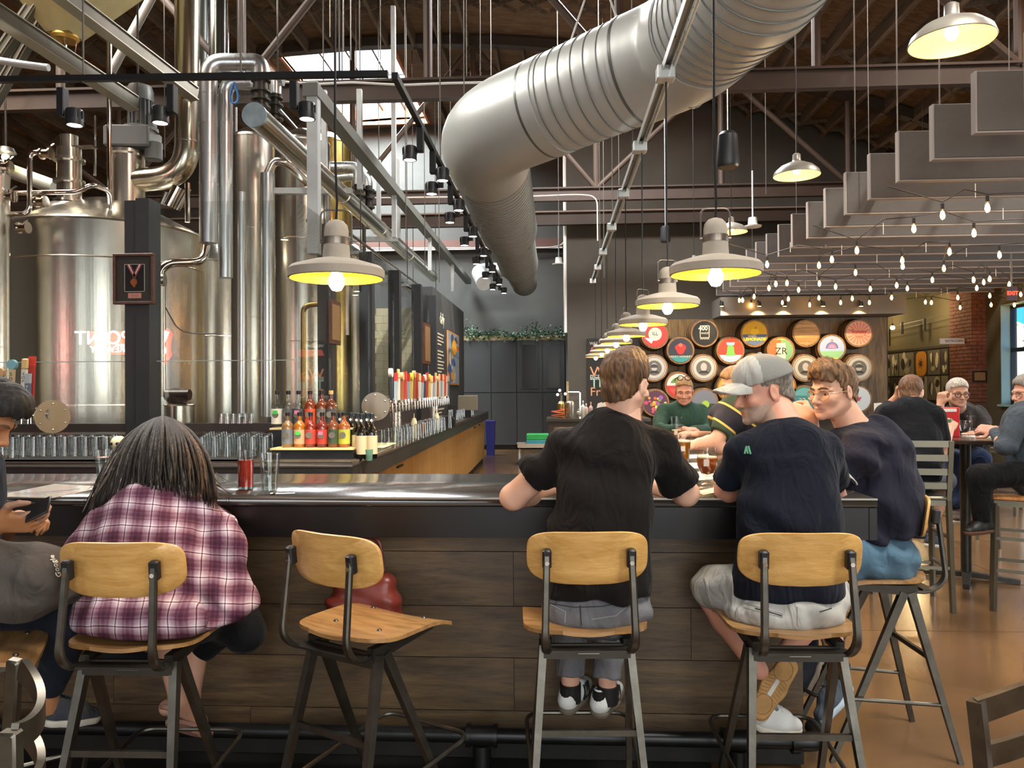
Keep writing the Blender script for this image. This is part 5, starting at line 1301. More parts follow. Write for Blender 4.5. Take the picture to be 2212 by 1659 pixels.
def hair_cap(f, parent, m_, s=1.0, wide=1.0, thick=.012, top=.02, line=.055, back=-.055, side=.0, tex=.0025, h=.0045, puff=(0, 0, 0), name='hair'):
 """short hair: a swollen skull cut at the hairline"""
 P = lambda x, y, z: npv(f.p(x * s * wide, y * s, z * s)); R = f.R(); c = npv(f.o)
 B = Body(c - .2, c + .2, h)
 B.ell(P(0, -.014, .04), (.077 * s * wide + thick, .099 * s + thick, .087 * s + thick), R, .01)
 B.ell(P(puff[0], .02 + puff[1], .075 + puff[2]), (.066 * s, .075 * s, .045 * s + top), R, .03)
 B.cap(P(0, -.055, -.03), P(0, -.055, -.03 + back * .6), .062 * s + thick * .3, .052 * s, .02)
 X, Y, Z = B.ax[0][:, None, None], B.ax[1][None, :, None], B.ax[2][None, None, :]
 o = npv(f.o); lx = (X - o[0]) * R[0][0] + (Y - o[1]) * R[1][0] + (Z - o[2]) * R[2][0]; ly = (X - o[0]) * R[0][1] + (Y - o[1]) * R[1][1] + (Z - o[2]) * R[2][1]; lz = (X - o[0]) * R[0][2] + (Y - o[1]) * R[1][2] + (Z - o[2]) * R[2][2]
 lx, ly, lz = lx / s, ly / s, lz / s
 hl = np.where(ly > .045, line + .012 * np.cos(lx * 40), np.where(ly > .012, line - (.045 - ly) / .033 * (line + .03), np.where(ly > -.03, .022 + side + .0 * ly, back + (ly + .1) * .55)))
 cut = (hl - lz)
 B.d = np.maximum(B.d, np.clip(cut, -1, 1).astype('f4') * .7)
 if tex: B.d = (B.d + tex * np.sin(lx * 130 + 14 * np.sin(ly * 17) + 6 * np.sin(lz * 23)) * np.sin(ly * 60 + lz * 50 + 5 * np.sin(lx * 30))).astype('f4')
 return skin_obj(name, B.skin(1), m_, parent)
def arm_pts(B, S, E, Wr, rs=(.052, .043, .04, .028), k=.015):
 S, E, Wr = Vector(S), Vector(E), Vector(Wr)
 B.cap(S, E, rs[0], rs[1], k); m_ = E.lerp(Wr, .3); B.cap(E, m_, rs[1] * .97, rs[2] * 1.05, k); B.cap(m_, Wr, rs[2] * 1.05, rs[3], k)
def hand(B, wr, d, up, side=1, curl=.6, s=1.0, thumb=.5, spread=1.0):
 """wr wrist, d where the palm points, up the back of the hand; side +1 puts the thumb toward d x up"""
 wr = Vector(wr); d = Vector(d).normalized(); up = Vector(up); up = (up - d * up.dot(d)).normalized(); x = d.cross(up).normalized() * side
 pc = wr + d * .05 * s
 R = np.array([[x[i], d[i], up[i]] for i in range(3)], 'f4')
 B.cap(wr - d * .01, wr + d * .02 * s, .026 * s, .027 * s, .01, fl=(up, 1.35)); B.box(pc, (.041 * s, .046 * s, .0145 * s), R, .013 * s, .012)
 for i, (ox, L) in enumerate(((.031, .072), (.0105, .08), (-.0105, .074), (-.030, .058))):
  b = wr + d * (.092 * s - .004 * abs(i - 1)) + x * ox * s; a = 0; p = b; dd = (d + x * ox * 2.2 * spread).normalized()
  for j, (fr, r) in enumerate(((.44, .0098), (.32, .0088), (.24, .0078))):
   a += curl * (.75 if j == 0 else 1.0) * (1 + .08 * i); q = p + (dd * math.cos(a) - up * math.sin(a)) * L * fr * s; B.cap(p, q, r * s, r * .92 * s, .0035); p = q
 b = wr + d * .025 * s + x * .03 * s; p1 = b + (d * .55 + x * .75 - up * .3 * thumb).normalized() * .045 * s; p2 = p1 + (d * .9 + x * (.35 - .5 * thumb) - up * .5 * thumb).normalized() * .032 * s; p3 = p2 + (d * .9 - x * .35 * thumb - up * .5 * thumb).normalized() * .026 * s
 B.cap(b, p1, .016 * s, .0125 * s, .01); B.cap(p1, p2, .0118 * s, .0105 * s, .004); B.cap(p2, p3, .0105 * s, .0088 * s, .004)
def shoe(parent, heel, toe, up, upper_m, sole_m, s=1.0, label=None, L=None, stripes=None, sock=None):
 """a low sneaker: upper, sole; heel and toe are points on the sole"""
 heel, toe = Vector(heel), Vector(toe); d = (toe - heel); Ln = d.length; d.normalize(); up = Vector(up); up = (up - d * up.dot(d)).normalized(); x = d.cross(up)
 g = Frame(heel, d, up); q = lambda a, b, c: g.p(a, b * Ln, c); E = [q(i, j, k) for i in (-.06, .06) for j in (-.15, 1.15) for k in (-.03, .14)]
 lo = np.min([npv(e) for e in E], 0); hi = np.max([npv(e) for e in E], 0)
 B = Body(lo - .02, hi + .02, .0045 * max(1, s)); R = g.R()
 B.cap(q(0, .12, .045), q(0, .5, .045), .036, .042, .02, fl=(up, 1.0)); B.cap(q(0, .5, .04), q(-.004, .86, .03), .043, .034, .02, fl=(up, 1.25)); B.cap(q(0, .14, .05), q(0, .16, .085), .034, .033, .02); B.cap(q(0, .2, .075), q(0, .6, .05), .03, .03, .02)
 B.cap(q(0, .2, .14), q(0, .2, .08), .026, .027, .004, 's'); B.plane(q(0, 0, .022), -up)
 sh = skin_obj('shoe', B.skin(1), upper_m, parent, label=label)
 B2 = Body(lo - .02, hi + .02, .0045 * max(1, s)); B2.cap(q(0, .13, .02), q(0, .5, .02), .039, .044, .02); B2.cap(q(0, .5, .02), q(-.004, .86, .02), .045, .038, .02); B2.plane(q(0, 0, .026), up); B2.plane(q(0, 0, 0), -up)
 skin_obj('sole', B2.skin(1), sole_m, sh);
 m = MB()
 for i in range(4): m.tube([q(-.022, .42 + .07 * i, .092 - .008 * i), q(0, .44 + .07 * i, .099 - .009 * i), q(.022, .42 + .07 * i, .092 - .008 * i)], .003, n=5)
 m.build('laces', upper_m if not isinstance(upper_m, list) else upper_m[0], sh)
 return sh, g, Ln
def hit_on(o, px, py):
 """where the sight line through a pixel meets one object"""
 M = root_matrix(o); Mi = M.inverted(); r = ray(px, py); ok, loc, nr, ix = o.ray_cast(Mi @ CAMP, (Mi.to_3x3() @ r).normalized()); return (M @ loc, (M.to_3x3() @ nr).normalized()) if ok else (None, None)
def stitch(o, pts, r, m_, name, step=6):
 """a raised line sewn along a garment"""
 P = []
 for (x0, y0), (x1, y1) in zip(pts, pts[1:]):
  n = max(1, int(math.hypot(x1 - x0, y1 - y0) / step))
  for i in range(n + 1):
   p, q = hit_on(o, x0 + (x1 - x0) * i / n, y0 + (y1 - y0) * i / n)
   if p is not None and (not P or (p - P[-1]).length > 1e-4): P.append(p + q * r * .3)
 if len(P) > 1: MB().tube(P, r, n=5).build(name, m_, o)
# people
skin_l = skinmat('skin_light', 'c99a80'); skin_f = skinmat('skin_fair', 'd0a48c'); skin_r = skinmat('skin_ruddy', 'c68f78'); skin_t = skinmat('skin_tan', 'a8754f')
lip = mat('lip', 'b58070', .5); stubble_g = mat('stubble_grey', 'a98e7c', .7, var=.12, vscale=160); stubble_b = mat('stubble_brown', '8c6a54', .7, var=.15, vscale=160)
brow_b = mat('brow_brown', '5d4632', .8); brow_g = mat('brow_grey', '7a6a5a', .8)
tee_black = cloth('tee_black', '161312'); tee_navy = cloth('tee_navy', '12151f'); tee_slate = cloth('tee_slate', '22222d'); tee_dark = cloth('tee_dark', '15171b')
jeans_g = cloth('jeans_grey', '6a6a6d', bump=.35); shorts_p = cloth('shorts_pale', 'a7a69f', bump=.15); shorts_b = cloth('shorts_blue', '4f6a7c', bump=.2)
jeans_d = cloth('jeans_dark', '1f232c'); jeans_b = cloth('jeans_blue', '33405e'); trousers_k = cloth('trousers_black', '121214')
shoe_w = mat('leather_white', 'd9dcd8', .5); shoe_k = mat('leather_black', '1a1a1a', .5); gum = mat('gum_sole', '6f675a', .7); tan_sole = mat('tan_sole', 'b48a55', .7, var=.12, vscale=40); white_sole = mat('white_sole', 'cfcabb', .6); shoe_gr = cloth('shoe_grey', '44474e'); shoe_bl = cloth('shoe_blue_grey', '47505a')
V3 = lambda *a: npv(at(*a))
def lerp3(a, b, t): return npv(a) * (1 - t) + npv(b) * t
def bounds(pts, m): P = np.array([npv(p) for p in pts]); return P.min(0) - m, P.max(0) + m
def torso(B, P, Wp, C, N, fw, rP=.165, rW=.15, rC=.17, flat=1.45, k=.05):
 B.cap(P, Wp, rP, rW, k, fl=(fw, flat)); B.cap(Wp, C, rW, rC, k, fl=(fw, flat)); B.cap(C, lerp3(C, N, .62), rC * .88, .08, .05, fl=(fw, flat * .95))
def btorso(B, P, Wp, C, N, fw, a=.14, b=.14, c=.14, flat=1.45): torso(B, lerp3(P, Wp, .75), Wp, C, N, fw, a - .02, b - .02, c, flat)
def person(label):
 return thing('person', label, 'person', tuple(PLOC))
def build_tee(t, P, Wp, C, N, SL, SR, EL, ER, fw, m_, rP=.175, rW=.16, rC=.18, flat=1.42, slv=.55, sr=(.078, .083), hem=None, h=.0075, amp=.006, seed=0., dirs=((.3, 0, 1), (1, 0, .45)), freq=46, slL=None, slR=None, name='t_shirt', neck=None, coll=.072, sh=.062, extra=None, trim=None):
 lo, hi = bounds([P, Wp, C, N, SL, SR, EL, ER], .24); B = Body(lo, hi, h)
 torso(B, P, Wp, C, N, fw, rP, rW, rC, flat)
 B.cap(SL, SR, sh, sh, .05, fl=(fw, 1.05)); B.cap(lerp3(SL, N, .15), lerp3(SL, N, .78), .055, .036, .04); B.cap(lerp3(SR, N, .15), lerp3(SR, N, .78), .055, .036, .04)
 if hem is not None: B.plane(hem[0], hem[1], .012)
 ends = []
 for S, E, sl in ((SL, EL, slL), (SR, ER, slR)):
  f = slv if sl is None else sl
  if f <= 0: ends.append(None); continue
  e = lerp3(S, E, f); B.cap(S, e, sr[0], sr[1], .03, cut=True); ends.append(e)
 if extra: extra(B)
 B.folds(amp, dirs, freq, 1.1, seed)
 if neck is None: neck = N
 o = skin_obj(name, B.skin(1), m_, t)
 m = MB(); nn = Vector(npv(N)); up_ = (Vector(neck) - nn)
 return o, ends
PLOC = (at(1285, 900, 2.7).x, at(1285, 900, 2.7).y, 0)
t = person('man in plain black t-shirt seen from behind, short brown hair, leaning on the bar')
fw = dirv(-4)
P, Wp, C, N = V3(1288, 1268, 2.69), V3(1298, 1120, 2.77), V3(1312, 995, 2.84), V3(1344, 915, 2.86)
SL, SR = V3(1228, 972, 2.86), V3(1428, 980, 2.87); EL, ER = V3(1108, 1074, 2.95), V3(1482, 1066, 2.96)
WL, WR = V3(1232, 1046, 3.2), V3(1392, 1050, 3.22)
tee, ends = build_tee(t, P, Wp, C, N, SL, SR, EL, ER, fw, tee_black, rP=.188, rW=.172, rC=.185, slv=.60, slR=.72, sr=(.076, .083), hem=(V3(1286, 1302, 2.58), (0, -.1, -1)), amp=.010, dirs=((1, .2, .28), (.35, 0, 1)), freq=34, seed=.7)
hf = Frame(at(1350, 832, 2.87), dirv(-30, -8))
lo, hi = bounds([P, N, EL, ER, WL, WR, hf.o], .2); B = Body(lo, hi, .0065)
btorso(B, P, Wp, C, N, fw, .15, .14, .15)
for S, E, Wr, sd in ((SL, EL, WL, 1), (SR, ER, WR, -1)):
 B.cap(C, S, .08, .06, .04); arm_pts(B, S, E, Wr, (.056, .05, .047, .03)); hand(B, Wr, Vector(dirv(-35 if sd > 0 else 35)), (0, 0, 1), sd, .5)
B.cap(N, V3(1350, 870, 2.87), .072, .062, .03)
skin_obj('body', [B.skin(1), head_skin(hf, neck_to=V3(1346, 905, 2.86))], [skin_f, lip, stubble_b], t, face_pick(hf, stub=True))
hm = hairmat('hair_brown', '352517', '6b4b2c', (70, 70, 10))
hair_cap(hf, t, hm, thick=.010, top=.028, back=-.075, puff=(0, .02, .01), tex=.003)
P0 = V3(1288, 1318, 2.69); hL, hR = V3(1236, 1284, 2.74), V3(1342, 1284, 2.74)
kL, kR = V3(1232, 1285, 3.08), V3(1322, 1285, 3.08); aL, aR = V3(1232, 1462, 2.99), V3(1312, 1466, 2.99)
lo, hi = bounds([P0, hL, hR, kL, kR, aL, aR], .22); B = Body(lo, hi, .0075)
B.ell(P0, (.19, .122, .098), None, .04)
for h_, k_, a_ in ((hL, kL, aL), (hR, kR, aR)):
 B.cap(h_, k_, .098, .072, .04); B.cap(k_, lerp3(k_, a_, .5), .07, .064, .02); B.cap(lerp3(k_, a_, .45), a_, .062, .056, .02, cut=True)
B.folds(.005, ((.2, .3, 1), (1, 0, .4)), 60, 1.0, 2.2); jn = skin_obj('jeans', B.skin(1), jeans_g, t); bpy.context.view_layer.update()
sm = mat('seam_grey', '39393c', .9); smp = mat('seam_pale', '8f8f92', .9)
stitch(jn, [(1253, 1308), (1256, 1350)], .0025, sm, 'seam')
for ps in ([(1190, 1306), (1222, 1322), (1220, 1345)], [(1278, 1338), (1330, 1330), (1352, 1312)]): stitch(jn, ps, .0018, smp, 'pocket_stitch')
for ps in ([(1180, 1302), (1240, 1312), (1300, 1310), (1370, 1296)],): stitch(jn, ps, .002, sm, 'yoke_seam')
for a_ in (aL, aR):
 MB().cyl(a_ + np.array([0, -.01, .02]), a_ + np.array([0, -.005, -.055]), .037, .034, n=16).build('ankle', skin_f, t)
 MB().cyl(a_ + np.array([0, -.01, -.02]), a_ + np.array([0, -.005, -.09]), .041, .041, n=18).build('sock', shoe_k, t)
def shoe_pick_factory(hc, d):
 def pick(Cn): return (Cn[:, 2] > hc[2] + .088).astype(int)
 return pick
for hx, hy in ((1220, 1545), (1290, 1553)):
 hc = at(hx, hy, 2.955); toe = hc + Vector((.10, .235, .03))
 toe.y = min(toe.y, 3.18)
 sh, g, Ln = shoe(t, hc, toe, (.0, -.12, 1), shoe_w, gum, label='white leather sneaker with three black stripes and grey sole')
 for i in range(3):
  for sd in (1, -1): MB().tube([g.p(sd * .0445, Ln * (.36 + .075 * i), .03), g.p(sd * .042, Ln * (.42 + .075 * i), .058), g.p(sd * .034, Ln * (.46 + .075 * i), .08)], .0055, n=5).build('stripe', shoe_k, sh)
 m = MB(); m.rings([[g.p(.033 * math.cos(a), Ln * .15 - .038 + .038 * (1 - math.sin(-a)) * 0 + .042 * (1 - abs(math.sin(a))) , z) for a in [PI + PI * k / 8 for k in range(9)]] + [g.p(.028 * math.cos(a), Ln * .15 - .030 + .042 * (1 - abs(math.sin(a))), z) for a in [PI + PI * k / 8 for k in range(8, -1, -1)]] for z in (.07, .108)]); m.build('heel_tab', shoe_k, sh)
PLOC = (at(1700, 900, 2.68).x, at(1700, 900, 2.68).y, 0)
t = person('man in navy t-shirt and pale grey cap, head turned left, from behind')
fw = dirv(4)
P, Wp, C, N = V3(1702, 1272, 2.68), V3(1706, 1130, 2.75), V3(1702, 1005, 2.83), V3(1694, 930, 2.87)
SL, SR = V3(1604, 985, 2.86), V3(1778, 975, 2.86); EL, ER = V3(1572, 1058, 2.98), V3(1800, 1075, 3.06); WL, WR = V3(1640, 1042, 3.22), V3(1720, 1046, 3.25)
tee, ends = build_tee(t, P, Wp, C, N, SL, SR, EL, ER, fw, tee_navy, rP=.198, rW=.175, rC=.178, slv=.62, sr=(.07, .074), hem=(V3(1700, 1302, 2.58), (0, -.1, -1)), amp=.009, dirs=((.5, .2, 1), (1, 0, .3)), freq=30, seed=1.9)
mk = mat('green_mark', '5d9a78', .7, emit='5d9a78', es=0.0)
q = at(1613, 972, 2.66)
hf = Frame(at(1650, 846, 2.95), dirv(97, -8))
lo, hi = bounds([P, N, EL, ER, WL, WR, hf.o], .2); B = Body(lo, hi, .0065)
btorso(B, P, Wp, C, N, fw, .15, .14, .15)
for S, E, Wr, sd in ((SL, EL, WL, 1), (SR, ER, WR, -1)):
 B.cap(C, S, .08, .06, .04); arm_pts(B, S, E, Wr, (.058, .05, .047, .031)); hand(B, Wr, Vector(dirv(-40 if sd > 0 else 40)), (0, 0, 1), sd, .5)
B.cap(N, hf.p(0, -.03, -.05), .074, .062, .03)
skin_obj('body', [B.skin(1), head_skin(hf, neck_to=npv(N) + np.array([0, 0, -.01]))], [skin_r, lip, stubble_g], t, face_pick(hf, stub=True, line=-.045))
eyes(hf, t, look=(.5, 0)); brows(hf, t, brow_g)
hm2 = hairmat('hair_grey_short', '5c5349', '8a8178', (90, 90, 30))
hair_cap(hf, t, hm2, thick=.002, top=-.02, line=.05, back=-.05, tex=.001, h=.004)
cap_m = cloth('cap_grey', 'a5a49d', .85, bump=.1); cap_mesh = mat('cap_mesh', '9a9a93', .9, bump=.9, bscale=420)
R = hf.R(); c = npv(hf.o); B = Body(c - .22, c + .22, .005)
B.ell(npv(hf.p(0, -.012, .045)), (.092, .114, .098), R, .01); B.ell(npv(hf.p(0, .03, .07)), (.075, .082, .07), R, .03)
nrm = hf.z * -1 + hf.y * -.16; B.plane(npv(hf.p(0, 0, .042)), npv(nrm), .006)
def cap_pick(Cn): return (hf.local(Cn)[:, 1] < .03).astype(int)
cp_ = skin_obj('cap', B.skin(1), [cap_m, cap_mesh], t, cap_pick, label='pale grey cap with perforated back half')
m = MB(); top_, bot_ = [], []
nb = 14; rows_ = []
for j in range(7):
 v = j / 6; row = []
 for i in range(nb + 1):
  a = PI * (i / nb); x = math.cos(a) * .083; y0 = .075 + .028 * math.sin(a); y = y0 + v * (.093 * (math.sin(a) ** .6)); z = .055 - .02 * v - .026 * (x / .083) ** 2
  row.append((x, y, z))
 rows_.append(row)
ring_ = [rows_[0][i] for i in range(nb + 1)]
for lay in (0, 1):
 for row in rows_:
  for x, y, z in row: m.v.append(hf.p(x, y, z - .005 * lay))
st = nb + 1
for j in range(6):
 for i in range(nb):
  a = j * st + i; m.face((a, a + 1, a + st + 1, a + st)); o = 7 * st; m.face((o + a, o + a + st, o + a + st + 1, o + a + 1))
for i in range(nb): m.face((6 * st + i, 6 * st + i + 1, 13 * st + i + 1, 13 * st + i))
m.build('brim', cap_m, cp_)
m = MB(); m.cyl(hf.p(.03, .135, .028), hf.p(.03, .135, .024), .014, n=16); m.build('brim_sticker', black_plastic, cp_)
MB().lathe([(.001, .01), (.008, .008), (.009, 0)], hf.p(0, -.005, .142), hf.z, 10).build('top_button', cap_m, cp_)
P0 = V3(1700, 1314, 2.66); hL, hR = V3(1622, 1278, 2.72), V3(1765, 1278, 2.72); kL, kR = V3(1540, 1268, 2.92), V3(1790, 1290, 3.02)
lo, hi = bounds([P0, hL, hR, kL, kR], .22); B = Body(lo, hi, .0075)
B.ell(P0, (.20, .122, .098), None, .04); B.cap(hL, kL, .102, .082, .04); B.cap(hR, kR, .105, .08, .04)
B.folds(.0055, ((.4, .5, 1), (1, .3, .4)), 52, 1.1, .4); sj = skin_obj('shorts', B.skin(1), shorts_p, t); bpy.context.view_layer.update(); pk = mat('pocket_dark', '3a3a3a', .9); pq = mat('pocket_seam', '85847e', .9)
stitch(sj, [(1632, 1314), (1662, 1322), (1688, 1330)], .0026, pk, 'pocket_line'); stitch(sj, [(1606, 1302), (1690, 1326), (1690, 1334), (1606, 1312)], .0015, pq, 'pocket_welt'); stitch(sj, [(1770, 1322), (1796, 1314)], .002, pk, 'pocket_line'); stitch(sj, [(1722, 1310), (1722, 1352)], .0015, pq, 'seam')
kl2 = V3(1528, 1275, 2.94); al = V3(1640, 1448, 2.84); kr2 = V3(1782, 1300, 3.06); ar = V3(1690, 1420, 2.92)
lo, hi = bounds([kl2, al, kr2, ar], .12); B = Body(lo, hi, .006)
for k_, a_ in ((kl2, al), (kr2, ar)):
 mid = lerp3(k_, a_, .35); B.cap(k_, mid, .056, .054, .02); B.cap(mid, a_, .054, .034, .02)
bl_ = skin_obj('legs', B.skin(1), skin_r, t)
heel, toe = at(1632, 1548, 2.78), at(1712, 1418, 2.90)
upv = (ray(1660, 1480)).normalized() * 1.0
sh, g, Ln = shoe(t, heel, toe, upv, shoe_w, tan_sole, s=1.0, label='white sneaker turned up, its tan sole facing out')
tr_ = mat('tread_line', '8a6436', .8)
m = MB(); m.box(g.p(0, Ln * .47, -.001), (.016, Ln * .26, .006), Matrix((g.x, g.y, g.z)).transposed(), .002); m.build('sole_window', white_sole, sh)
m = MB()
for a0, a1, yy, rr in ((0, 2 * PI, .75, .032), (0, 2 * PI, .2, .030)): m.tube([g.p(rr * math.cos(2 * PI * k / 20), Ln * yy + rr * 1.3 * math.sin(2 * PI * k / 20), -.0005) for k in range(20)], .0014, n=4, closed=True)
for k in range(7): m.tube([g.p(-.034, Ln * (.3 + .05 * k), -.0005), g.p(-.012, Ln * (.33 + .05 * k), -.0005)], .0012, n=4); m.tube([g.p(.034, Ln * (.3 + .05 * k), -.0005), g.p(.012, Ln * (.33 + .05 * k), -.0005)], .0012, n=4)
m.build('tread', tr_, sh)
heel2, toe2 = at(1632, 1572, 2.87), at(1722, 1582, 2.90); shoe(t, heel2, toe2, (0, -.25, 1), shoe_w, white_sole, label='white sneaker resting flat on the foot ring')
PLOC = (at(1890, 1240, 3.35).x, at(1890, 1240, 3.35).y, 0)
t = person('man in clear glasses, slate t-shirt and blue shorts sitting at the bar end')
fw = dirv(98)
P, Wp, C, N = V3(1898, 1175, 3.34), V3(1890, 1075, 3.36), V3(1874, 985, 3.38), V3(1842, 925, 3.38)
SL, SR = V3(1856, 980, 3.22), V3(1862, 970, 3.56); EL, ER = V3(1792, 1040, 3.24), V3(1752, 1010, 3.58); WL, WR = V3(1700, 1030, 3.4), V3(1752, 900, 3.50)
tee, ends = build_tee(t, P, Wp, C, N, SL, SR, EL, ER, fw, tee_slate, rP=.175, rW=.185, rC=.18, flat=1.0, slv=.6, sr=(.082, .082), hem=(V3(1890, 1172, 3.2), (.05, 0, -1)), amp=.012, dirs=((.5, .3, 1), (1, .2, .5)), freq=40, seed=3.1, sh=.085)
hf = Frame(at(1800, 846, 3.37), dirv(119, -4))
lo, hi = bounds([P, N, EL, ER, WL, WR], .2); B = Body(lo, hi, .0065)
btorso(B, P, Wp, C, N, fw, .14, .14, .14, 1.1)
for S, E, Wr in ((SL, EL, WL), (SR, ER, WR)): B.cap(C, S, .08, .06, .04); arm_pts(B, S, E, Wr, (.058, .05, .046, .031))
hand(B, WL, Vector(dirv(95)), (0, 0, 1), -1, .5)
hand(B, WR, Vector(dirv(60, 20)), Vector((-.3, -.8, .5)), 1, 1.15, thumb=.9)
B.cap(N, hf.p(0, -.03, -.05), .07, .06, .03)
skin_obj('body', [B.skin(1), head_skin(hf, neck_to=npv(N))], [skin_l, lip, skin_l], t, face_pick(hf))
eyes(hf, t, look=(-.2, 0)); brows(hf, t, brow_b)
hm3 = hairmat('hair_sandy', '4a3725', '856545', (60, 60, 20)); hair_cap(hf, t, hm3, thick=.007, top=.024, line=.06, back=-.06, puff=(-.01, .035, .012), tex=.006)
def glasses(f, t, m_, s=1.0, r=.024, lens=True, thick=.0018):
 g_ = MB()
 for q in (-1, 1):
  g_.tube([f.p(.033 * q + r * 1.08 * math.cos(a), .1 - .01 * abs(math.cos(a)) * (1 if q * math.cos(a) > 0 else 0), -.008 + r * .9 * math.sin(a)) for a in [2 * PI * k / 20 for k in range(20)]], thick, n=6, closed=True)
  g_.tube([f.p(.058 * q, .094, 0), f.p(.078 * q, .06, .002), f.p(.084 * q, -.005, .004)], thick, n=6)
 g_.tube([f.p(-.01, .102, -.003), f.p(0, .108, .0), f.p(.01, .102, -.003)], thick, n=6)
 fr = g_.build('glasses', m_, t)
 if lens:
  l_ = MB()
  for q in (-1, 1): l_.rings([[f.p(.033 * q + r * rr * 1.06 * math.cos(a), .0985, -.008 + r * .88 * rr * math.sin(a)) for a in [2 * PI * k / 20 for k in range(20)]] for rr in (1, .02)], caps=False)
  l_.build('lenses', glass, fr)
glasses(hf, t, mat('clear_frame', 'c9a98a', .2, .4))
m = MB(); e = ends[0]
if e is not None:
 a_ = Vector(npv(SL)); b_ = Vector(npv(EL)); d_ = (b_ - a_).normalized(); x_, y_, _ = frame_of(d_); e = Vector(e)
 m.tube([e + (x_ * math.cos(2 * PI * k / 24) + y_ * math.sin(2 * PI * k / 24)) * .081 for k in range(24)], .005, n=6, closed=True); m.build('sleeve_trim', white_paint, t)
P0 = V3(1906, 1200, 3.36); hL, hR = V3(1898, 1205, 3.26), V3(1890, 1205, 3.48); kL, kR = V3(1775, 1205, 3.24), V3(1770, 1205, 3.52)
lo, hi = bounds([P0, hL, hR, kL, kR], .22); B = Body(lo, hi, .0075)
B.ell(P0, (.14, .19, .12), None, .04); B.cap(hL, kL, .098, .088, .04); B.cap(hR, kR, .098, .085, .04)
B.folds(.007, ((1, .1, .5), (.4, 0, 1)), 62, 1.0, 5.0); skin_obj('shorts', B.skin(1), shorts_b, t)
aL, aR = V3(1812, 1448, 3.2), V3(1745, 1392, 3.45); k1, k2 = V3(1760, 1212, 3.24), V3(1755, 1212, 3.5)
lo, hi = bounds([k1, k2, aL, aR], .12); B = Body(lo, hi, .0065)
for k_, a_ in ((k1, aL), (k2, aR)): mid = lerp3(k_, a_, .35); B.cap(k_, mid, .057, .056, .02); B.cap(mid, a_, .056, .036, .02)
skin_obj('legs', B.skin(1), skin_l, t)
for a_ in (aL, aR): MB().cyl(a_ + np.array([0, 0, .03]), a_ + np.array([0, 0, -.07]), .045, .045).build('sock', jeans_d, t)
shoe(t, at(1838, 1490, 3.2), at(1775, 1566, 3.12), (-.75, -.1, .55), shoe_bl, mat('blue_sole', '9fb0ba', .6), label='blue-grey running shoe pointing down on the rung')
shoe(t, at(1770, 1425, 3.42), at(1738, 1500, 3.36), (-.8, -.2, .5), shoe_gr, white_sole, label='dark running shoe behind the blue-grey one')
def plaid(name):
 m, tt, b = _new(name); L = tt.links.new
 tc = tt.nodes.new('ShaderNodeTexCoord'); sp_ = tt.nodes.new('ShaderNodeSeparateXYZ')
 nz = tt.nodes.new('ShaderNodeTexNoise'); nz.inputs['Scale'].default_value = 5; vm = tt.nodes.new('ShaderNodeVectorMath'); vm.operation = 'MULTIPLY_ADD'; vm.inputs[1].default_value = (.03, .03, .03)
 L(tc.outputs['Object'], nz.inputs[0]); L(nz.outputs['Color'], vm.inputs[0]); L(tc.outputs['Object'], vm.inputs[2]); L(vm.outputs[0], sp_.inputs[0])
 def mth(op, a, b_=None, c_=None):
  n = tt.nodes.new('ShaderNodeMath'); n.operation = op
  for i, v in enumerate((a, b_, c_)):
   if v is None: continue
   if isinstance(v, (int, float)): n.inputs[i].default_value = v
   else: L(v, n.inputs[i])
  return n.outputs[0]
 def stripes(v, off):
  u = mth('FRACT', mth('MULTIPLY_ADD', v, 1 / .084, off))       # one repeat of the check
  r = tt.nodes.new('ShaderNodeValToRGB'); e = r.color_ramp.elements
  e[0].position = 0; e[0].color = (.05, .05, .05, 1); e[1].position = .10; e[1].color = (.25, .25, .25, 1)
  for p_, c_ in ((.18, .1), (.26, .55), (.40, .75), (.455, 1.0), (.48, .0), (.50, .0), (.52, 1.0), (.60, .72), (.74, .5), (.80, .1), (.86, .35), (.93, .05)):
   q = e.new(p_); q.color = (c_, c_, c_, 1)
  L(u, r.inputs[0]); return r.outputs[0]
 ang = mth('ADD', sp_.outputs[0], mth('MULTIPLY', sp_.outputs[1], .35))
 s1 = stripes(ang, .1); s2 = stripes(mth('ADD', sp_.outputs[2], mth('MULTIPLY', sp_.outputs[1], .3)), .35)
 f = mth('MULTIPLY', mth('ADD', s1, s2), .5)
 r = tt.nodes.new('ShaderNodeValToRGB'); e = r.color_ramp.elements; e[0].position = .05; e[0].color = lin('3c1f2e'); e[1].position = .95; e[1].color = lin('d9cfd2')
 q = e.new(.3); q.color = lin('5f3748'); q = e.new(.6); q.color = lin('967a86')
 L(f, r.inputs[0]); L(r.outputs[0], b.inputs['Base Color']); b.inputs['Roughness'].default_value = .9; b.inputs['Specular IOR Level'].default_value = .2; return m
PLOC = (at(321, 1300, 2.6).x, at(321, 1300, 2.6).y, 0)
t = person('woman with long dark greying hair in a maroon plaid shirt, head bowed, from behind')
pl_m = plaid('plaid_flannel'); fw = dirv(0)
lo, hi = npv(at(70, 1440, 3.0)) - .05, npv(at(620, 1010, 3.2)) + .1; lo[1] = 2.2; hi[1] = 3.3; lo[2] = .55
B = Body(lo, hi, .0075)
P, Wp, C, N = V3(322, 1325, 2.60), V3(326, 1220, 2.66), V3(328, 1152, 2.73), V3(342, 1100, 2.80)
B.cap(P, Wp, .20, .205, .05, fl=(fw, 1.5)); B.cap(Wp, C, .205, .19, .05, fl=(fw, 1.45)); B.cap(C, N, .15, .07, .05, fl=(fw, 1.4))
B.cap(V3(240, 1140, 2.77), V3(424, 1136, 2.77), .085, .085, .05, fl=(fw, 1.1)); B.cap(V3(280, 1118, 2.79), V3(405, 1114, 2.79), .05, .055, .05)
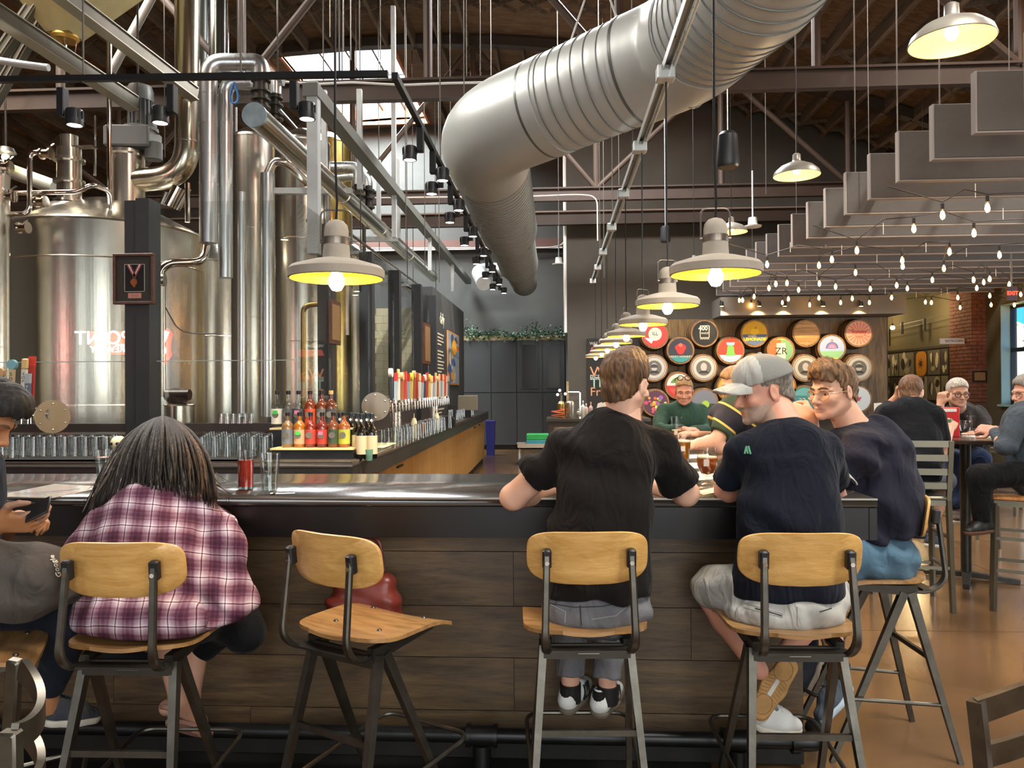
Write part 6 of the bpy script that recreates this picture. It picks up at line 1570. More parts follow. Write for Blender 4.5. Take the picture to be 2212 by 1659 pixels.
B.ell(V3(322, 1350, 2.60), (.215, .135, .075), None, .05); B.ell(V3(322, 1335, 2.50), (.215, .10, .08), None, .05)
B.chain([V3(226, 1142, 2.76), V3(200, 1205, 2.74), V3(196, 1250, 2.76)], [.09, .08, .072], .04); B.cap(V3(176, 1240, 2.78), V3(225, 1150, 3.05), .075, .06, .03)
B.chain([V3(430, 1140, 2.77), V3(474, 1180, 2.74), V3(482, 1215, 2.74)], [.09, .078, .074], .04); B.cap(V3(480, 1210, 2.78), V3(470, 1130, 3.05), .074, .06, .03)
B.chain([V3(450, 1265, 2.68), V3(492, 1278, 2.74), V3(500, 1315, 2.76), V3(455, 1350, 2.70)], [.09, .085, .085, .08], .04); B.cap(V3(490, 1330, 2.66), V3(410, 1362, 2.54), .07, .06, .04); B.cap(V3(205, 1300, 2.62), V3(225, 1350, 2.6), .07, .07, .04)
B.cap(V3(345, 1090, 2.81), V3(345, 1076, 2.83), .075, .074, .012)
B.folds(.012, ((.6, .2, 1), (1, .2, -.5)), 30, 1.4, .3); B.plane((0, 0, .752), (0, 0, -1), .02)
skin_obj('plaid_shirt', B.skin(2), pl_m, t)
m = MB(); cN = at(346, 1080, 2.82)
m.rings([[cN + Vector((math.cos(a) * (.082 + .012 * z / .03), math.sin(a) * .075 - .005 * z, z + .012 * math.cos(a * 2))) for a in [2 * PI * k / 28 for k in range(28)]] for z in (-.012, .0, .022, .034)] , caps=False); m.build('collar', pl_m, t)
hf = Frame(at(345, 985, 2.92), dirv(0, -48))
lo, hi = bounds([V3(345, 985, 2.9), V3(200, 1140, 3.1), V3(500, 1140, 3.1), V3(345, 1350, 2.6)], .16); B = Body(lo, hi, .007)
btorso(B, P, Wp, C, N, fw, .15, .15, .15); B.cap(N, hf.p(0, -.03, -.05), .06, .055, .03)
for S, E, Wr, sd in ((V3(232, 1120, 2.76), V3(175, 1240, 2.78), V3(235, 1100, 3.14), 1), (V3(445, 1115, 2.77), V3(498, 1200, 2.78), V3(455, 1098, 3.14), -1)):
 B.cap(C, S, .07, .05, .03); arm_pts(B, S, E, Wr, (.05, .04, .036, .025)); hand(B, Wr, Vector(dirv(-30 * sd, 8)), (0, 0, 1), sd, .5, .9)
skin_obj('body', [B.skin(1), head_skin(hf, neck_to=N)], [skin_t, lip, skin_t], t, face_pick(hf)); eyes(hf, t)
hair_m = [hairmat('hair_dark_brown', '0d0a08', '2a211a', (90, 90, 4)), hairmat('hair_greying', '2c2722', '5f564b', (90, 90, 4)), hairmat('hair_silver', '5f5951', '9a9388', (90, 90, 4)), hairmat('hair_warm_brown', '2a1c12', '5a4028', (90, 90, 4))]
rr = random.Random(5)
lo, hi = npv(at(230, 1080, 2.7)), npv(at(460, 880, 3.2)); lo, hi = np.minimum(lo, hi) - .1, np.maximum(lo, hi) + .1; lo[1] = 2.5; hi[1] = 3.2
B = Body(lo, hi, .006); B.ell(npv(hf.p(0, -.02, .03)), (.082, .10, .092), hf.R(), .01); B.ell(V3(345, 1005, 2.81), (.115, .05, .09), None, .04); skin_obj('hair', B.skin(1), hair_m[0], t)
m = MB()
for i in range(250):
 u_ = rr.random() if i > 60 else i / 60; ang_ = PI * (-.06 + 1.12 * u_); sx = -math.cos(ang_); ax = abs(sx); lay = rr.uniform(-.012, .014)
 ex = 345 + sx * 118 + rr.uniform(-9, 9); ey = 1052 + 34 * ax + rr.uniform(-14, 14)
 if sx < -.45: ex -= 70 * (-.45 - sx) * rr.uniform(.6, 1.2); ey += 40 * (-.45 - sx)
 if -.75 < sx < -.4 and rr.random() < .5: ey += 22; ex += 14
 p0 = at(352 + sx * 20, 899 + 6 * ax, 2.95); p1 = at(348 + sx * 92, 912 + 32 * ax, 2.77 + .09 * ax + lay); p2 = at(345 + sx * 112 + rr.uniform(-8, 8), 1000 + rr.uniform(-10, 10), 2.69 + .06 * ax + lay); p3 = at(ex, ey, 2.665 + .06 * ax + lay)
 C_ = [p0 * (1 - w) ** 3 + p1 * 3 * w * (1 - w) ** 2 + p2 * 3 * w * w * (1 - w) + p3 * w ** 3 for w in [k / 9 for k in range(10)]]
 wv = rr.uniform(0, 6); C_ = [p + Vector((.006 * math.sin(wv + k * .9) * (k / 9), .004 * math.cos(wv + k) * (k / 9), 0)) for k, p in enumerate(C_)]
 q = rr.random(); m.cur = (2 if q < .16 else 1 if q < .5 else 0) if sx < -.1 else (3 if q < .45 and sx > .5 else 1 if q < .2 else 0)
 r0 = rr.uniform(.005, .009) * (.6 if m.cur == 2 else 1); m.tube(C_, [r0 * f_ for f_ in (.5, .9, 1, 1, 1, 1, .9, .75, .5, .15)], n=6)
for i in range(26):
 sd = rr.choice((-1, -1, 1)); p = at(345 + sd * rr.uniform(95, 125), 1040 + rr.uniform(-30, 40), 2.74); m.cur = rr.choice((0, 1, 3)); m.tube([p, p + Vector((sd * rr.uniform(.02, .05), 0, -.03)), p + Vector((sd * rr.uniform(.03, .10), rr.uniform(-.02, .02), rr.uniform(-.09, -.02)))], [.002, .0014, .0005], n=4)
m.build('hair_locks', hair_m, t, angle=None, kind='stuff')
lo, hi = npv(at(250, 1500, 2.4)), npv(at(620, 1250, 3.25)); lo, hi = np.minimum(lo, hi) - .1, np.maximum(lo, hi) + .1; B = Body(lo, hi, .008)
B.ell(V3(330, 1345, 2.60), (.20, .13, .08), None, .04); B.cap(V3(390, 1345, 2.72), V3(505, 1325, 3.05), .09, .08, .04); B.cap(V3(280, 1345, 2.68), V3(340, 1330, 3.05), .09, .08, .04); B.cap(V3(510, 1330, 3.0), V3(528, 1365, 2.92), .085, .08, .04); B.cap(V3(505, 1330, 3.0), V3(440, 1395, 2.98), .075, .06, .03); B.cap(V3(345, 1330, 3.05), V3(372, 1400, 2.98), .07, .055, .03)
skin_obj('trousers', B.skin(1), trousers_k, t)
lo, hi = bounds([V3(360, 1390, 2.95), V3(445, 1580, 2.9)], .14); B = Body(lo, hi, .0055)
B.cap(V3(365, 1400, 2.97), V3(385, 1500, 2.86), .047, .036, .02); B.cap(V3(425, 1400, 2.97), V3(412, 1500, 2.93), .045, .036, .02)
B.cap(V3(388, 1512, 2.84), V3(425, 1560, 2.96), .037, .034, .02); B.cap(V3(410, 1512, 2.92), V3(362, 1528, 2.95), .034, .032, .02); B.cap(V3(425, 1560, 2.96), V3(440, 1578, 3.0), .036, .026, .02)
skin_obj('feet', B.skin(1), skin_l, t)
flop = mat('flip_flop_pink', '9a7468', .8)
def slab_between(a, b, up, w, th, m_, parent, name):
 g = Frame(a, Vector(b) - Vector(a), up); L_ = (Vector(b) - Vector(a)).length; ol = []
 for k in range(24):
  aa = 2 * PI * k / 24; y = .5 - .5 * math.cos(aa); x = math.sin(aa); ww = w * (abs(math.sin(aa)) ** .7) * (.85 + .3 * y); ol.append(g.p(math.copysign(ww, x), L_ * y, 0))
 return MB().poly(ol, g.z * th).build(name, m_, parent)
slab_between(at(362, 1562, 2.82), at(452, 1592, 3.0), Vector((-.15, .55, .8)), .042, .014, flop, t, 'flip_flop')
slab_between(at(345, 1530, 2.90), at(425, 1555, 2.97), Vector((0, .4, .9)), .042, .014, flop, t, 'flip_flop')
PLOC = (at(-70, 1300, 2.45).x, at(-70, 1300, 2.45).y, 0)
t = person('dark-haired man cropped by the left edge, holding a phone, grey clothes')
fw = dirv(-80)
P, Wp, C, N = V3(-120, 1290, 2.42), V3(-115, 1170, 2.46), V3(-95, 1050, 2.5), V3(-55, 985, 2.52)
SL, SR = V3(-100, 1030, 2.66), V3(-90, 1040, 2.36); EL, ER = V3(-40, 1180, 2.68), V3(-70, 1180, 2.34); WL, WR = V3(40, 1120, 2.66), V3(-5, 1128, 2.38)
hoodie = cloth('hoodie_grey', '4b4641')
build_tee(t, P, Wp, C, N, SL, SR, EL, ER, fw, jeans_d, rP=.17, rW=.16, rC=.17, flat=1.3, slv=1.0, sr=(.075, .06), name='sweater', h=.009)
hf = Frame(at(-42, 898, 2.55), dirv(-78, -34))
lo, hi = bounds([P, N, EL, ER, WL, WR, V3(100, 1120, 2.5)], .16); B = Body(lo, hi, .0065)
btorso(B, P, Wp, C, N, fw, .14, .14, .14); arm_pts(B, SL, EL, WL, (.055, .046, .043, .03)); arm_pts(B, SR, ER, WR, (.055, .046, .043, .03))
hand(B, WR, Vector((1, .12, -.02)), Vector((-.1, -.75, -.55)), -1, .55, 1.0, .3); hand(B, WL, Vector((1, -.3, .1)), Vector((0, .3, .9)), 1, .7)
B.cap(N, hf.p(0, -.03, -.05), .07, .06, .03)
skin_obj('body', [B.skin(1), head_skin(hf, neck_to=N)], [skin_t, lip, stubble_b], t, face_pick(hf, stub=True)); eyes(hf, t); brows(hf, t, brow_b)
hair_cap(hf, t, hairmat('hair_black', '0d0b0a', '262019', (60, 60, 20)), thick=.016, top=.03, line=.06, back=-.06, puff=(0, .035, 0), tex=.003)
lo, hi = npv(at(-140, 1400, 2.2)), npv(at(200, 1150, 2.8)); lo, hi = np.minimum(lo, hi) - .1, np.maximum(lo, hi) + .22; B = Body(lo, hi, .0075)
B.chain([V3(-60, 1260, 2.42), V3(60, 1255, 2.45), V3(150, 1250, 2.60)], [.13, .115, .085], .04); B.chain([V3(-30, 1215, 2.40), V3(40, 1220, 2.42)], [.07, .055], .03)
B.folds(.007, ((1, .2, .4), (.5, 0, 1)), 44, 1.2, 2.0); skin_obj('jacket', B.skin(1), hoodie, t)
g0 = at(112, 1223, 2.34)
lo, hi = bounds([V3(-40, 1300, 2.4), V3(210, 1290, 2.75), V3(100, 1500, 2.8), V3(250, 1420, 2.95)], .16); B = Body(lo, hi, .008)
B.cap(V3(-40, 1310, 2.55), V3(150, 1312, 2.72), .075, .07, .04); B.cap(V3(165, 1315, 2.68), V3(105, 1490, 2.74), .078, .05, .03, cut=True); B.cap(V3(-20, 1300, 2.60), V3(180, 1310, 2.85), .09, .075, .03); B.cap(V3(185, 1315, 2.86), V3(235, 1425, 2.92), .07, .045, .02)
B.folds(.005, ((.3, .2, 1), (1, 0, .3)), 55, 1.0, 1.0); skin_obj('trousers', B.skin(1), jeans_d, t)
shoe(t, at(100, 1568, 2.74), at(206, 1560, 2.86), (-.05, -.1, 1), shoe_gr, white_sole, label='grey canvas shoe with white sole edge')
shoe(t, at(195, 1448, 2.88), at(340, 1446, 2.98), (0, -.1, 1), jeans_d, white_sole, label='dark shoe with pale sole tucked behind a stool leg')
m = MB(); m.cyl(V3(104, 1485, 2.74), V3(108, 1535, 2.75), .036, .036); m.build('ankle', skin_t, t)
PH = at(80, 1096, 2.36)
PLOC = (at(1485, 950, 7.3).x, at(1485, 950, 7.3).y, 0)
t = person('man in dark green sweater with sunglasses on his head, arms folded on the bar')
fw = dirv(165)
P, Wp, C, N = V3(1478, 985, 7.35), V3(1478, 945, 7.3), V3(1475, 905, 7.22), V3(1477, 875, 7.18)
SL, SR = V3(1513, 890, 7.25), V3(1434, 890, 7.2); EL, ER = V3(1530, 930, 7.1), V3(1420, 930, 7.0); WL, WR = V3(1490, 930, 6.8), V3(1480, 928, 6.75)
build_tee(t, P, Wp, C, N, SL, SR, EL, ER, fw, cloth('sweater_green', '2f4a42'), rP=.18, rW=.17, rC=.18, slv=1.0, sr=(.078, .058), name='sweater', h=.011, amp=.006, freq=36, coll=.06, extra=lambda B: (B.cap(EL, lerp3(EL, WL, .85), .058, .046, .02), B.cap(ER, lerp3(ER, WR, .85), .058, .046, .02), B.cap(N, V3(1478, 868, 7.15), .07, .066, .02)))
hf = Frame(at(1478, 846, 7.15), dirv(170, -10))
lo, hi = bounds([P, N, EL, ER, WL, WR], .2); B = Body(lo, hi, .009); btorso(B, P, Wp, C, N, fw, .14, .14, .14); B.cap(N, hf.p(0, -.03, -.05), .06, .058, .03)
for S, E, Wr in ((SL, EL, WL), (SR, ER, WR)): arm_pts(B, S, E, Wr, (.05, .042, .04, .03))
hand(B, WL, Vector((-1, -.2, 0)), Vector((0, -.3, 1)), -1, .6); hand(B, WR, Vector((.9, -.3, 0)), Vector((0, -.3, 1)), 1, .5)
skin_obj('body', [B.skin(1), head_skin(hf, h=.005, neck_to=N)], [skin_r, lip, stubble_g], t, face_pick(hf)); eyes(hf, t); brows(hf, t, brow_g)
hair_cap(hf, t, hairmat('hair_fair', '8a6a4c', 'b39066', (60, 60, 20)), thick=.004, top=.008, line=.07, back=-.05, h=.006)
gf = Frame(hf.p(0, -.03, .095), hf.y + hf.z * .6); glasses(gf, t, black_plastic, lens=False, thick=.004)
def rugby():
 m, tt, b = _new('rugby_stripes'); L = tt.links.new; tc = tt.nodes.new('ShaderNodeTexCoord'); sp_ = tt.nodes.new('ShaderNodeSeparateXYZ'); L(tc.outputs['Object'], sp_.inputs[0])
 a = tt.nodes.new('ShaderNodeMath'); a.operation = 'MULTIPLY_ADD'; a.inputs[1].default_value = .75; L(sp_.outputs[0], a.inputs[0]); L(sp_.outputs[2], a.inputs[2])
 f = tt.nodes.new('ShaderNodeMath'); f.operation = 'MULTIPLY_ADD'; f.inputs[1].default_value = 3.3; f.inputs[2].default_value = .2; L(a.outputs[0], f.inputs[0]); g = tt.nodes.new('ShaderNodeMath'); g.operation = 'FRACT'; L(f.outputs[0], g.inputs[0])
 r = tt.nodes.new('ShaderNodeValToRGB'); r.color_ramp.interpolation = 'CONSTANT'; e = r.color_ramp.elements; e[0].color = lin('1d1c28'); e[1].position = .44; e[1].color = lin('d8b35a')
 for p_, c_ in ((.5, '2d4030'), (.94, 'd8b35a')): q = e.new(p_); q.color = lin(c_)
 L(g.outputs[0], r.inputs[0]); L(r.outputs[0], b.inputs['Base Color']); b.inputs['Roughness'].default_value = .9; return m
PLOC = (at(1615, 950, 5.2).x, at(1615, 950, 5.2).y, 0)
t = person('man in navy and green rugby shirt with yellow stripes behind the capped man')
fw = dirv(80)
P, Wp, C, N = V3(1640, 1000, 5.25), V3(1632, 950, 5.22), V3(1615, 895, 5.2), V3(1602, 860, 5.18)
SL, SR = V3(1592, 885, 5.05), V3(1600, 880, 5.38); EL, ER = V3(1545, 955, 4.95), V3(1560, 950, 5.5); WL, WR = V3(1500, 962, 4.9), V3(1506, 940, 5.4)
build_tee(t, P, Wp, C, N, SL, SR, EL, ER, fw, rugby(), rP=.18, rW=.18, rC=.19, flat=1.1, slv=.8, sr=(.095, .08), name='rugby_shirt', h=.009, amp=.008, freq=36, sh=.1, extra=lambda B: B.ell(V3(1575, 905, 5.15), (.14, .14, .13), None, .05))
hf = Frame(at(1592, 832, 5.15), dirv(85, -10))
lo, hi = bounds([P, N, EL, ER, WL, WR], .22); B = Body(lo, hi, .008); btorso(B, P, Wp, C, N, fw, .14, .14, .14); B.cap(N, hf.p(0, -.03, -.05), .062, .058, .03)
for S, E, Wr in ((SL, EL, WL), (SR, ER, WR)): arm_pts(B, S, E, Wr, (.055, .05, .048, .031))
B.cap(V3(1570, 975, 4.95), V3(1510, 958, 4.92), .05, .034, .02)
hand(B, WL, Vector((-.9, .1, .12)), Vector((.1, -.5, .8)), -1, .5, 1.05); hand(B, WR, Vector((-.9, -.3, .1)), Vector((0, -.3, 1)), 1, .6)
skin_obj('body', [B.skin(1), head_skin(hf, h=.005, neck_to=N)], [skin_l, lip, skin_l], t, face_pick(hf)); eyes(hf, t); hair_cap(hf, t, hairmat('hair_fair', '8a6a4c', 'b39066'), thick=.004, top=.01, line=.06, back=-.05, h=.006)
PLOC = (at(1965, 1000, 5.6).x, at(1965, 1000, 5.6).y, 0)
t = person('man in dark t-shirt and grey shorts seen from behind on the ladder-back chair')
fw = dirv(-22)
P, Wp, C, N = V3(1972, 1015, 5.5), V3(1972, 965, 5.6), V3(1968, 910, 5.68), V3(1970, 872, 5.7)
SL, SR = V3(1920, 895, 5.72), V3(2018, 900, 5.62); EL, ER = V3(1915, 890, 6.05), V3(2030, 980, 5.66); WL, WR = V3(1938, 858, 5.95), V3(2052, 925, 5.85)
build_tee(t, P, Wp, C, N, SL, SR, EL, ER, fw, tee_dark, rP=.19, rW=.19, rC=.185, slv=.66, sr=(.08, .088), h=.010, amp=.006, freq=36, seed=2, hem=(V3(1972, 1040, 5.4), (0, -.1, -1)))
hf = Frame(at(1968, 848, 5.78), dirv(-35, -6))
lo, hi = bounds([P, N, EL, ER, WL, WR], .2); B = Body(lo, hi, .008); btorso(B, P, Wp, C, N, fw, .14, .14, .14); B.cap(N, hf.p(0, -.03, -.05), .066, .06, .03)
for S, E, Wr in ((SL, EL, WL), (SR, ER, WR)): arm_pts(B, S, E, Wr, (.056, .05, .047, .031))
hand(B, WR, Vector((.55, .6, .5)), Vector((-.2, -.9, .3)), -1, .6); hand(B, WL, Vector((.5, -.1, .7)), Vector((0, .5, .5)), 1, .6)
skin_obj('body', [B.skin(1), head_skin(hf, h=.005, neck_to=N)], [skin_l, lip, skin_l], t, face_pick(hf))
hair_cap(hf, t, hairmat('hair_chestnut', '4f3828', '7a573d', (70, 70, 20)), thick=.006, top=.012, line=.06, back=-.065, h=.006)
lo, hi = bounds([V3(1960, 1030, 5.5), V3(2050, 1050, 6.0), V3(2012, 1180, 5.9)], .2); B = Body(lo, hi, .009)
B.ell(V3(1975, 1032, 5.55), (.19, .14, .1), None, .04); B.cap(V3(2005, 1028, 5.6), V3(2042, 1038, 5.95), .095, .08, .03); B.cap(V3(1950, 1028, 5.65), V3(1990, 1035, 6.05), .09, .08, .03); skin_obj('shorts', B.skin(1), cloth('shorts_grey', '6a6b75'), t)
lo, hi = bounds([V3(2045, 1050, 6.0), V3(2012, 1170, 5.9)], .12); B = Body(lo, hi, .007); B.cap(V3(2044, 1045, 5.98), V3(2026, 1090, 5.92), .056, .056, .02); B.cap(V3(2026, 1090, 5.92), V3(2010, 1140, 5.86), .055, .036, .02); skin_obj('leg', B.skin(1), skin_l, t)
shoe(t, at(1998, 1160, 5.86), at(2022, 1170, 6.05), (0, 0, 1), shoe_gr, white_sole)
shoe(t, at(2005, 1182, 5.8), at(2030, 1184, 6.0), (0, 0, 1), shoe_gr, white_sole)
PLOC = (at(2085, 1000, 7.3).x, at(2085, 1000, 7.3).y, 0)
t = person('white-haired man with dark glasses in a charcoal jacket resting his head on his hand')
fw = dirv(172)
P, Wp, C, N = V3(2085, 985, 7.25), V3(2084, 950, 7.15), V3(2080, 912, 7.0), V3(2070, 880, 6.92)
SL, SR = V3(2112, 898, 7.0), V3(2042, 900, 6.95); EL, ER = V3(2132, 940, 6.75), V3(2020, 920, 6.7); WL, WR = V3(2098, 938, 6.5), V3(2032, 872, 6.75)
jk = cloth('jacket_charcoal', '33302f')
build_tee(t, P, Wp, C, N, SL, SR, EL, ER, fw, jk, rP=.2, rW=.19, rC=.19, slv=1.0, sr=(.088, .062), name='jacket', h=.010, amp=.009, freq=36, seed=4, extra=lambda B: (B.cap(EL, lerp3(EL, WL, .85), .062, .05, .02), B.cap(ER, lerp3(ER, WR, .7), .062, .046, .02), B.cap(V3(2048, 882, 6.88), V3(2056, 900, 6.84), .03, .03, .02), B.cap(V3(2092, 882, 6.9), V3(2088, 902, 6.86), .03, .03, .02)))
hf = Frame(at(2068, 849, 6.85), dirv(176, -6))
lo, hi = bounds([P, N, EL, ER, WL, WR], .2); B = Body(lo, hi, .0085); btorso(B, P, Wp, C, N, fw, .14, .14, .14); B.cap(N, hf.p(0, -.03, -.05), .064, .06, .03)
for S, E, Wr in ((SL, EL, WL), (SR, ER, WR)): arm_pts(B, S, E, Wr, (.05, .045, .043, .031))
hand(B, WR, Vector((.1, -.1, 1)), Vector((-.8, -.5, 0)), 1, 1.3, 1.0, .8); hand(B, WL, Vector((-.7, -.5, 0)), Vector((0, 0, 1)), -1, .5)
skin_obj('body', [B.skin(1), head_skin(hf, h=.0045, neck_to=N)], [skin_l, lip, skin_l], t, face_pick(hf)); eyes(hf, t); brows(hf, t, brow_g)
hair_cap(hf, t, hairmat('hair_white', 'a39b8f', 'd5cfc4', (60, 60, 20)), thick=.007, top=.012, line=.062, back=-.06, h=.006); glasses(hf, t, mat('dark_frame', '4a2a26', .3), r=.021, thick=.0028)
lo, hi = bounds([V3(2080, 990, 7.2), V3(2135, 1000, 6.6), V3(2075, 1120, 6.5)], .2); B = Body(lo, hi, .01)
B.ell(V3(2088, 995, 7.2), (.19, .15, .11), None, .04); B.cap(V3(2105, 985, 7.15), V3(2118, 992, 6.6), .1, .085, .03); B.cap(V3(2062, 990, 7.15), V3(2062, 995, 6.65), .1, .08, .03); B.cap(V3(2118, 995, 6.6), V3(2075, 1085, 6.55), .08, .055, .03); B.cap(V3(2062, 998, 6.65), V3(2060, 1085, 6.6), .08, .055, .03); skin_obj('jeans', B.skin(1), jeans_b, t)
shoe(t, at(2068, 1122, 6.65), at(2064, 1132, 6.4), (0, 0, 1), mat('suede_brown', '4a3c30', .9), white_sole)
PLOC = (at(2215, 1040, 5.4).x, at(2215, 1040, 5.4).y, 0)
t = person('man in blue-grey sweater and black trousers cropped by the right edge, hands clasped')
fw = dirv(82)
P, Wp, C, N = V3(2232, 1025, 5.35), V3(2230, 975, 5.38), V3(2222, 920, 5.4), V3(2216, 880, 5.42)
SL, SR = V3(2205, 905, 5.25), V3(2212, 900, 5.58); EL, ER = V3(2172, 965, 5.2), V3(2190, 960, 5.65); WL, WR = V3(2148, 930, 5.5), V3(2150, 928, 5.62)
build_tee(t, P, Wp, C, N, SL, SR, EL, ER, fw, cloth('sweater_blue_grey', '3d454c'), rP=.17, rW=.17, rC=.18, flat=1.1, slv=1.0, sr=(.085, .06), name='sweater', h=.010, amp=.007, freq=36, extra=lambda B: (B.cap(EL, lerp3(EL, WL, .8), .06, .046, .02), B.cap(ER, lerp3(ER, WR, .8), .06, .046, .02)))
hf = Frame(at(2222, 848, 5.45), dirv(95, -4))
lo, hi = bounds([P, N, EL, ER, WL, WR], .2); B = Body(lo, hi, .008); btorso(B, P, Wp, C, N, fw, .14, .14, .14); B.cap(N, hf.p(0, -.03, -.05), .062, .058, .03)
for S, E, Wr in ((SL, EL, WL), (SR, ER, WR)): arm_pts(B, S, E, Wr, (.05, .045, .043, .03))
hand(B, WL, Vector((-.7, .4, .1)), Vector((-.2, -.7, .6)), -1, 1.0); hand(B, WR, Vector((-.8, -.1, .15)), Vector((0, .3, .9)), 1, .9)
skin_obj('body', [B.skin(1), head_skin(hf, h=.005, neck_to=N)], [skin_r, lip, skin_r], t, face_pick(hf)); eyes(hf, t); hair_cap(hf, t, hairmat('hair_greyish', '6a625a', '8f877d'), thick=.006, top=.01, back=-.06, h=.006); glasses(hf, t, mat('thin_frame', '8a7a6a', .3, .6), thick=.002)
lo, hi = bounds([V3(2230, 1035, 5.35), V3(2105, 1040, 5.3), V3(2118, 1130, 5.3)], .2); B = Body(lo, hi, .009)
B.ell(V3(2232, 1035, 5.4), (.16, .19, .11), None, .04); B.cap(V3(2215, 1022, 5.3), V3(2118, 1030, 5.28), .092, .085, .03); B.cap(V3(2215, 1022, 5.55), V3(2112, 1025, 5.6), .092, .08, .03); B.cap(V3(2116, 1030, 5.28), V3(2122, 1125, 5.3), .082, .058, .03, cut=True); B.cap(V3(2112, 1028, 5.6), V3(2120, 1125, 5.6), .08, .058, .03, cut=True); skin_obj('trousers', B.skin(1), trousers_k, t)
shoe(t, at(2142, 1150, 5.3), at(2084, 1156, 5.25), (0, 0, 1), shoe_k, mat('brown_sole', '54392b', .8)); shoe(t, at(2142, 1142, 5.6), at(2092, 1146, 5.6), (0, 0, 1), shoe_k, mat('brown_sole', '54392b', .8))
# back wall: cabinets and planters
CY = 19.3
def bx(px, Y): return ony(px, 838, Y).x
def bz(py, Y, px=1106): return ony(px, py, Y).z
cab = thing('wall_cabinets', 'run of slate grey cabinets along the back wall under the planters', 'cabinet', (-1.5, CY, 0))
x0, x1 = bx(990, CY), .24; zt = bz(735, CY); zm = bz(848, CY)
MB().bb(x0 - 1.2, x1, CY + .03, 19.78, .1, zt).build('carcass', slate_paint, cab, smooth=False)
MB().bb(x0 - 1.2, x1, CY + .06, 19.7, 0.0, .12).build('toe_kick', black_metal, cab, smooth=False)
vx = [x0 - 1.1, x0 - .2, bx(1061, CY), bx(1116, CY), bx(1172, CY), x1]
dg = mat('dark_door_glass', '1c1b18', .2, 0, spec=.25)
for i, (a, b) in enumerate(zip(vx, vx[1:])):
 d = MB().bb(a + .01, b - .01, CY, CY + .03, zm + .01, zt - .02).build('door', slate_paint, cab, smooth=False)
 MB().bb(a + .01, b - .01, CY, CY + .03, .12, zm - .01).build('door', slate_paint, cab, smooth=False)
 if i >= 3:
  m = MB(); w_ = .14; m.bb(a + w_, b - w_, CY - .004, CY, zm + .12, zt - .12); m.build('pane', dg, d, smooth=False)
  m = MB(); m.bb(a + w_ - .02, a + w_, CY - .012, CY, zm + .1, zt - .1); m.bb(b - w_, b - w_ + .02, CY - .012, CY, zm + .1, zt - .1); m.bb(a + w_, b - w_, CY - .012, CY, zt - .12, zt - .1); m.bb(a + w_, b - w_, CY - .012, CY, zm + .1, zm + .12); m.build('pane_frame', slate_paint, d, smooth=False)
pine = wood('planter_pine', '9d8a66', 'c2ad84', 'X', .8, rough=.7)
leafm = mat('ivy_leaf', '3f5a44', .5, var=.35, vscale=30); leafm2 = mat('ivy_leaf_pale', '6f8a70', .5, var=.3, vscale=30)
rr = random.Random(11)
for k, (a, b) in enumerate(((990, 1113), (1116, 1158), (1160, 1228))):
 xa, xb = bx(a, CY), bx(b, CY) - (.05 if b > 1220 else 0)
 pb = thing('planter_box', ['long pine planter box on the cabinets, left one full of ivy', 'short pine planter box on the cabinets, middle one', 'pine planter box on the cabinets by the corner conduit'][k], 'planter', ((xa + xb) / 2, CY + .2, zt))
 h_ = .12
 m = MB(); m.bb(xa, xb, CY + .05, CY + .08, zt, zt + h_); m.build('front_board', pine, pb, smooth=False); m = MB(); m.bb(xa, xb, CY + .37, CY + .4, zt, zt + h_); m.build('back_board', pine, pb, smooth=False)
 for e in (xa, xb - .03): MB().bb(e, e + .03, CY + .08, CY + .37, zt, zt + h_).build('end_board', pine, pb, smooth=False)
 MB().bb(xa + .03, xb - .03, CY + .08, CY + .37, zt, zt + h_ - .02).build('soil', mat('soil', '2a221c', .95), pb, smooth=False)
 for lay, lm in ((0, leafm), (1, leafm2)):
  m = MB()
  for q in range(int((xb - xa) * 260)):
   x = rr.uniform(xa - .05, xb + .02); hh = .20 + .16 * math.sin(x * 5.3 + 1) * math.sin(x * 2.1) ; z = zt + h_ * .7 + abs(rr.gauss(0, .5)) * hh; y = CY + rr.uniform(-.03, .36)
   if rr.random() < .15: z = zt + rr.uniform(-.02, h_); y = CY + rr.uniform(-.04, .04)
   p = Vector((x, y, z)); u = Vector((rr.gauss(0, 1), rr.gauss(-.3, 1), rr.gauss(.1, .7))).normalized(); w_ = u.cross(Vector((rr.gauss(0, 1), rr.gauss(0, 1), 1))).normalized(); L_ = rr.uniform(.05, .1)
   m.quad(p, p + u * L_ * .5 + w_ * L_ * .3, p + u * L_, p + u * L_ * .5 - w_ * L_ * .3)
  m.build('ivy_leaves', lm, pb, kind='stuff', smooth=False)
bb_ = thing('waste_bin', 'tall blue waste bin at the far end of the cabinets', 'bin', tuple(onz(1058, 985, 0)))
q = onz(1058, 985, 0); m = MB(); m.rings([[(q.x + sx * w_, q.y + .25 + sy * w_ * 1.3, z) for sx, sy in ((-1, -1), (1, -1), (1, 1), (-1, 1))] for w_, z in ((.085, 0), (.105, .78))]); m.build('body', mat('bin_blue', '2b2f7a', .5), bb_, angle=20)
m = MB(); m.rings([[(q.x + sx * w_, q.y + .25 + sy * w_ * 1.3, z) for sx, sy in ((-1, -1), (1, -1), (1, 1), (-1, 1))] for w_, z in ((.115, .77), (.115, .8))]); m.build('rim', mat('bin_blue_rim', '3b3f92', .5), bb_, angle=20)
q = ony(1160, 960, 15.5);
tb = thing('trolley_tray', 'pale shallow tray on a low trolley before the cabinets', 'trolley', (q.x, 15.5, 0))
zt2 = bz(968, 15.5, 1150); m = MB(); xa, xb = bx(1116, 15.5), bx(1240, 15.5)
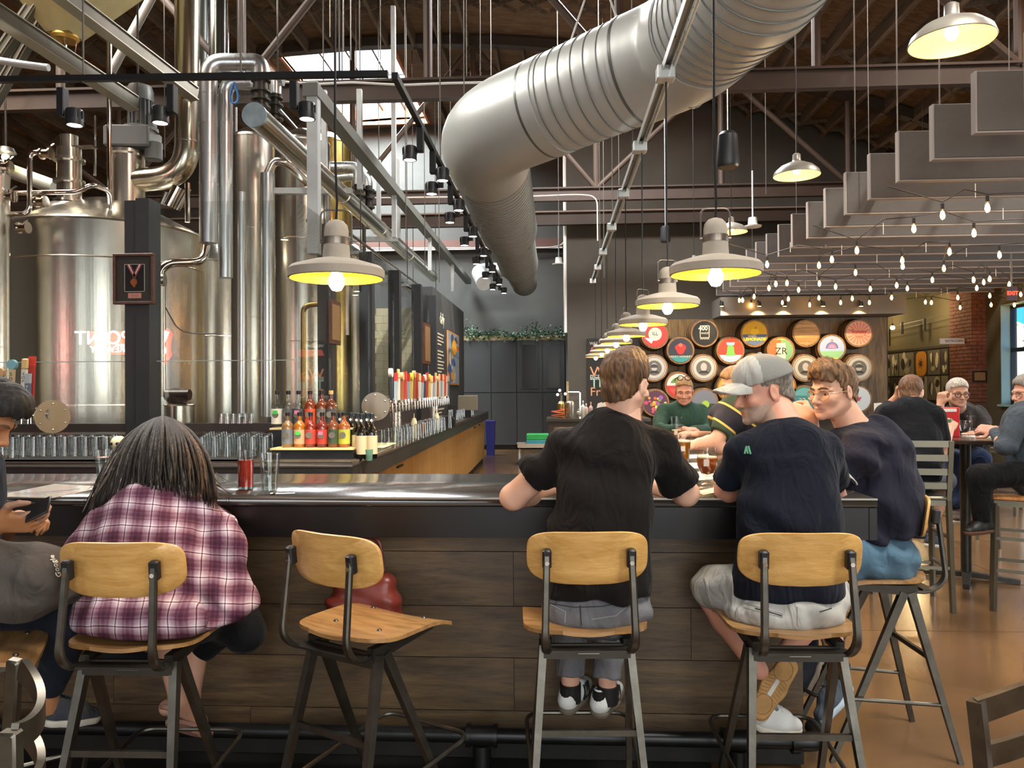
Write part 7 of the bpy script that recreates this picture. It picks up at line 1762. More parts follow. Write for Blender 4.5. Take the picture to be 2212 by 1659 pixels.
m.bb(xa, xb, 15.3, 15.8, zt2, zt2 + .02); m.bb(xa, xb, 15.3, 15.32, zt2, zt2 + .1); m.bb(xa, xa + .02, 15.3, 15.8, zt2, zt2 + .1); m.bb(xb - .02, xb, 15.3, 15.8, zt2, zt2 + .1); m.bb(xa, xb, 15.78, 15.8, zt2, zt2 + .1); m.build('tray', mat('tray_pale', 'a99f8c', .5), tb, smooth=False)
for x in (xa + .05, xb - .05):
 for y in (15.35, 15.75): MB().cyl((x, y, 0), (x, y, zt2), .02, n=8).build('leg', galv, tb)
cr = thing('plastic_crate', 'green and blue plastic glass rack standing on the trolley tray', 'crate', (q.x, 15.55, zt2 + .02)); xa, xb = bx(1137, 15.5), bx(1220, 15.5)
MB().bb(xa, xb, 15.36, 15.7, zt2 + .02, zt2 + .17, .01).build('lower_rack', mat('crate_teal', '3f8a94', .4), cr, smooth=False); MB().bb(xa, xb, 15.36, 15.7, zt2 + .172, zt2 + .29, .01).build('upper_rack', mat('crate_green', '2f9a4c', .4), cr, smooth=False)
# menu board lettering and poster on the end wall
cream = mat('menu_cream', 'd8cfb0', .7)
WX = -2.098
def wy(px): return onx(px, 838, WX).y
text('menu_heading', 'daily', .30, onx(955, 690, WX), (0, 1, 0), (0, 0, 1), cream, ew, .004)
ln = 0
y0, y1 = wy(946), wy(960)
for k in range(27):
 z = 2.52 - k * .062
 if k in (4, 14, 21): continue
 L_ = (.95, .8, .9, .55)[k % 4]
 MB().bb(WX - .001, WX + .003, y0, y0 + (y1 - y0) * L_, z, z + .028).build('menu_line', cream, ew, smooth=False)
ps = thing('poster', 'colourful art poster in an orange frame beside the menu board', 'poster', tuple(onx(978, 765, WX)))
pa, pb_ = wy(966), wy(990); za, zb = 1.62, 2.68
MB().bb(WX, WX + .02, pa, pb_, za, zb).build('frame', mat('poster_orange', 'c98a4a', .6), ps, smooth=False)
cols = ['3f5f8f', '7f94a0', 'b8a88c', 'c85a3a', 'e0a030', '5a6f74', 'd8cdb8', '4a4a52']; rr = random.Random(4)
MB().bb(WX + .02, WX + .022, pa + .05, pb_ - .05, za + .03, zb - .03).build('sheet', mat('poster_sheet', '8f9aa4', .6), ps, smooth=False)
for k in range(26):
 c_ = cols[k % 8]; yy = rr.uniform(pa + .2, pb_ - .2); zz = za + .08 + (zb - za - .16) * rr.random(); w_ = rr.uniform(.06, .18) * (pb_ - pa) / 1.2; h_ = rr.uniform(.03, .14)
 X_ = WX + .022 + k * .0003; a_ = rr.uniform(-.6, .6)
 MB().poly([(X_, yy + w_ * math.cos(t_) * (1 + .25 * math.sin(3 * t_ + k)), zz + h_ * math.sin(t_) + a_ * w_ * .3 * math.cos(t_)) for t_ in [2 * PI * j / 14 for j in range(14)]], (.0003, 0, 0)).build('shape', mat('poster_' + c_, c_, .6), ps, smooth=False)
MB().poly([(WX + .031, (pa + pb_) / 2 + (pb_ - pa) * .2 * math.cos(t_), zb - .3 + .16 * math.sin(t_)) for t_ in [2 * PI * j / 18 for j in range(18)]], (.0005, 0, 0)).build('shape', mat('poster_gold', 'e3a62c', .6), ps, smooth=False)
# framed medal on the post
mf = thing('framed_medal', 'brown shadow-box frame with a medal on a striped ribbon', 'picture', tuple(at(293, 604, 6.1)))
my = 6.13
xa, xb = ony(249, 604, my).x, ony(336, 604, my).x; za, zb = ony(293, 658, my).z, ony(293, 549, my).z
fr_m = wood('frame_walnut', '3a231a', '5e3a2a', 'X', 2, rough=.45)
fw_ = .022
for a, b, c, d in ((xa, xb, zb - fw_, zb), (xa, xb, za, za + fw_), (xa, xa + fw_, za + fw_, zb - fw_), (xb - fw_, xb, za + fw_, zb - fw_)): MB().bb(a, b, my - .04, my, c, d, .003).build('frame_side', fr_m, mf, smooth=False)
MB().bb(xa + fw_, xb - fw_, my - .012, my, za + fw_, zb - fw_).build('mat_board', mat('mat_dark', '37342f', .9), mf, smooth=False)
ia, ib = ony(271, 600, my).x, ony(315, 600, my).x; ja, jb = ony(293, 631, my).z, ony(293, 571, my).z
m = MB()
for a, b, c, d in ((ia, ib, jb - .005, jb), (ia, ib, ja, ja + .005), (ia, ia + .005, ja, jb), (ib - .005, ib, ja, jb)): m.bb(a, b, my - .018, my - .012, c, d)
m.build('inner_frame', mat('silver_frame', 'a8a498', .4, .6), mf, smooth=False); MB().bb(ia + .005, ib - .005, my - .014, my - .0125, ja + .005, jb - .005).build('backing', mat('velvet_black', '1c1b1a', .95), mf, smooth=False)
mc = ony(293, 610, my); tp = ony(293, 597, my)
for sx in (-1, 1):
 for off, c_ in ((0, 'e8e2da'), (-.011, '9a4a50'), (.011, '9a4a50')):
  a = Vector((mc.x + sx * .048 + off, my - .02, jb - .006)); b = Vector((mc.x + off * .7, my - .02, tp.z)); MB().bar(a, b, .011, .002, up=(0, 1, 0)).build('ribbon', mat('ribbon_' + c_, c_, .8), mf, smooth=False)
m = MB(); m.cyl((mc.x, my - .028, mc.z - .002), (mc.x, my - .018, mc.z - .002), .029, n=28); m.cyl((mc.x, my - .031, mc.z - .002), (mc.x, my - .026, mc.z - .002), .023, n=24); m.build('medal', mat('bronze', '8a5638', .4, .8), mf)
MB().tube([(mc.x + .009 * math.cos(a), my - .022, mc.z + .034 + .009 * math.sin(a)) for a in [2 * PI * k / 12 for k in range(12)]], .0025, n=6, closed=True).build('ring', mat('bronze', '8a5638', .4, .8), mf)
MB().poly([(mc.x + s_, my - .02, mc.z - .03 - d_) for s_, d_ in ((-.014, 0), (.014, 0), (.009, .014), (.002, .009), (-.005, .015), (-.012, .006))], (0, -.004, 0)).build('medal_pendant', mat('bronze', '8a5638', .4, .8), mf)
pz = ony(293, 639, my); MB().bb(pz.x - .055, pz.x + .055, my - .016, my - .012, pz.z - .021, pz.z + .021).build('name_plate', mat('copper_plate', 'b98272', .4, .3), mf, smooth=False)
for k in range(3): MB().bb(pz.x - .03, pz.x + .03, my - .0165, my - .0158, pz.z + .008 - k * .009, pz.z + .010 - k * .009).build('plate_line', mat('plate_ink', '6a3f34', .6), mf, smooth=False)
pf = thing('framed_picture', 'small framed picture hung on the near side post behind the lamp', 'picture', (-1.95, 7.3, 2.0))
xx = ony(706, 700, 7.3).x + .092
MB().bb(xx - .022, xx, 7.12, 7.46, 1.98, 2.4).build('frame', fr_m, pf, smooth=False); MB().bb(xx, xx + .004, 7.16, 7.42, 2.02, 2.36).build('sheet', mat('sheet_tan', '8a6a44', .7), pf, smooth=False)
pf = thing('framed_picture', 'narrow wooden framed picture on the far post near the menu board', 'picture', (-2, 12.5, 2.3))
xx = ony(913, 715, 12.3).x
MB().bb(xx - .05, xx + .03, 12.3, 12.9, 1.95, 2.62).build('frame', wood('frame_brown', '4a2c1c', '7a4c30', 'Z', 2), pf, smooth=False); MB().bb(xx + .03, xx + .034, 12.36, 12.84, 2.0, 2.57).build('sheet', mat('sheet_tan', '8a6a44', .7), pf, smooth=False)
# neon sign on the street side, mirrored in the glass
SGY = -2.6; VY = 2 * 6.29 - SGY
sx = ony(278, 745, VY).x; sw = ony(372, 745, VY).x - ony(185, 745, VY).x; szc = ony(278, 745, VY).z
sg = thing('brewery_sign', 'red and white lit sign seen mirrored in the glass partition', 'sign', (sx, SGY, szc))
red_e = emis('sign_red', 'ff4420', 9); white_e = emis('sign_white', 'f4f6ff', 13)
hw = sw / 2
def spx(px, py):
 p = ony(px, py, VY); return (p.x, p.z)
ol = [spx(*q) for q in ((186, 716), (270, 716), (345, 714), (362, 710), (371, 720), (366, 752), (369, 768), (352, 790), (341, 786), (341, 760), (275, 766), (210, 765), (196, 748))]
MB().poly([(x, SGY, z) for x, z in ol], (0, -.04, 0)).build('red_panel', red_e, sg, smooth=False)
a_ = spx(185, 716)
text('lettering', 'XPOINT', .40, (spx(237, 731)[0], SGY + .02, spx(237, 731)[1]), (-1, 0, 0), (0, 0, 1), white_e, sg, .01)
text('lettering', 'BREWERY', .19, (spx(238, 755)[0], SGY + .02, spx(238, 755)[1]), (-1, 0, 0), (0, 0, 1), white_e, sg, .01)
for c_, w_ in ((216, 18), (259, 18)):
 p, q = spx(c_ - w_ / 2, 745), spx(c_ + w_ / 2, 745); MB().bb(p[0], q[0], SGY, SGY + .02, p[1] - .015, p[1] + .015).build('bar', white_e, sg, smooth=False)
MB().tube(bend([(spx(362, 716)[0], SGY + .03, spx(362, 716)[1]), (spx(350, 745)[0], SGY + .03, spx(350, 745)[1]), (spx(357, 757)[0], SGY + .03, spx(357, 757)[1]), (spx(344, 778)[0], SGY + .03, spx(344, 778)[1])], .15), .045, n=8).build('swoosh', white_e, sg)
m = MB(); m.cyl((sx - .5, SGY - .02, szc + .3), (sx - .5, SGY - .02, 4.6), .01, n=6); m.build('hanger', rodm, sg)
# barrel wall
BWY = 16.5
plank_w = wood('barrel_wall_boards', '54401f', '86683a', 'Z', .5, rough=.5)
xa, xb = bx(1385, 16.42), 6.9
za, zb = .9, bz(688, 16.42, 1650); bwp = struct('wall_barrel_boards', MB().bb(xa, xb, 16.45, 16.5, za, zb), black_metal, smooth=False)
n_ = 13
for i in range(n_): MB().bb(xa + (xb - xa) * i / n_ + .002, xa + (xb - xa) * (i + 1) / n_ - .002, 16.42, 16.45, za, zb).build('board', plank_w, bwp, smooth=False)
sf = struct('trim_2', MB().bb(bx(1558, 15.6), 6.93, 15.6, 16.49, zb, bz(640, 15.6, 1700)), mat('soffit_paint', '6f6a62', .8), smooth=False)
stave = wood('barrel_stave', '6a4a2a', 'a57a48', 'Z', 1.2, rough=.55); hoop = mat('barrel_hoop', '3a3632', .5, .6); head_w = wood('barrel_head', '9a713c', 'cfa062', 'X', .8, rough=.5)
def disc(m_, c, r, y, t, name, parent, sx=1, sy=1, x=0, z=0, n=24, th=.004):
 return MB().poly([(c[0] + x + r * sx * math.cos(2 * PI * k / n), y, c[1] + z + r * sy * math.sin(2 * PI * k / n)) for k in range(n)], (0, th, 0)).build(name, m_, parent, smooth=False)
def P_(c): return mat('art_' + c, c, .6)
def poly2(parent, c, pts, y, col, r, name='shape'):
 return MB().poly([(c[0] + x * r, y, c[1] + z * r) for x, z in pts], (0, .002, 0)).build(name, P_(col), parent, smooth=False)
def half(a0, a1, n=16, z=0): return [(math.cos(a0 + (a1 - a0) * k / n), math.sin(a0 + (a1 - a0) * k / n)) for k in range(n + 1)]
BAR = [(1415, 724, 'badge', 'barrel head with red and white badge partly behind the bar pendant'), (1470, 757, 'monkey', 'barrel head with a red seated figure over teal'), (1522, 720, 'yancey', 'black barrel head lettered 4001 in white'), (1578, 757, 'bell', 'red barrel head with a green bell'), (1630, 720, 'lemon', 'yellow barrel head with a lemon'), (1687, 757, 'quarters', 'barrel head in orange and green quarters with a cream panel'), (1742, 720, 'plain', 'plain wooden barrel head'), (1797, 752, 'pastel', 'barrel head with pastel rainbow sky'), (1855, 720, 'sun', 'pink sunburst barrel head'),
 (1413, 795, 'face', 'barrel head with portrait, nearest the bar pendants'), (1520, 795, 'face', 'barrel head with portrait, under the black 4001 barrel'), (1630, 793, 'face', 'barrel head with portrait, hidden behind the cap'), (1740, 795, 'face', 'barrel head with portrait, under the plain barrel'), (1855, 795, 'face', 'barrel head with pale portrait, under the pink sunburst barrel'),
 (1466, 833, 'melon', 'red and green barrel head behind the man in green'), (1578, 838, 'gold', 'golden barrel head beside the cap brim'), (1416, 870, 'fruit', 'many coloured barrel head low beside the man in green'), (1522, 868, 'apple', 'grey barrel head with a green apple'), (1690, 835, 'gold', 'golden barrel head hidden behind the capped head'), (1738, 862, 'teal', 'teal barrel head lettered 22 low beside the man in glasses'), (1853, 862, 'pale', 'pale barrel head with a small red mark at the lower right')]
for k, (px, py, kind, lb) in enumerate(BAR):
 YF_ = 16.08; p = ony(px, py, YF_); c = (p.x, p.z); r = .27
 t = thing('barrel', lb, 'barrel', (p.x, YF_, p.z), group='barrels on the wall')
 m = MB(); m.lathe([(r, 0), (r + .015, .0), (r + .03, .12), (r + .045, .33)], (p.x, YF_, p.z), (0, 1, 0), 28); m.build('staves', stave, t)
 for yy, rr_ in ((.012, r + .018), (.14, r + .036), (.27, r + .045)): MB().lathe([(rr_, yy), (rr_ + .004, yy + .002), (rr_ + .006, yy + .04), (rr_ + .002, yy + .042)], (p.x, YF_, p.z), (0, 1, 0), 28, caps=False).build('hoop', hoop, t)
 y = YF_ - .006
 R_ = r * .93
 if kind == 'plain':
  for q in range(7):
   z0_, z1_ = -R_ + 2 * R_ * q / 7, -R_ + 2 * R_ * (q + 1) / 7 - .004
   f = lambda z: math.sqrt(max(0, R_ * R_ - z * z)); pts = [(c[0] - f(z), y, c[1] + z) for z in (z0_, (z0_ + z1_) / 2, z1_)] + [(c[0] + f(z), y, c[1] + z) for z in (z1_, (z0_ + z1_) / 2, z0_)]
   MB().poly(pts, (0, .004, 0)).build('head_board', head_w, t, smooth=False)
  continue
 base = {'badge': 'c8453a', 'monkey': '3a3a40', 'yancey': '1e1d1c', 'bell': 'd8402c', 'lemon': 'e0b020', 'quarters': 'd86a3a', 'pastel': 'a8b8d8', 'sun': 'e8a890', 'face': 'b8b0a0', 'melon': 'c23c34', 'gold': 'd8a030', 'fruit': '5a3a4a', 'apple': '7a7d84', 'teal': '3f8a8a', 'pale': 'c8d4d8'}[kind]
 disc(P_(base), c, R_, y, 0, 'head', t)
 y -= .003
 wm = P_('d8cdb4')
 if kind == 'badge': disc(wm, c, R_ * .55, y, 0, 'shape', t, z=.02); text('lettering', 'ILL', .1, (c[0], y - .004, c[1] + .03), (1, 0, 0), (0, 0, 1), P_('3a3a40'), t, .002); poly2(t, c, [(-.9, -.2), (-.3, -.7), (-.1, -.3)], y - .001, 'efe8da', R_)
 if kind == 'monkey':
  poly2(t, c, half(PI * 1.15, PI * 1.85), y, '3f8f88', R_ * .98); poly2(t, c, [(.42 * math.cos(a) * (1 + .2 * math.sin(3 * a)), .45 * math.sin(a) + .12) for a in [2 * PI * q / 18 for q in range(18)]], y - .002, 'c83a30', R_); disc(P_('e0705a'), c, R_ * .16, y - .006, 0, 'shape', t, z=.11); text('lettering', 'MERRY MONKEY', .062, (c[0], y - .006, c[1] - .13), (1, 0, 0), (0, 0, 1), wm, t, .002)
 if kind == 'yancey':
  m = MB(); rr_ = [(-.36, .62), (.36, .62), (.36, -.36), (-.36, -.36)]
  for (a0, b0), (a1, b1) in zip(rr_, rr_[1:] + rr_[:1]): m.bar((c[0] + a0 * R_, y, c[1] + b0 * R_), (c[0] + a1 * R_, y, c[1] + b1 * R_), .012, .004, up=(0, 1, 0))
  m.build('outline', wm, t, smooth=False); text('lettering', '4001', .125, (c[0], y - .002, c[1] + .10), (1, 0, 0), (0, 0, 1), wm, t, .002, bold=.003); text('lettering', 'YANCEY', .055, (c[0], y - .002, c[1] - .0), (1, 0, 0), (0, 0, 1), wm, t, .002)
  m = MB(); m.tube([(c[0] + (-.36 + .09 * q) * R_, y, c[1] + (-.5 + (.1 if q % 2 else 0)) * R_) for q in range(9)], .006, n=5); m.build('zigzag', wm, t)
 if kind == 'bell':
  poly2(t, c, half(PI * 1.12, PI * 1.88), y, 'a8b8c0', R_ * .98); poly2(t, c, [(-.42, -.42), (-.3, -.2), (-.26, .3), (-.1, .45), (.1, .45), (.26, .3), (.3, -.2), (.42, -.42)], y - .002, '6fae4a', R_); poly2(t, c, [(-.36, .66), (.36, .66), (.28, .42), (-.28, .42)], y - .004, '8fa8c0', R_); text('lettering', 'PHILLY', .06, (c[0], y - .004, c[1] - .16), (1, 0, 0), (0, 0, 1), wm, t, .002) if False else None; poly2(t, c, [(-.55, -.6), (.55, -.6), (.5, -.72), (-.5, -.72)], y - .004, 'efe8da', R_)
 if kind == 'lemon':
  poly2(t, c, half(PI * 1.03, PI * 1.97), y, '5a6a8a', R_ * .98); poly2(t, c, [(.36 * math.cos(a), .26 * math.sin(a) + .14) for a in [2 * PI * q / 20 for q in range(20)]], y - .002, 'f0c81c', R_); poly2(t, c, [(.0, .4), (.12, .55), (.1, .36)], y - .003, '3a4a30', R_); text('lettering', 'HARD', .06, (c[0] - .05, y - .003, c[1] - .06), (1, 0, 0), (0, 0, 1), wm, t, .002, bold=.003); text('lettering', 'LEMONADE', .085, (c[0], y - .003, c[1] - .125), (1, 0, 0), (0, 0, 1), P_('f0c81c'), t, .002, bold=.003)
 if kind == 'quarters':
  poly2(t, c, half(-PI / 2, PI / 2), y, '7fa878', R_ * .98); poly2(t, c, half(PI * 1.3, PI * 1.7), y - .001, '9a4a6a', R_ * .98); poly2(t, c, half(PI * .35, PI * .65), y - .001, 'e0c860', R_ * .98); poly2(t, c, [(-.36, -.66), (.36, -.66), (.36, .6), (-.36, .6)], y - .003, 'e8ddb8', R_); text('lettering', 'ZR', .2, (c[0], y - .006, c[1] - .02), (1, 0, 0), (0, 0, 1), P_('2a2624'), t, .002)
 if kind == 'pastel':
  poly2(t, c, half(PI * 1.08, PI * 1.92), y, '8fbf8a', R_ * .98); poly2(t, c, half(PI * 1.3, PI * 1.7), y - .001, 'd8c860', R_ * .98)
  for q, cc in enumerate(('6a6a9a', '9a7aa8', 'c890b0')): poly2(t, c, [(x * (.5 - .12 * q), z * (.5 - .12 * q)) for x, z in half(0, PI)], y - .002 - .002 * q, cc, R_)
  poly2(t, c, [(-.1, .7), (.1, .7), (.05, .5), (-.05, .5)], y - .004, 'd87a90', R_)
 if kind == 'sun':
  for q in range(18):
   a = 2 * PI * q / 18; poly2(t, c, [(.1 * math.cos(a), .1 * math.sin(a)), (.92 * math.cos(a - .07), .92 * math.sin(a - .07)), (.92 * math.cos(a + .07), .92 * math.sin(a + .07))], y, 'd8806a' if True else '', R_)
  text('lettering', 'Sunny', .13, (c[0], y - .004, c[1] + .03), (1, 0, 0), (0, 0, 1), P_('c84a3a'), t, .002, bold=.002); text('lettering', 'little', .08, (c[0], y - .004, c[1] - .07), (1, 0, 0), (0, 0, 1), P_('c84a3a'), t, .002)
 if kind == 'face':
  disc(P_('8a857c'), c, R_ * .92, y, 0, 'shape', t); disc(P_('c4bcaa'), c, R_ * .86, y - .002, 0, 'shape', t); disc(P_('6a665e'), c, R_ * .62, y - .004, 0, 'shape', t); disc(P_('b8b0a4'), c, R_ * .3, y - .006, 0, 'shape', t, sx=.85, sy=1.15, z=.02); poly2(t, c, half(PI * .02, PI * .98), y - .0075, '4a4640', R_ * .32, 'shape') if k % 2 else None; poly2(t, c, [(-.45, -.42), (-.2, -.22), (.2, -.22), (.45, -.42)], y - .0065, '3a3834', R_)
 if kind == 'melon': poly2(t, c, half(0, PI), y, 'd8d0c0', R_ * .98); poly2(t, c, half(PI * .1, PI * .9), y - .002, '6a8a4a', R_ * .7); poly2(t, c, half(PI * 1.1, PI * 1.9), y - .002, 'e05048', R_ * .8)
 if kind == 'gold': poly2(t, c, half(PI, 2 * PI), y, 'c8862a', R_ * .98); disc(P_('f0d060'), c, R_ * .3, y - .003, 0, 'shape', t)
 if kind == 'fruit':
  rq = random.Random(9)
  for q in range(26):
   a, rd = rq.random() * 2 * PI, R_ * .8 * math.sqrt(rq.random()); disc(P_(('c8506a', 'e0a040', '7a9a4a', '9a5aa0', 'd86a3a', 'e0d070')[q % 6]), c, R_ * rq.uniform(.1, .2), y - .0004 * q, 0, 'shape', t, x=rd * math.cos(a), z=rd * math.sin(a), n=12)
 if kind == 'apple': poly2(t, c, half(PI * 1.05, PI * 1.95), y, '3a4a34', R_ * .98); disc(P_('a8c84a'), c, R_ * .3, y - .003, 0, 'shape', t, z=-.05, x=.02)
 if kind == 'teal': text('lettering', '22', .15, (c[0] - .05, y - .003, c[1] - .04), (1, 0, 0), (0, 0, 1), wm, t, .002); poly2(t, c, half(PI * .1, PI * .9), y, '6aa8a8', R_ * .9)
 if kind == 'pale': poly2(t, c, [(-.3, .2), (-.1, .1), (0, .3), (.1, .1), (.3, .2), (.12, -.15), (-.12, -.15)], y - .002, 'c84a6a', R_)
for k, px in enumerate((1559, 1640, 1695, 1778, 1860)):
 p = ony(px, 655, 15.5); t = thing('barrel_light', f'small black picture light under the soffit over the barrels, {ORD[k]} from the left', 'lamp', (p.x, 15.5, p.z))
 m = MB(); m.cyl((p.x, 15.5, p.z + .03), (p.x, 15.5, p.z - .06), .035, .045, n=14); m.cyl((p.x, 15.52, p.z + .03), (p.x, 15.6, p.z + .06), .012, n=8); m.build('body', black_metal, t); MB().cyl((p.x, 15.5, p.z - .055), (p.x, 15.5, p.z - .0615), .036, n=14).build('lens', emis('picture_lamp', 'ffd890', 10), t)
 l = bpy.data.lights.new('barrel_wash', 'SPOT'); l.energy = 28; l.color = (1, .78, .42); l.spot_size = math.radians(105); l.spot_blend = .7
 o = bpy.data.objects.new('barrel_wash', l); o.location = (p.x, 15.45, p.z - .09); o.rotation_euler = (math.radians(22), 0, 0); COL.objects.link(o)
cb = thing('chalkboard', 'black chalkboard with red heading and chalk lettering behind the brown-haired man', 'board', tuple(ony(1330, 800, 16.4)))
xa, xb = bx(1268, 16.4), bx(1384, 16.4); MB().bb(xa, xb, 16.38, 16.44, bz(905, 16.4), bz(733, 16.4)).build('board', mat('chalk_black', '26221e', .8), cb, smooth=False)
red_c = mat('chalk_red', 'b8564a', .8); MB().poly([(xa + .05, 16.377, bz(765, 16.4)), (xa + .1, 16.377, bz(752, 16.4)), (xb - .1, 16.377, bz(750, 16.4)), (xb - .05, 16.377, bz(762, 16.4)), (xb - .3, 16.377, bz(768, 16.4))], (0, .004, 0)).build('heading', red_c, cb, smooth=False)
cw = mat('chalk_white', 'c8c2b4', .8); cg = mat('chalk_green', '9ac2a8', .8); co = mat('chalk_orange', 'd0906a', .8)
for s_, y_, m_, z_ in (('WELCOME', 744, cw, .09), ('Wolf', 806, co, .32), ('BEERS', 817, cw, .15), ('Thurs', 828, cg, .3), ('Fri 4-7', 848, co, .26)):
 text('lettering', s_, z_, (xa + .06, 16.375, bz(y_, 16.4)), (1, 0, 0), (0, 0, 1), m_, cb, .003, 'LEFT')
rs_ = thing('service_counter', 'dark service counter at the far end inside the bar', 'counter', (.5, 11, 0))
m = MB(); m.bb(bx(1180, 10.6), 1.3, 10.6, 11.5, BT - .04, BT); m.build('countertop', ctop_m, rs_, smooth=False); m = MB(); m.bb(bx(1184, 10.6), 1.25, 10.66, 11.45, 0, BT - .04); m.build('cabinet', mat('service_face', '3a332c', .5), rs_, smooth=False)
def bottle(label, base, h, r, body, cap_m, lab=None, group=None, shoulder=.62, neck=.28, lab2=None, name='bottle', sq=False, n=20):
 t = thing(name, label, 'bottle', tuple(base), 0, group)
 base = Vector(base)
 m = MB(); m.lathe([(r * .9, 0), (r, .006), (r, h * shoulder), (r * .85, h * (shoulder + .06)), (r * neck, h * (shoulder + .16)), (r * neck, h * .92)], base, n=n); m.build('body', body, t)
 m = MB(); m.lathe([(r * neck * 1.15, h * .9), (r * neck * 1.2, h * .995), (r * neck * .9, h)], base, n=14); m.build('cap', cap_m, t)
 if lab:
  m = MB(); m.lathe([(r * 1.012, h * .1), (r * 1.015, h * .11), (r * 1.015, h * .5), (r * 1.012, h * .51)], base, n=n, caps=False); lb = m.build('label', lab, t)
  if lab2:
   MB().cyl(base + Vector((0, -r * 1.0, h * .35)), base + Vector((0, -r * 1.045, h * .35)), r * .55, n=18).build('seal', lab2, lb)
 return t
def on_top(px, Y, z): p = ony(px, 838, Y); return Vector((p.x, Y, z))
kg = thing('steel_pitcher', 'shiny steel keg canister on the service counter', 'canister', tuple(on_top(1231, 10.85, BT)))
b_ = on_top(1231, 10.85, BT); m = MB(); m.lathe([(.06, 0), (.065, .01), (.065, .22), (.05, .24), (.01, .245)], b_, n=24); m.build('body', steel, kg)
t = thing('gas_regulator', 'brass regulator and canister with gauges on the service counter', 'regulator', tuple(on_top(1210, 11.0, BT)))
b_ = on_top(1212, 11.0, BT); m = MB(); m.lathe([(.05, 0), (.055, .01), (.055, .2), (.03, .23), (.01, .24)], b_, n=20); m.build('canister', mat('brass_can', 'c8a860', .25, .9), t); MB().cyl(b_ + Vector((0, 0, .24)), b_ + Vector((0, 0, .36)), .015, n=10).build('stem', chrome, t)
for dx, dz in ((-.05, .33), (-.02, .39), (.06, .34)): MB().cyl(b_ + Vector((dx, -.02, dz)), b_ + Vector((dx, .01, dz)), .022, n=14).build('gauge', chrome, t)
t = thing('paddle', 'pale wooden paddle standing upright by the corner', 'tool', tuple(on_top(1226, 11.3, BT))); b_ = on_top(1226, 11.3, BT); MB().bar(b_, b_ + Vector((0, .02, .52)), .035, .02).build('handle', pine, t, smooth=False)
t = thing('sampler_plaque', 'steel bracket with a grey fish-shaped plate over the canister', 'plaque', tuple(on_top(1236, 10.8, BT + .24))); b_ = on_top(1236, 10.95, BT)
m = MB(); m.bb(b_.x - .06, b_.x + .12, 10.93, 10.95, BT + .36, BT + .375); m.bb(b_.x + .1, b_.x + .12, 10.93, 10.95, BT, BT + .375); m.build('bracket', chrome, t, smooth=False); MB().poly([(b_.x - .06, 10.92, BT + .34), (b_.x, 10.92, BT + .3), (b_.x + .1, 10.92, BT + .32), (b_.x + .1, 10.92, BT + .26), (b_.x - .06, 10.92, BT + .25), (b_.x - .03, 10.92, BT + .29)], (0, .008, 0)).build('plate', mat('plate_grey', '55524e', .4, .5), t, smooth=False)
t = thing('hose_coil', 'orange hose coiled at the end of the service counter', 'hose', tuple(on_top(1200, 10.8, BT)))
MB().tube([on_top(1205 + 14 * math.cos(k * .55), 10.8 + .05 * math.sin(k * .55), BT + .01 + .012 * k * .4) for k in range(26)], .008, n=6).build('coil', mat('hose_orange', 'b8502c', .5), t)
for k, (px, h, c_, cc) in enumerate(((1249, .12, '8a8478', 'd8d4c8'), (1259, .24, 'c8c8c4', 'f0eee8'), (1266, .2, 'b8aca0', 'e8e0d8'), (1276, .22, 'b89a98', 'd8c060'))):
 bottle(['small shaker bottle on the service counter', 'clear bottle with white cap on the service counter', 'pale bottle between two taller ones on the service counter', 'pinkish bottle with yellow cap on the service counter'][k], on_top(px, 11.1, BT), h, .03, mat('sbot_' + c_, c_, .2), mat('scap_' + cc, cc, .4))
t = thing('napkin_caddy', 'black caddy stuffed with white napkins behind the brown-haired man', 'caddy', tuple(on_top(1300, 11.1, BT))); b_ = on_top(1300, 11.1, BT); MB().bb(b_.x - .09, b_.x + .09, 11.05, 11.2, BT, BT + .13, .006).build('box', black_plastic, t, smooth=False)
for k in range(4): MB().poly([(b_.x - .08 + .05 * k, 11.06 + .02 * k, BT + .12), (b_.x - .02 + .05 * k, 11.06 + .02 * k, BT + .12), (b_.x + .0 + .05 * k, 11.07 + .02 * k, BT + .22), (b_.x - .06 + .05 * k, 11.07 + .02 * k, BT + .2)], (0, .006, 0)).build('napkin', white_paint, t, smooth=False)
# tap towers
def tap_handle(parent, p, tilt, kind, s=1.0, d=(0, -1, 0)):
 """faucet with a tall painted handle"""
 p = Vector(p); d = Vector(d); side = d.cross(Vector((0, 0, 1))); top = Vector((0, 0, 1)) + side * tilt; top.normalize()
 m = MB(); m.cyl(p, p + d * .05, .011, n=10); m.cyl(p + d * .05 + Vector((0, 0, .015)), p + d * .055 + Vector((0, 0, -.06)), .012, .008, n=10); m.cyl(p + d * .05, p + d * .05 + top * .04, .01, n=10); m.build('faucet', chrome, parent)
 b = p + d * .05 + top * .04; c = KIND[kind]
 m = MB(); m.bar(b, b + top * .17 * s, .022, .02, up=d, w1=.036, h1=.024); h_ = m.build('tap_handle', mat('handle_' + c[0], c[0], .4), parent, smooth=False, label=c[3])
 e = b + top * .17 * s
 if c[1] == 'disc': MB().cyl(e + top * .035 + d * .014, e + top * .035 - d * .014, .036, n=20).build('top', mat('handle_' + c[2], c[2], .4), h_)
 if c[1] == 'cap': MB().bar(e, e + top * .07, .036, .026, up=d, w1=.045).build('top', mat('handle_' + c[2], c[2], .4), h_, smooth=False)
 if c[1] == 'paddle': MB().box(e + top * .04, (.05, .022, .08), frameR(side, d, top), .008).build('top', mat('handle_' + c[2], c[2], .4), h_)
 return b, top, h_
def frameR(x, y, z): return Matrix((Vector(x), Vector(y), Vector(z))).transposed()
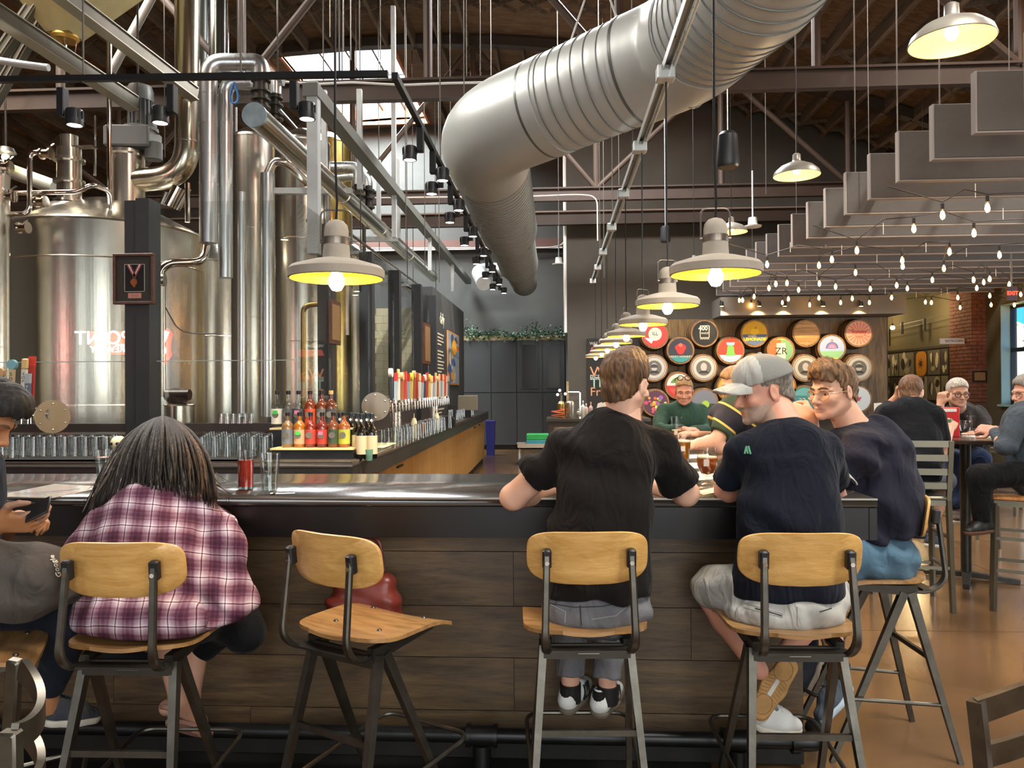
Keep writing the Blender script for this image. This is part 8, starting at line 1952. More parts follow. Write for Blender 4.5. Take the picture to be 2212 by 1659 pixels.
KIND = {'steel': ('8fa0ac', 'cap', 'b8302c', 'grey-blue tap handle with red top'), 'amber': ('9a5a34', 'disc', 'c8a070', 'brown tap handle with round cream top'), 'white': ('d8d0c0', 'paddle', 'd8b878', 'white lettered tap handle with tan top'), 'red': ('b03830', 'cap', 'd04438', 'red tap handle'), 'dark': ('3a3c40', 'disc', 'd8d4cc', 'dark tap handle with pale round top'), 'yellow': ('c8b060', 'disc', 'e0c83a', 'tap handle with yellow round top'), 'teal': ('c8b48a', 'disc', '7ab0b8', 'tan tap handle with teal disc lettered down its length'), 'blue': ('5a6a78', 'cap', 'a8b0b4', 'slate tap handle lettered in white')}
brushed_tap = brushed('tap_steel', 'c8c2b4', .25, 'Y')
FX = -1.70
f0 = ony(812, 878, 6.0); FX = f0.x; FZ = f0.z
tt_ = thing('tap_tower', 'long steel tap tower with many coloured handles along the back bar', 'tap tower', (FX, 6.0, BZ))
MB().cyl((FX, 6.0, FZ), (FX, 9.6, FZ), .055, n=24).build('pipe', brushed_tap, tt_)
m = MB(); m.cyl((FX, 5.985, FZ), (FX, 6.0, FZ), .112, n=40); fl_ = m.build('end_flange', brushed('flange_steel', 'a89c8a', .35, 'Z'), tt_)
for k in range(6): a = PI / 6 + k * PI / 3; MB().ball((FX + .088 * math.cos(a), 5.982, FZ + .088 * math.sin(a)), .0085, 10, 6).build('bolt', chrome, fl_)
for Y in (6.75, 8.9):
 MB().cyl((FX, Y, BZ), (FX, Y, FZ), .05, n=22).build('column', brushed_tap, tt_); MB().cyl((FX, Y, BZ), (FX, Y, BZ + .012), .08, n=22).build('base', brushed_tap, tt_)
ks = ['dark', 'steel', 'white', 'amber', 'red', 'steel', 'yellow', 'amber', 'red', 'white', 'steel', 'dark', 'red', 'yellow', 'white', 'steel', 'white', 'amber', 'white', 'steel', 'white', 'red', 'white', 'blue']
rr = random.Random(2)
for k, kd in enumerate(ks): tap_handle(tt_, (FX + .05, 6.12 + k * .142, FZ + .005), rr.uniform(-.16, .1), kd, rr.uniform(.9, 1.12), d=(1, 0, 0))
f1 = ony(112, 900, 5.45);
tl_ = thing('tap_tower', 'steel tap tower at the left edge behind the dark-haired man', 'tap tower', (f1.x, 5.45, BZ))
MB().cyl((f1.x, 5.45, f1.z + .02), (f1.x - 1.2, 5.5, f1.z + .02), .05, n=24).build('pipe', steel_x, tl_)
m = MB(); m.lathe([(.01, 0), (.122, 0), (.122, .015), (.01, .015)], (f1.x, 5.45, f1.z), Vector((1, -.75, 0)), 44); fl_ = m.build('end_flange', brushed('flange_steel', 'a89c8a', .35, 'Z'), tl_)
x_, y_, d_ = frame_of(Vector((1, -.75, 0)))
for k in range(6): a = PI / 6 + k * PI / 3; MB().ball(Vector((f1.x, 5.45, f1.z)) + d_ * .018 + (x_ * math.cos(a) + y_ * math.sin(a)) * .095, .008, 10, 6).build('bolt', chrome, fl_)
MB().cyl((f1.x - .55, 5.47, BZ), (f1.x - .55, 5.47, f1.z), .045, n=18).build('column', steel_x, tl_)
ink = mat('handle_ink', '4a3a2c', .6); inkw = mat('handle_ink_pale', 'd8dcdc', .6)
for px, kd, tilt, s_, wd, im in ((64, 'blue', .02, 1.15, 'VICTORY', inkw), (50, 'white', -.06, 1.75, 'TOP CUTTER', mat('ink_slate', '4a565e', .6)), (26, 'teal', -.03, 1.75, 'SOUTHERN', ink), (4, 'amber', .02, 1.4, '', ink), (66, 'red', -.02, 1.9, '', ink)):
 q = ony(px, 893, 5.38);
 if wd == '' and kd == 'red': q.x -= .02; q.y += .05
 b, top, h_ = tap_handle(tl_, (q.x, 5.42 if kd != 'red' else 5.47, f1.z + .01), tilt, kd, s_, d=(0, -1, 0))
 if wd:
  n_ = len(wd); ext = .155 * s_
  for i, ch in enumerate(wd):
   if ch != ' ': text('lettering', ch, ext / n_ * 1.05, b + top * (ext * (n_ - i - .3) / n_) + Vector((0, -.0135, 0)), (1, 0, 0), top, im, h_, .002)
# glasses
water = pane('water', (.9, .93, .92), 0, 1.33)
def tumbler(name, label, base, h=.15, r0=.032, r1=.042, group=None, cat='glass', flip=False, stem=False, n=20):
 t = thing(name, label, cat, tuple(base), 0, group)
 if stem: prof = [(.036, 0), (.036, .004), (.006, .012), (.005, .045), (.03, .06), (r1 * 1.1, .1), (r1, h)]
 elif flip: prof = [(r1, 0), (r0, h), (r0 * .5, h)]
 else: prof = [(r0 * .4, .003), (r0, 0), (r0 * 1.01, .01), (r1, h)]
 m = MB(); m.lathe(prof, (0, 0, 0), n=n, caps=False); m.build('bowl', drink_glass, t, world=False)
 if flip: m = MB(); m.lathe([(r0 * .98, h - .012), (r0 * .98, h - .002), (.001, h - .002)], (0, 0, 0), n=n, caps=False); m.build('thick_base', drink_glass, t, world=False)
 else: m = MB(); m.tube([(r1 * math.cos(2 * PI * k / 20), r1 * math.sin(2 * PI * k / 20), h) for k in range(20)], .0016, n=5, closed=True); m.build('rim', drink_glass, t, world=False)
 return t
g0 = None
up0 = tumbler('pint_glass', 'upturned pint glass in the front row on the left drain mat', (0, 0, 0), flip=True, group='upturned pints left', n=16)
row = []
for r_, (Y, n_, x0_, dx) in enumerate(((5.55, 13, -5, 22.8), (5.32, 12, 6, 22.5))):
 for k in range(n_):
  px = x0_ + k * dx
  if 250 < px: continue
  row.append((on_top(px, Y, BZ), r_))
cnt_ = [0, 0]
for k, (p, r_) in enumerate(row):
 cnt_[r_] += 1; lb = f'upturned pint glass left of the woman, {ORD[cnt_[r_] - 1]} from the left in the ' + ('rear row', 'front row')[r_]
 if k == 0: up0.location = p; up0['label'] = lb; up0['group'] = 'rear row of upturned pints'
 else: dup(up0, p, 0, lb, ['rear row of upturned pints', 'front row of upturned pints'][r_])
for k in range(26):
 px = 436 + (k % 6) * 27 + (k // 6) * 5; Y = 5.25 + .17 * (k // 6)
 dup(up0, on_top(px, Y, BZ), 0, f'upturned pint between woman and bottles, {ORD[k % 6]} from the left in the {ORD[k // 6]} row back', 'cluster of upturned pints')
for k in range(6): dup(up0, on_top(478 + k * 13, 6.2, 1.27), 0, f'short upturned glass on the window sill, {ORD[k]} from the left', 'glasses on the sill', (.8, .8, .55))
for k in range(26):
 Y = 6.1 + (k // 2) * .26;
 if abs(Y - 6.75) < .1 or abs(Y - 8.9) < .1: continue
 dup(up0, Vector((FX + (.02 if k % 2 else .13), Y, BZ)), 0, f'upturned pint under the long tap tower, {ORD[k // 2]} from the near end, ' + ('wall side' if k % 2 else 'aisle side'), 'pints under the long tower')
for k in range(18):
 Y = 11.6 + (k // 2) * .27
 dup(up0, Vector((CX - (.16 if k % 2 else .28), Y, BZ)), 0, f'upturned glass beyond the tap tower, {ORD[k // 2]} from the near end, ' + ('aisle side' if k % 2 else 'wall side'), 'glasses at the far end')
stp = thing('bottle_step', 'black two-step bottle stand with pale lip at the bar corner', 'stand', (-1.7, 5.3, BZ))
xa, xb = ony(588, 970, 5.2).x, ony(764, 970, 5.2).x
z1 = bz(968, 5.2, 680)
MB().bb(xa, xb, 5.2, 5.36, BZ, z1 - .012).build('lower_step', black_plastic, stp, smooth=False); MB().bb(xa - .01, xb, 5.185, 5.36, z1 - .012, z1).build('lower_lip', mat('lip_maple', 'd8c48a', .4), stp, smooth=False)
z2_ = z1 + .13
MB().bb(xa - .06, xb, 5.37, 5.53, BZ, z2_ - .012).build('upper_step', black_plastic, stp, smooth=False); MB().bb(xa - .08, xb, 5.362, 5.53, z2_ - .012, z2_).build('upper_lip', mat('lip_maple', 'd8c48a', .4), stp, smooth=False)
lab_k = mat('label_pewter', '6b665c', .5); capk = mat('cap_black', '1a1816', .4)
FR = [(621, '7a5a3a', '6a6e74', 'whiskey bottle with slate label, first of the front row'), (647, '8f5410', 'b8906e', 'amber bottle with peach label and green sticker, front row'), (671, '6a2016', 'a83c2e', 'bottle with red label third in the front row'), (696, '5f2018', 'b03a2e', 'bottle with pink sticker and red label in the front row'), (720, '6a3a22', '3c4a34', 'rye bottle with dark green label in the front row'), (743, '8a4a20', 'a8a83a', 'bottle with olive and red label at the end of the front row')]
for k, (px, bc_, lc, lb) in enumerate(FR):
 b = on_top(px, 5.28, z1); t = bottle(lb, b, .245, .041, mat('liquor_' + bc_, bc_, .08, coat=.5), capk, mat('lab_' + lc, lc, .5), 'spirits on the step', .6, .34, lab_k)
 if k in (1, 3): MB().box(b + Vector((0, -.0445, .10)), (.03, .003, .026)).build('sticker', mat('sticker_green' if k == 1 else 'sticker_pink', '3fc04a' if k == 1 else 'd87a9a', .5), t, smooth=False)
RR = [(599, 'b8bcb8', 'd8d4c8', 'clear bottle with green sticker, first of the rear row'), (623, '9a9c98', '55565a', 'clear gin bottle with dark label in the rear row'), (645, 'a8aaa6', '4a4a4c', 'clear bottle with pink sticker and grey label in the rear row'), (670, '6a2c14', 'b8482a', 'bottle with orange-red label in the rear row'), (695, '5a2c18', '5a5650', 'dark amber bottle with plain label in the rear row'), (715, '4a2414', '3a3632', 'brown bottle with cork stopper in the rear row')]
for k, (px, bc_, lc, lb) in enumerate(RR):
 b = on_top(px, 5.45, z2_); gm = mat('liquor_' + bc_, bc_, .08, coat=.5) if k > 2 else pane('clear_bottle', (.9, .92, .92), .0, 1.5)
 t = bottle(lb, b, .265, .042, gm, capk if k != 5 else mat('cork', 'b89058', .8), mat('lab_' + lc, lc, .5), 'spirits on the step', .6, .34, lab_k)
 if k in (0, 2): MB().box(b + Vector((.0, -.0455, .11)), (.034, .003, .026)).build('sticker', mat('sticker_green' if k == 0 else 'sticker_pink', '3fc04a' if k == 0 else 'd87a9a', .5), t, smooth=False)
wine = mat('wine_glass_black', '12120f', .1, coat=.6); wl = mat('wine_label', 'c8b48e', .6); foil = mat('wine_foil', '1a2026', .4)
for k, (px, Y) in enumerate(((758, 5.42), (771, 5.32), (781, 5.22), (793, 5.36), (803, 5.24), (735, 5.45))):
 b = on_top(px, Y, BZ); t = bottle(f'dark wine bottle with cream label at the bar corner, {ORD[k]} of the cluster', b, .31, .037, wine, foil, wl, 'wine bottles at the corner', .56, .38)
 MB().cyl(b + Vector((0, -.0145, .262)), b + Vector((0, -.0165, .262)), .009, n=12).build('neck_seal', white_plastic, t)
sq = mat('squeeze_bottle', 'd8cda8', .5)
for px, Y, lb in ((894, 7.4, 'pale squeeze bottle with nozzle on the back bar, nearer one'), (943, 8.8, 'pale squeeze bottle with nozzle on the back bar, farther one')):
 b = Vector((ony(px, 838, Y).x, Y, BZ)); t = thing('squeeze_bottle', lb, 'bottle', tuple(b)); m = MB(); m.lathe([(.028, 0), (.03, .006), (.03, .15), (.024, .17), (.02, .175)], b, n=18); m.build('body', sq, t); m = MB(); m.lathe([(.022, .175), (.018, .19), (.006, .195), (.003, .24)], b, n=14); m.build('nozzle', sq, t)
beer = mat('beer_gold', 'c87a10', .05, trans=.35, ior=1.33, coat=.3, emit=None); foam = mat('beer_foam', 'e8dcc0', .8)
def beer_glass(label, base, h=.15, fill=.8, r0=.03, r1=.042, name='beer_glass', m_=None, tulip=False, logo=True):
 t = thing(name, label, 'glass', tuple(base))
 if tulip:
  m = MB(); m.lathe([(.036, 0), (.036, .004), (.008, .012), (.006, .035), (.028, .05), (.044, .085), (.045, .11), (.037, .165)], (0, 0, 0), n=28, caps=False); m.build('bowl', drink_glass, t, world=False)
  m = MB(); m.lathe([(.001, .044), (.026, .051), (.042, .085), (.043, .11), (.0425, .118)], (0, 0, 0), n=28); m.build('beer', m_ or beer, t, world=False); m = MB(); m.lathe([(.0425, .118), (.041, .124), (.001, .124)], (0, 0, 0), n=28); m.build('foam', foam, t, world=False)
 else:
  m = MB(); m.lathe([(.01, .002), (r0, 0), (r0 * 1.02, .012), (r1, h)], (0, 0, 0), n=28, caps=False); m.build('bowl', drink_glass, t, world=False)
  f = lambda z: r0 * 1.0 + (r1 - r0) * z / h - .0015
  m = MB(); m.lathe([(f(.008), .008), (f(h * fill), h * fill)], (0, 0, 0), n=28); m.build('beer', m_ or beer, t, world=False); m = MB(); m.lathe([(f(h * fill), h * fill), (f(h * fill + .006), h * fill + .006), (.001, h * fill + .006)], (0, 0, 0), n=28); m.build('foam', foam, t, world=False)
 if logo: MB().box((-.012, -(r0 + r1) / 2 - .001 if not tulip else -.0455, h * .45 if not tulip else .1), (.024, .002, .03)).build('printed_mark', white_paint, t, world=False)
 return t
beer_glass('small glass of golden beer between the two squeeze bottles', Vector((ony(913, 838, 7.9).x, 7.9, BZ)), logo=False)
def on_bar(px, py): return onz(px, py, BT + .001)
beer_glass('tall glass of golden beer before the man in green', on_bar(1462, 962), .21, .52, .031, .042)
beer_glass('pint of amber beer in the middle of the three beers', on_bar(1478, 994), .155, .68)
beer_glass('stemmed tulip glass of orange beer nearest the man in the cap', on_bar(1528, 1047), tulip=True, m_=mat('beer_orange', 'c8641a', .05, trans=.3, ior=1.33, coat=.3))
def water_glass(label, base, h=.155):
 t = tumbler('water_glass', label, base, h, .031, .044); f = lambda z: .031 + .013 * z / h - .002
 m = MB(); m.lathe([(f(.01), .01), (f(h * .8), h * .8)], (0, 0, 0), n=24); m.build('water', water, t, world=False)
 rq = random.Random(len(label))
 for k in range(5): MB().box((rq.uniform(-.018, .018), rq.uniform(-.018, .018), h * .62 + rq.uniform(-.03, .03)), (.022, .022, .022), Euler((rq.random() * 3, rq.random() * 3, 0)).to_matrix(), .003).build('ice_cube', water, t, world=False)
 MB().lathe([(.03, .001), (.0305, .012), (.001, .012)], (0, 0, 0), n=24).build('thick_base', drink_glass, t, world=False)
 return t
water_glass('glass of iced water left of the woman on the near bar', on_bar(227, 1046)); water_glass('glass of iced water right of the red drink', on_bar(583, 1058))
rd = tumbler('highball_glass', 'tall glass of red drink with a black straw on the near bar', on_bar(531, 1056), .165, .032, .034)
m = MB(); m.lathe([(.0305, .012), (.032, .125)], (0, 0, 0), n=24); m.build('drink', mat('tomato_red', 'a82a14', .15, var=.3, vscale=30, coat=.3), rd, world=False); m = MB(); m.cyl((.012, 0, .02), (-.025, .01, .225), .0035, n=8); m.build('straw', black_plastic, rd, world=False); MB().lathe([(.032, .0), (.0325, .012), (.001, .012)], (0, 0, 0), n=24).build('thick_base', drink_glass, rd, world=False)
t = thing('coffee_spoon', 'shiny spoon lying beside the water glass right of the red drink', 'spoon', tuple(on_bar(600, 1066))); q = on_bar(592, 1068); m = MB(); m.ball(q + Vector((0, 0, .004)), (.02, .013, .004)); m.bar(q + Vector((.015, 0, .004)), q + Vector((.08, .02, .004)), .008, .003); m.build('spoon', chrome, t)
def sheet(name, label, cs, m_, cat, th=.002, z=BT + .001):
 t = thing(name, label, cat, tuple(onz(*cs[0], z))); MB().poly([onz(a, b, z) for a, b in cs], (0, 0, th)).build('page', m_, t, smooth=False); return t
lam = mat('laminated_menu', 'c8c2b8', .15, coat=.6, var=.1, vscale=20)
t = sheet('menu_sheet', 'laminated menu sheet lying on the bar left of the woman', [(-20, 1073), (112, 1076), (228, 1052), (118, 1046)], lam, 'menu')
for k in range(5):
 a, b = onz(30 + k * 22, 1066 - k * 1.5, BT + .0035), onz(100 + k * 18, 1068 - k * 3, BT + .0035); MB().bar(a, b, .004, .0006).build('print_line', mat('print_grey', '7a7480', .7), t, smooth=False)
paper = mat('menu_paper', 'd8cfc0', .6)
for cs, lb in (([(1470, 1001), (1520, 1000), (1524, 1012), (1468, 1013)], 'white menu card lying between the middle pint and the tulip glass'), ([(1462, 1022), (1545, 1018), (1560, 1035), (1475, 1040)], 'paper menu lying under the stemmed tulip glass'), ([(1486, 983), (1530, 981), (1534, 989), (1488, 991)], 'pale napkin lying behind the middle pint'), ([(1500, 1062), (1565, 1050), (1570, 1060), (1520, 1070)], 'cream menu corner between the two near men')): sheet('menu_card', lb, cs, paper, 'menu')
t = thing('wooden_tray', 'orange wooden flight tray on the bar beside the brown-haired man', 'tray', tuple(on_bar(1405, 905))); q = on_bar(1402, 930); MB().bb(q.x - .16, q.x + .1, q.y - .1, q.y + .1, BT, BT + .03, .004).build('board', wood('tray_wood', 'a8641c', 'd08a34', 'X', 1), t)
t = thing('bar_towel', 'folded cream bar towel on the back bar edge by the wine bottles', 'towel', tuple(on_top(862, 6.1, BZ))); q = Vector((CX - .12, 6.35, BZ)); MB().bb(q.x - .12, q.x + .08, q.y - .25, q.y + .25, BZ, BZ + .012, .005).build('cloth', mat('towel_cream', 'd8cf9a', .9), t)
t = thing('mat_strip', 'long dark bar mat along the edge of the back bar', 'mat', (CX - .08, 8, BZ)); MB().bb(CX - .15, CX - .05, 7.0, 9.9, BZ, BZ + .01).build('mat', mats_m, t, smooth=False)
t = thing('napkin_holder', 'black rounded napkin holder on the back bar', 'holder', tuple(on_top(967, 9.4, BZ))); q = Vector((ony(967, 838, 9.6).x, 9.6, BZ)); MB().poly([(q.x - .1, 9.5, BZ), (q.x + .1, 9.5, BZ), (q.x + .1, 9.5, BZ + .09), (q.x + .06, 9.5, BZ + .13), (q.x - .06, 9.5, BZ + .13), (q.x - .1, 9.5, BZ + .09)], (0, .12, 0)).build('body', black_plastic, t, angle=20)
t = thing('till_terminal', 'black till terminal with lit edge at the far end of the back bar', 'terminal', (-1.6, 12, BZ)); q = Vector((ony(1010, 838, 12.4).x, 12.4, BZ)); MB().bb(q.x - .16, q.x + .16, 12.4, 12.43, BZ + .12, BZ + .36, .006).build('screen', mat('till_back', '7a7466', .4), t, smooth=False); MB().bb(q.x - .05, q.x + .05, 12.43, 12.47, BZ, BZ + .2).build('stand', black_plastic, t, smooth=False); MB().bb(q.x - .1, q.x + .1, 12.36, 12.5, BZ, BZ + .015).build('base', black_plastic, t, smooth=False)
t = thing('card_reader', 'small black card reader beside the till terminal', 'terminal', tuple(on_top(978, 12.0, BZ))); q = Vector((ony(978, 838, 12.0).x, 12.0, BZ)); MB().box((q.x, 12.0, BZ + .15), (.16, .03, .14), Matrix.Rotation(-.3, 3, 'X'), .006).build('screen', black_plastic, t); MB().bb(q.x - .03, q.x + .03, 12.0, 12.05, BZ, BZ + .1).build('stand', black_plastic, t, smooth=False)
t = thing('green_tumbler', 'small pale green tumbler on the near corner of the back bar', 'glass', tuple(on_top(797, 5.1, BZ))); MB().lathe([(.02, 0), (.026, .075)], on_top(797, 5.08, BZ), n=16).build('body', mat('green_glass', '7fb09a', .1, trans=.6, ior=1.2), t)
t = thing('skull_jar', 'cream skull-shaped jar beside the upturned pints', 'jar', tuple(on_top(253, 5.35, BZ))); q = on_top(256, 5.35, BZ); m = MB(); m.ball(q + Vector((0, 0, .1)), (.055, .06, .055)); m.box(q + Vector((0, -.02, .035)), (.06, .06, .07), 0, .015); s1 = m.build('body', mat('bone_cream', 'd8cca8', .5), t)
m = MB()
for sx in (-1, 1): m.ball(q + Vector((.02 * sx, -.052, .1)), .012, 10, 6)
m.build('eye_sockets', black_plastic, s1, kind='stuff')
hb_ = thing('handbag', 'dark red leather handbag hung under the bar behind the empty stool', 'bag', tuple(at(785, 1290, 3.05))); q = at(788, 1292, 3.07)
B = Body(npv(q) - .24, npv(q) + .24, .008); B.box(npv(q), (.13, .06, .10), None, .05, .02); B.box(npv(q) + np.array([0, 0, -.04]), (.145, .07, .07), None, .05, .03); B.folds(.007, ((1, .2, .6), (.3, 0, 1)), 70, 1.3, 1.0)
skin_obj('body', B.skin(1), mat('bag_leather', '6b2a20', .35, var=.2, vscale=10), hb_)
m = MB();
for dy in (-.04, .04): m.tube(bend([q + Vector((-.07, dy, .08)), q + Vector((-.05, dy, .24)), q + Vector((.05, dy, .24)), q + Vector((.07, dy, .08))], .05), .008, n=6)
m.build('straps', mat('bag_leather', '6b2a20', .35), hb_, kind='stuff'); MB().cyl(q + Vector((0, -.08, .23)), q + Vector((0, .09, .23)), .008, n=8).build('hook', chrome, hb_)
MB().box(q + Vector((-.005, -.066, .085)), (.03, .008, .02)).build('clasp', mat('clasp_gold', 'c8a050', .3, .9), hb_)
ph = thing('phone', 'dark phone held in the hand at the left edge', 'phone', tuple(PH)); a, b = at(58, 1112, 2.37), at(108, 1088, 2.37); MB().bar(a, b, .07, .008, up=(.4, -.5, .8), bev=.003).build('body', black_plastic, ph);
pj = None
for o in list(COL.objects):
 if o.name.startswith('jacket') and o.parent and 'phone' in o.parent.get('label', ''): pj = o
if pj:
 p_, n_ = hit_on(pj, 118, 1224)
 if p_ is not None:
  wd = 'Google';
  p1, _ = hit_on(pj, 121, 1242); p2, _ = hit_on(pj, 108, 1207)
  if p1 and p2:
   rt = (p2 - p1); text('wording', wd, .026, p_ + n_ * .004, rt, n_.cross(rt), mat('wording_white', 'd8d0c4', .7), pj, .002)
nv = [o for o in COL.objects if o.name.startswith('t_shirt') and o.parent and 'cap, head' in o.parent.get('label', '')]
if nv:
 for (xa_, ya_, xb_, yb_) in ((1609, 980, 1613, 964), (1616, 980, 1612, 965), (1617, 964, 1622, 981)):
  p_, n_ = hit_on(nv[0], xa_, ya_); q_, m_ = hit_on(nv[0], xb_, yb_)
  if p_ and q_: MB().bar(p_ + n_ * .002, q_ + m_ * .002, .006, .002, up=n_).build('printed_mark', mk, nv[0], smooth=False)
# far right: table and what stands on it, sign, pictures
ft = thing('high_table', 'high dark table of the three seated men at the right', 'table', tuple(ony(2075, 940, 6.3)))
TZ = 1.14; q = ony(2085, 940, 6.35)
m = MB(); m.lathe([(.01, -.03), (.52, -.03), (.53, -.01), (.53, 0), (.01, 0)], (q.x, 6.35, TZ), n=48); m.build('tabletop', mat('table_top_dark', '4a3c34', .25, coat=.3), ft, angle=50); MB().cyl((q.x, 6.35, .03), (q.x, 6.35, TZ - .03), .04, n=18).build('column', dark_steel, ft)
for k in range(4):
 a = PI / 4 + k * PI / 2 + .3; MB().bar((q.x, 6.35, .045), (q.x + .36 * math.cos(a), 6.35 + .36 * math.sin(a), .02), .07, .04, w1=.045, h1=.03).build('foot', dark_steel, ft)
def on_tab(px, Y): p = ony(px, 838, Y); return Vector((p.x, Y, TZ))
tumbler('snifter_glass', 'empty stemmed snifter glass on the high table', on_tab(2084, 6.05), .14, .03, .036, stem=True); tumbler('tall_glass', 'tall clear glass behind the snifter on the high table', on_tab(2097, 6.2), .17, .026, .03)
t = thing('green_drink', 'glass of pale green drink on the high table', 'glass', tuple(on_tab(2040, 6.1))); b_ = on_tab(2040, 6.1); MB().lathe([(.028, 0), (.055, .15)], b_, n=20).build('drink', mat('green_drink', '7f9468', .3), t); MB().lathe([(.029, 0), (.058, .16)], b_, n=20, caps=False).build('bowl', drink_glass, t)
t = thing('menu_box', 'red and white card box on the high table', 'box', tuple(on_tab(2046, 6.3))); b_ = on_tab(2046, 6.3); MB().bb(b_.x - .085, b_.x + .085, 6.28, 6.34, TZ, TZ + .235, .004).build('box', mat('box_red', 'c02a2a', .5), t, smooth=False); MB().bb(b_.x - .08, b_.x + .06, 6.276, 6.28, TZ + .2, TZ + .225).build('white_band', white_paint, t, smooth=False)
t = thing('menu_stand', 'folded white menu on the high table', 'menu', tuple(on_tab(2120, 6.25))); b_ = on_tab(2118, 6.2); MB().bb(b_.x - .1, b_.x + .12, 6.1, 6.3, TZ, TZ + .01).build('page', white_paint, t, smooth=False)
t2 = thing('wood_table', 'pale wooden high table at the far window side', 'table', (ony(1905, 880, 11.5).x, 11.5, 0)); q = ony(1900, 880, 11.5); MB().bb(q.x - .5, q.x + .5, 11.2, 12.0, 1.02, 1.06, .005).build('tabletop', oak, t2, smooth=False)
for dx in (-.45, .45):
 for dy in (11.25, 11.95): MB().bb(q.x + dx - .025, q.x + dx + .025, dy - .025, dy + .025, 0, 1.02).build('leg', dark_steel, t2, smooth=False)
t = thing('menu_stand', 'upright white menu card on the far wooden table', 'menu', (q.x, 11.4, 1.06)); MB().box((ony(1903, 860, 11.4).x, 11.4, 1.18), (.03, .12, .24), .3).build('card', white_paint, t, smooth=False); MB().bb(q.x - .15, q.x + .05, 11.3, 11.32, 1.06, 1.3).build('card', white_paint, t, smooth=False)
es_p = at(2185, 634, 11.0); ex = thing('exit_sign', 'small red lit EXIT sign above the window', 'sign', tuple(es_p)); MB().box(es_p, (.14, .05, .20)).build('housing', mat('exit_dark', '3a1410', .5), ex, smooth=False)
text('lettering', 'EXIT', .075, es_p + Vector((0, -.028, 0)), (1, 0, 0), (0, 0, 1), emis('exit_red', 'ff2a1a', 6), ex, .003, bold=.002); MB().cyl(es_p + Vector((0, 0, .1)), (es_p.x, es_p.y, zroof(es_p.x)), .012, n=6).build('stem', rodm, ex)
rp = ony(2047, 737, 16.9); rsg = thing('restroom_sign', 'white hanging sign with black lettering beside the brick pier', 'sign', tuple(rp)); MB().bb(rp.x - .17, 8.7, 16.88, 16.9, rp.z - .06, rp.z + .06).build('panel', white_plastic, rsg, smooth=False); text('lettering', 'RESTROOMS', .065, (rp.x + .12, 16.876, rp.z), (1, 0, 0), (0, 0, 1), black_plastic, rsg, .002)
pw = thing('framed_picture', 'small tan picture in a dark frame low on the brick pier', 'picture', tuple(ony(2055, 808, 16.6))); a, b = ony(2055, 815, 16.58), None; MB().bb(8.71, 8.99, 16.575, 16.598, a.z - .1, a.z + .13).build('frame', black_metal, pw, smooth=False); MB().bb(8.74, 8.96, 16.57, 16.575, a.z - .07, a.z + .1).build('sheet', mat('sheet_tan', '8a6a44', .7), pw, smooth=False)
grey_p = ['8a8474', '5a564c', '6a665a', '3f3c36', '76705f', '4a463e']; rr = random.Random(6)
def yw(px): return onx(px, 838, 8.98).y
rail_z = 2.42; t = thing('picture_rail', 'dark rail along the top of the photo wall past the barrels', 'rail', (8.97, 19.5, rail_z)); MB().bb(8.94, 8.99, 17.5, 23.5, rail_z, rail_z + .06).build('rail', mat('rail_dark', '2c2620', .6), t, smooth=False)
MB().bb(8.955, 8.99, 17.5, 23.5, 1.0, rail_z).build('backing', mat('photo_backing', '332d26', .8), t, smooth=False)
cuts = [1893, 1926, 1945, 1978, 1981, 2007, 2036, 2054]; names = 'first second third fourth fifth sixth seventh'.split(); k = 0
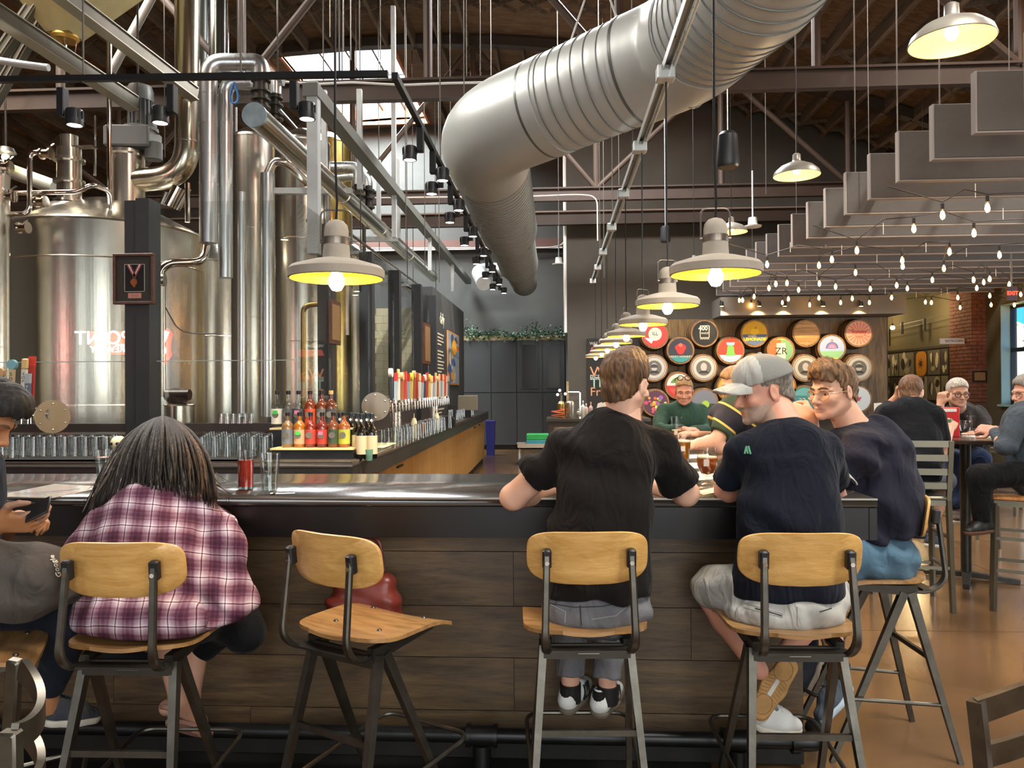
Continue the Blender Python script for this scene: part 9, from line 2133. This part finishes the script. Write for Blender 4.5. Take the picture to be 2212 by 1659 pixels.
for i, (a, b) in enumerate(zip(cuts, cuts[1:])):
 if b - a < 10: continue
 for (z0_, z1_) in ((1.80, 2.38), (1.2, 1.77)):
  ya, yb = yw(b), yw(a); ya += .03; yb -= .03
  if i == 4 and z0_ > 1.5:
   sk = thing('painted_board', 'orange rounded board with a dark star on the photo wall', 'plaque', (8.95, (ya + yb) / 2, 2.1))
   MB().poly([(8.93, (ya + yb) / 2 + (yb - ya) * .45 * math.copysign(abs(math.cos(t_)) ** .5, math.cos(t_)), 2.08 + .3 * math.copysign(abs(math.sin(t_)) ** .5, math.sin(t_))) for t_ in [2 * PI * q_ / 28 for q_ in range(28)]], (.02, 0, 0)).build('board', mat('board_orange', 'c8882e', .5), sk, smooth=False)
   MB().poly([(8.926, (ya + yb) / 2 + (.09 if q_ % 2 else .26) * (yb - ya) * 1.1 * math.cos(q_ * PI / 7), 2.08 + (.05 if q_ % 2 else .14) * math.sin(q_ * PI / 7)) for q_ in range(14)], (.003, 0, 0)).build('star', mat('star_dark', '4a2a20', .6), sk, smooth=False); continue
  t = thing('wall_photo', f'black and white photo panel on the far wall, {names[k // 2 % 7]} column, ' + ('upper' if z0_ > 1.5 else 'lower'), 'picture', (8.95, (ya + yb) / 2, z0_), group='wall photos')
  MB().bb(8.94, 8.955, ya, yb, z0_, z1_).build('print', P_(grey_p[k % 6]), t, smooth=False)
  for q_ in range(5):
   yy, zz = rr.uniform(ya + .1, yb - .1), rr.uniform(z0_ + .1, z1_ - .1); w_, h_ = rr.uniform(.05, .2) * (yb - ya), rr.uniform(.05, .2)
   MB().poly([(8.939 - .0005 * q_, yy + w_ * math.cos(t_) * (1 + .3 * math.sin(2 * t_ + q_)), zz + h_ * math.sin(t_)) for t_ in [2 * PI * j / 12 for j in range(12)]], (.0004, 0, 0)).build('shape', P_(('c0b8a4', '2e2b26', '9a927e')[q_ % 3]), t, smooth=False)
  k += 1
wl_ = thing('wire_lamps', 'thin wires with small black spot lamps along the passage wall', 'lamp', (8.8, 19, 3.2))
for dz in (0, .1): MB().cyl((8.75, 17.4, 3.05 + dz), (8.75, 24, 2.9 + dz), .006, n=5).build('wire', black_plastic, wl_)
for px in (1905, 1950, 1998): Y = onx(px, 838, 8.75).y; MB().cyl((8.75, Y, 2.85), (8.75, Y, 3.15), .03, n=10).build('lamp_body', black_metal, wl_)
for yy in (18.2, 21.0):
 l = bpy.data.lights.new('passage_glow', 'POINT'); l.energy = 45; l.color = (1, .72, .36); l.shadow_soft_size = .06
 o = bpy.data.objects.new('passage_glow', l); o.location = (8.2, yy, 3.3); COL.objects.link(o)
pb_ = thing('passage_bulb', 'bare glowing bulb hanging in the passage past the barrels', 'lamp', tuple(at(1928, 708, 18.0))); q = at(1928, 708, 18.0); MB().ball(q, .05).build('bulb', emis('passage_bulb', 'ffd890', 30), pb_); m = MB(); m.cyl(q + Vector((0, 0, .05)), q + Vector((0, 0, .1)), .025); m.cyl(q + Vector((0, 0, .1)), (q.x, q.y, zroof(q.x)), .005, n=5); m.build('cord', black_plastic, pb_)
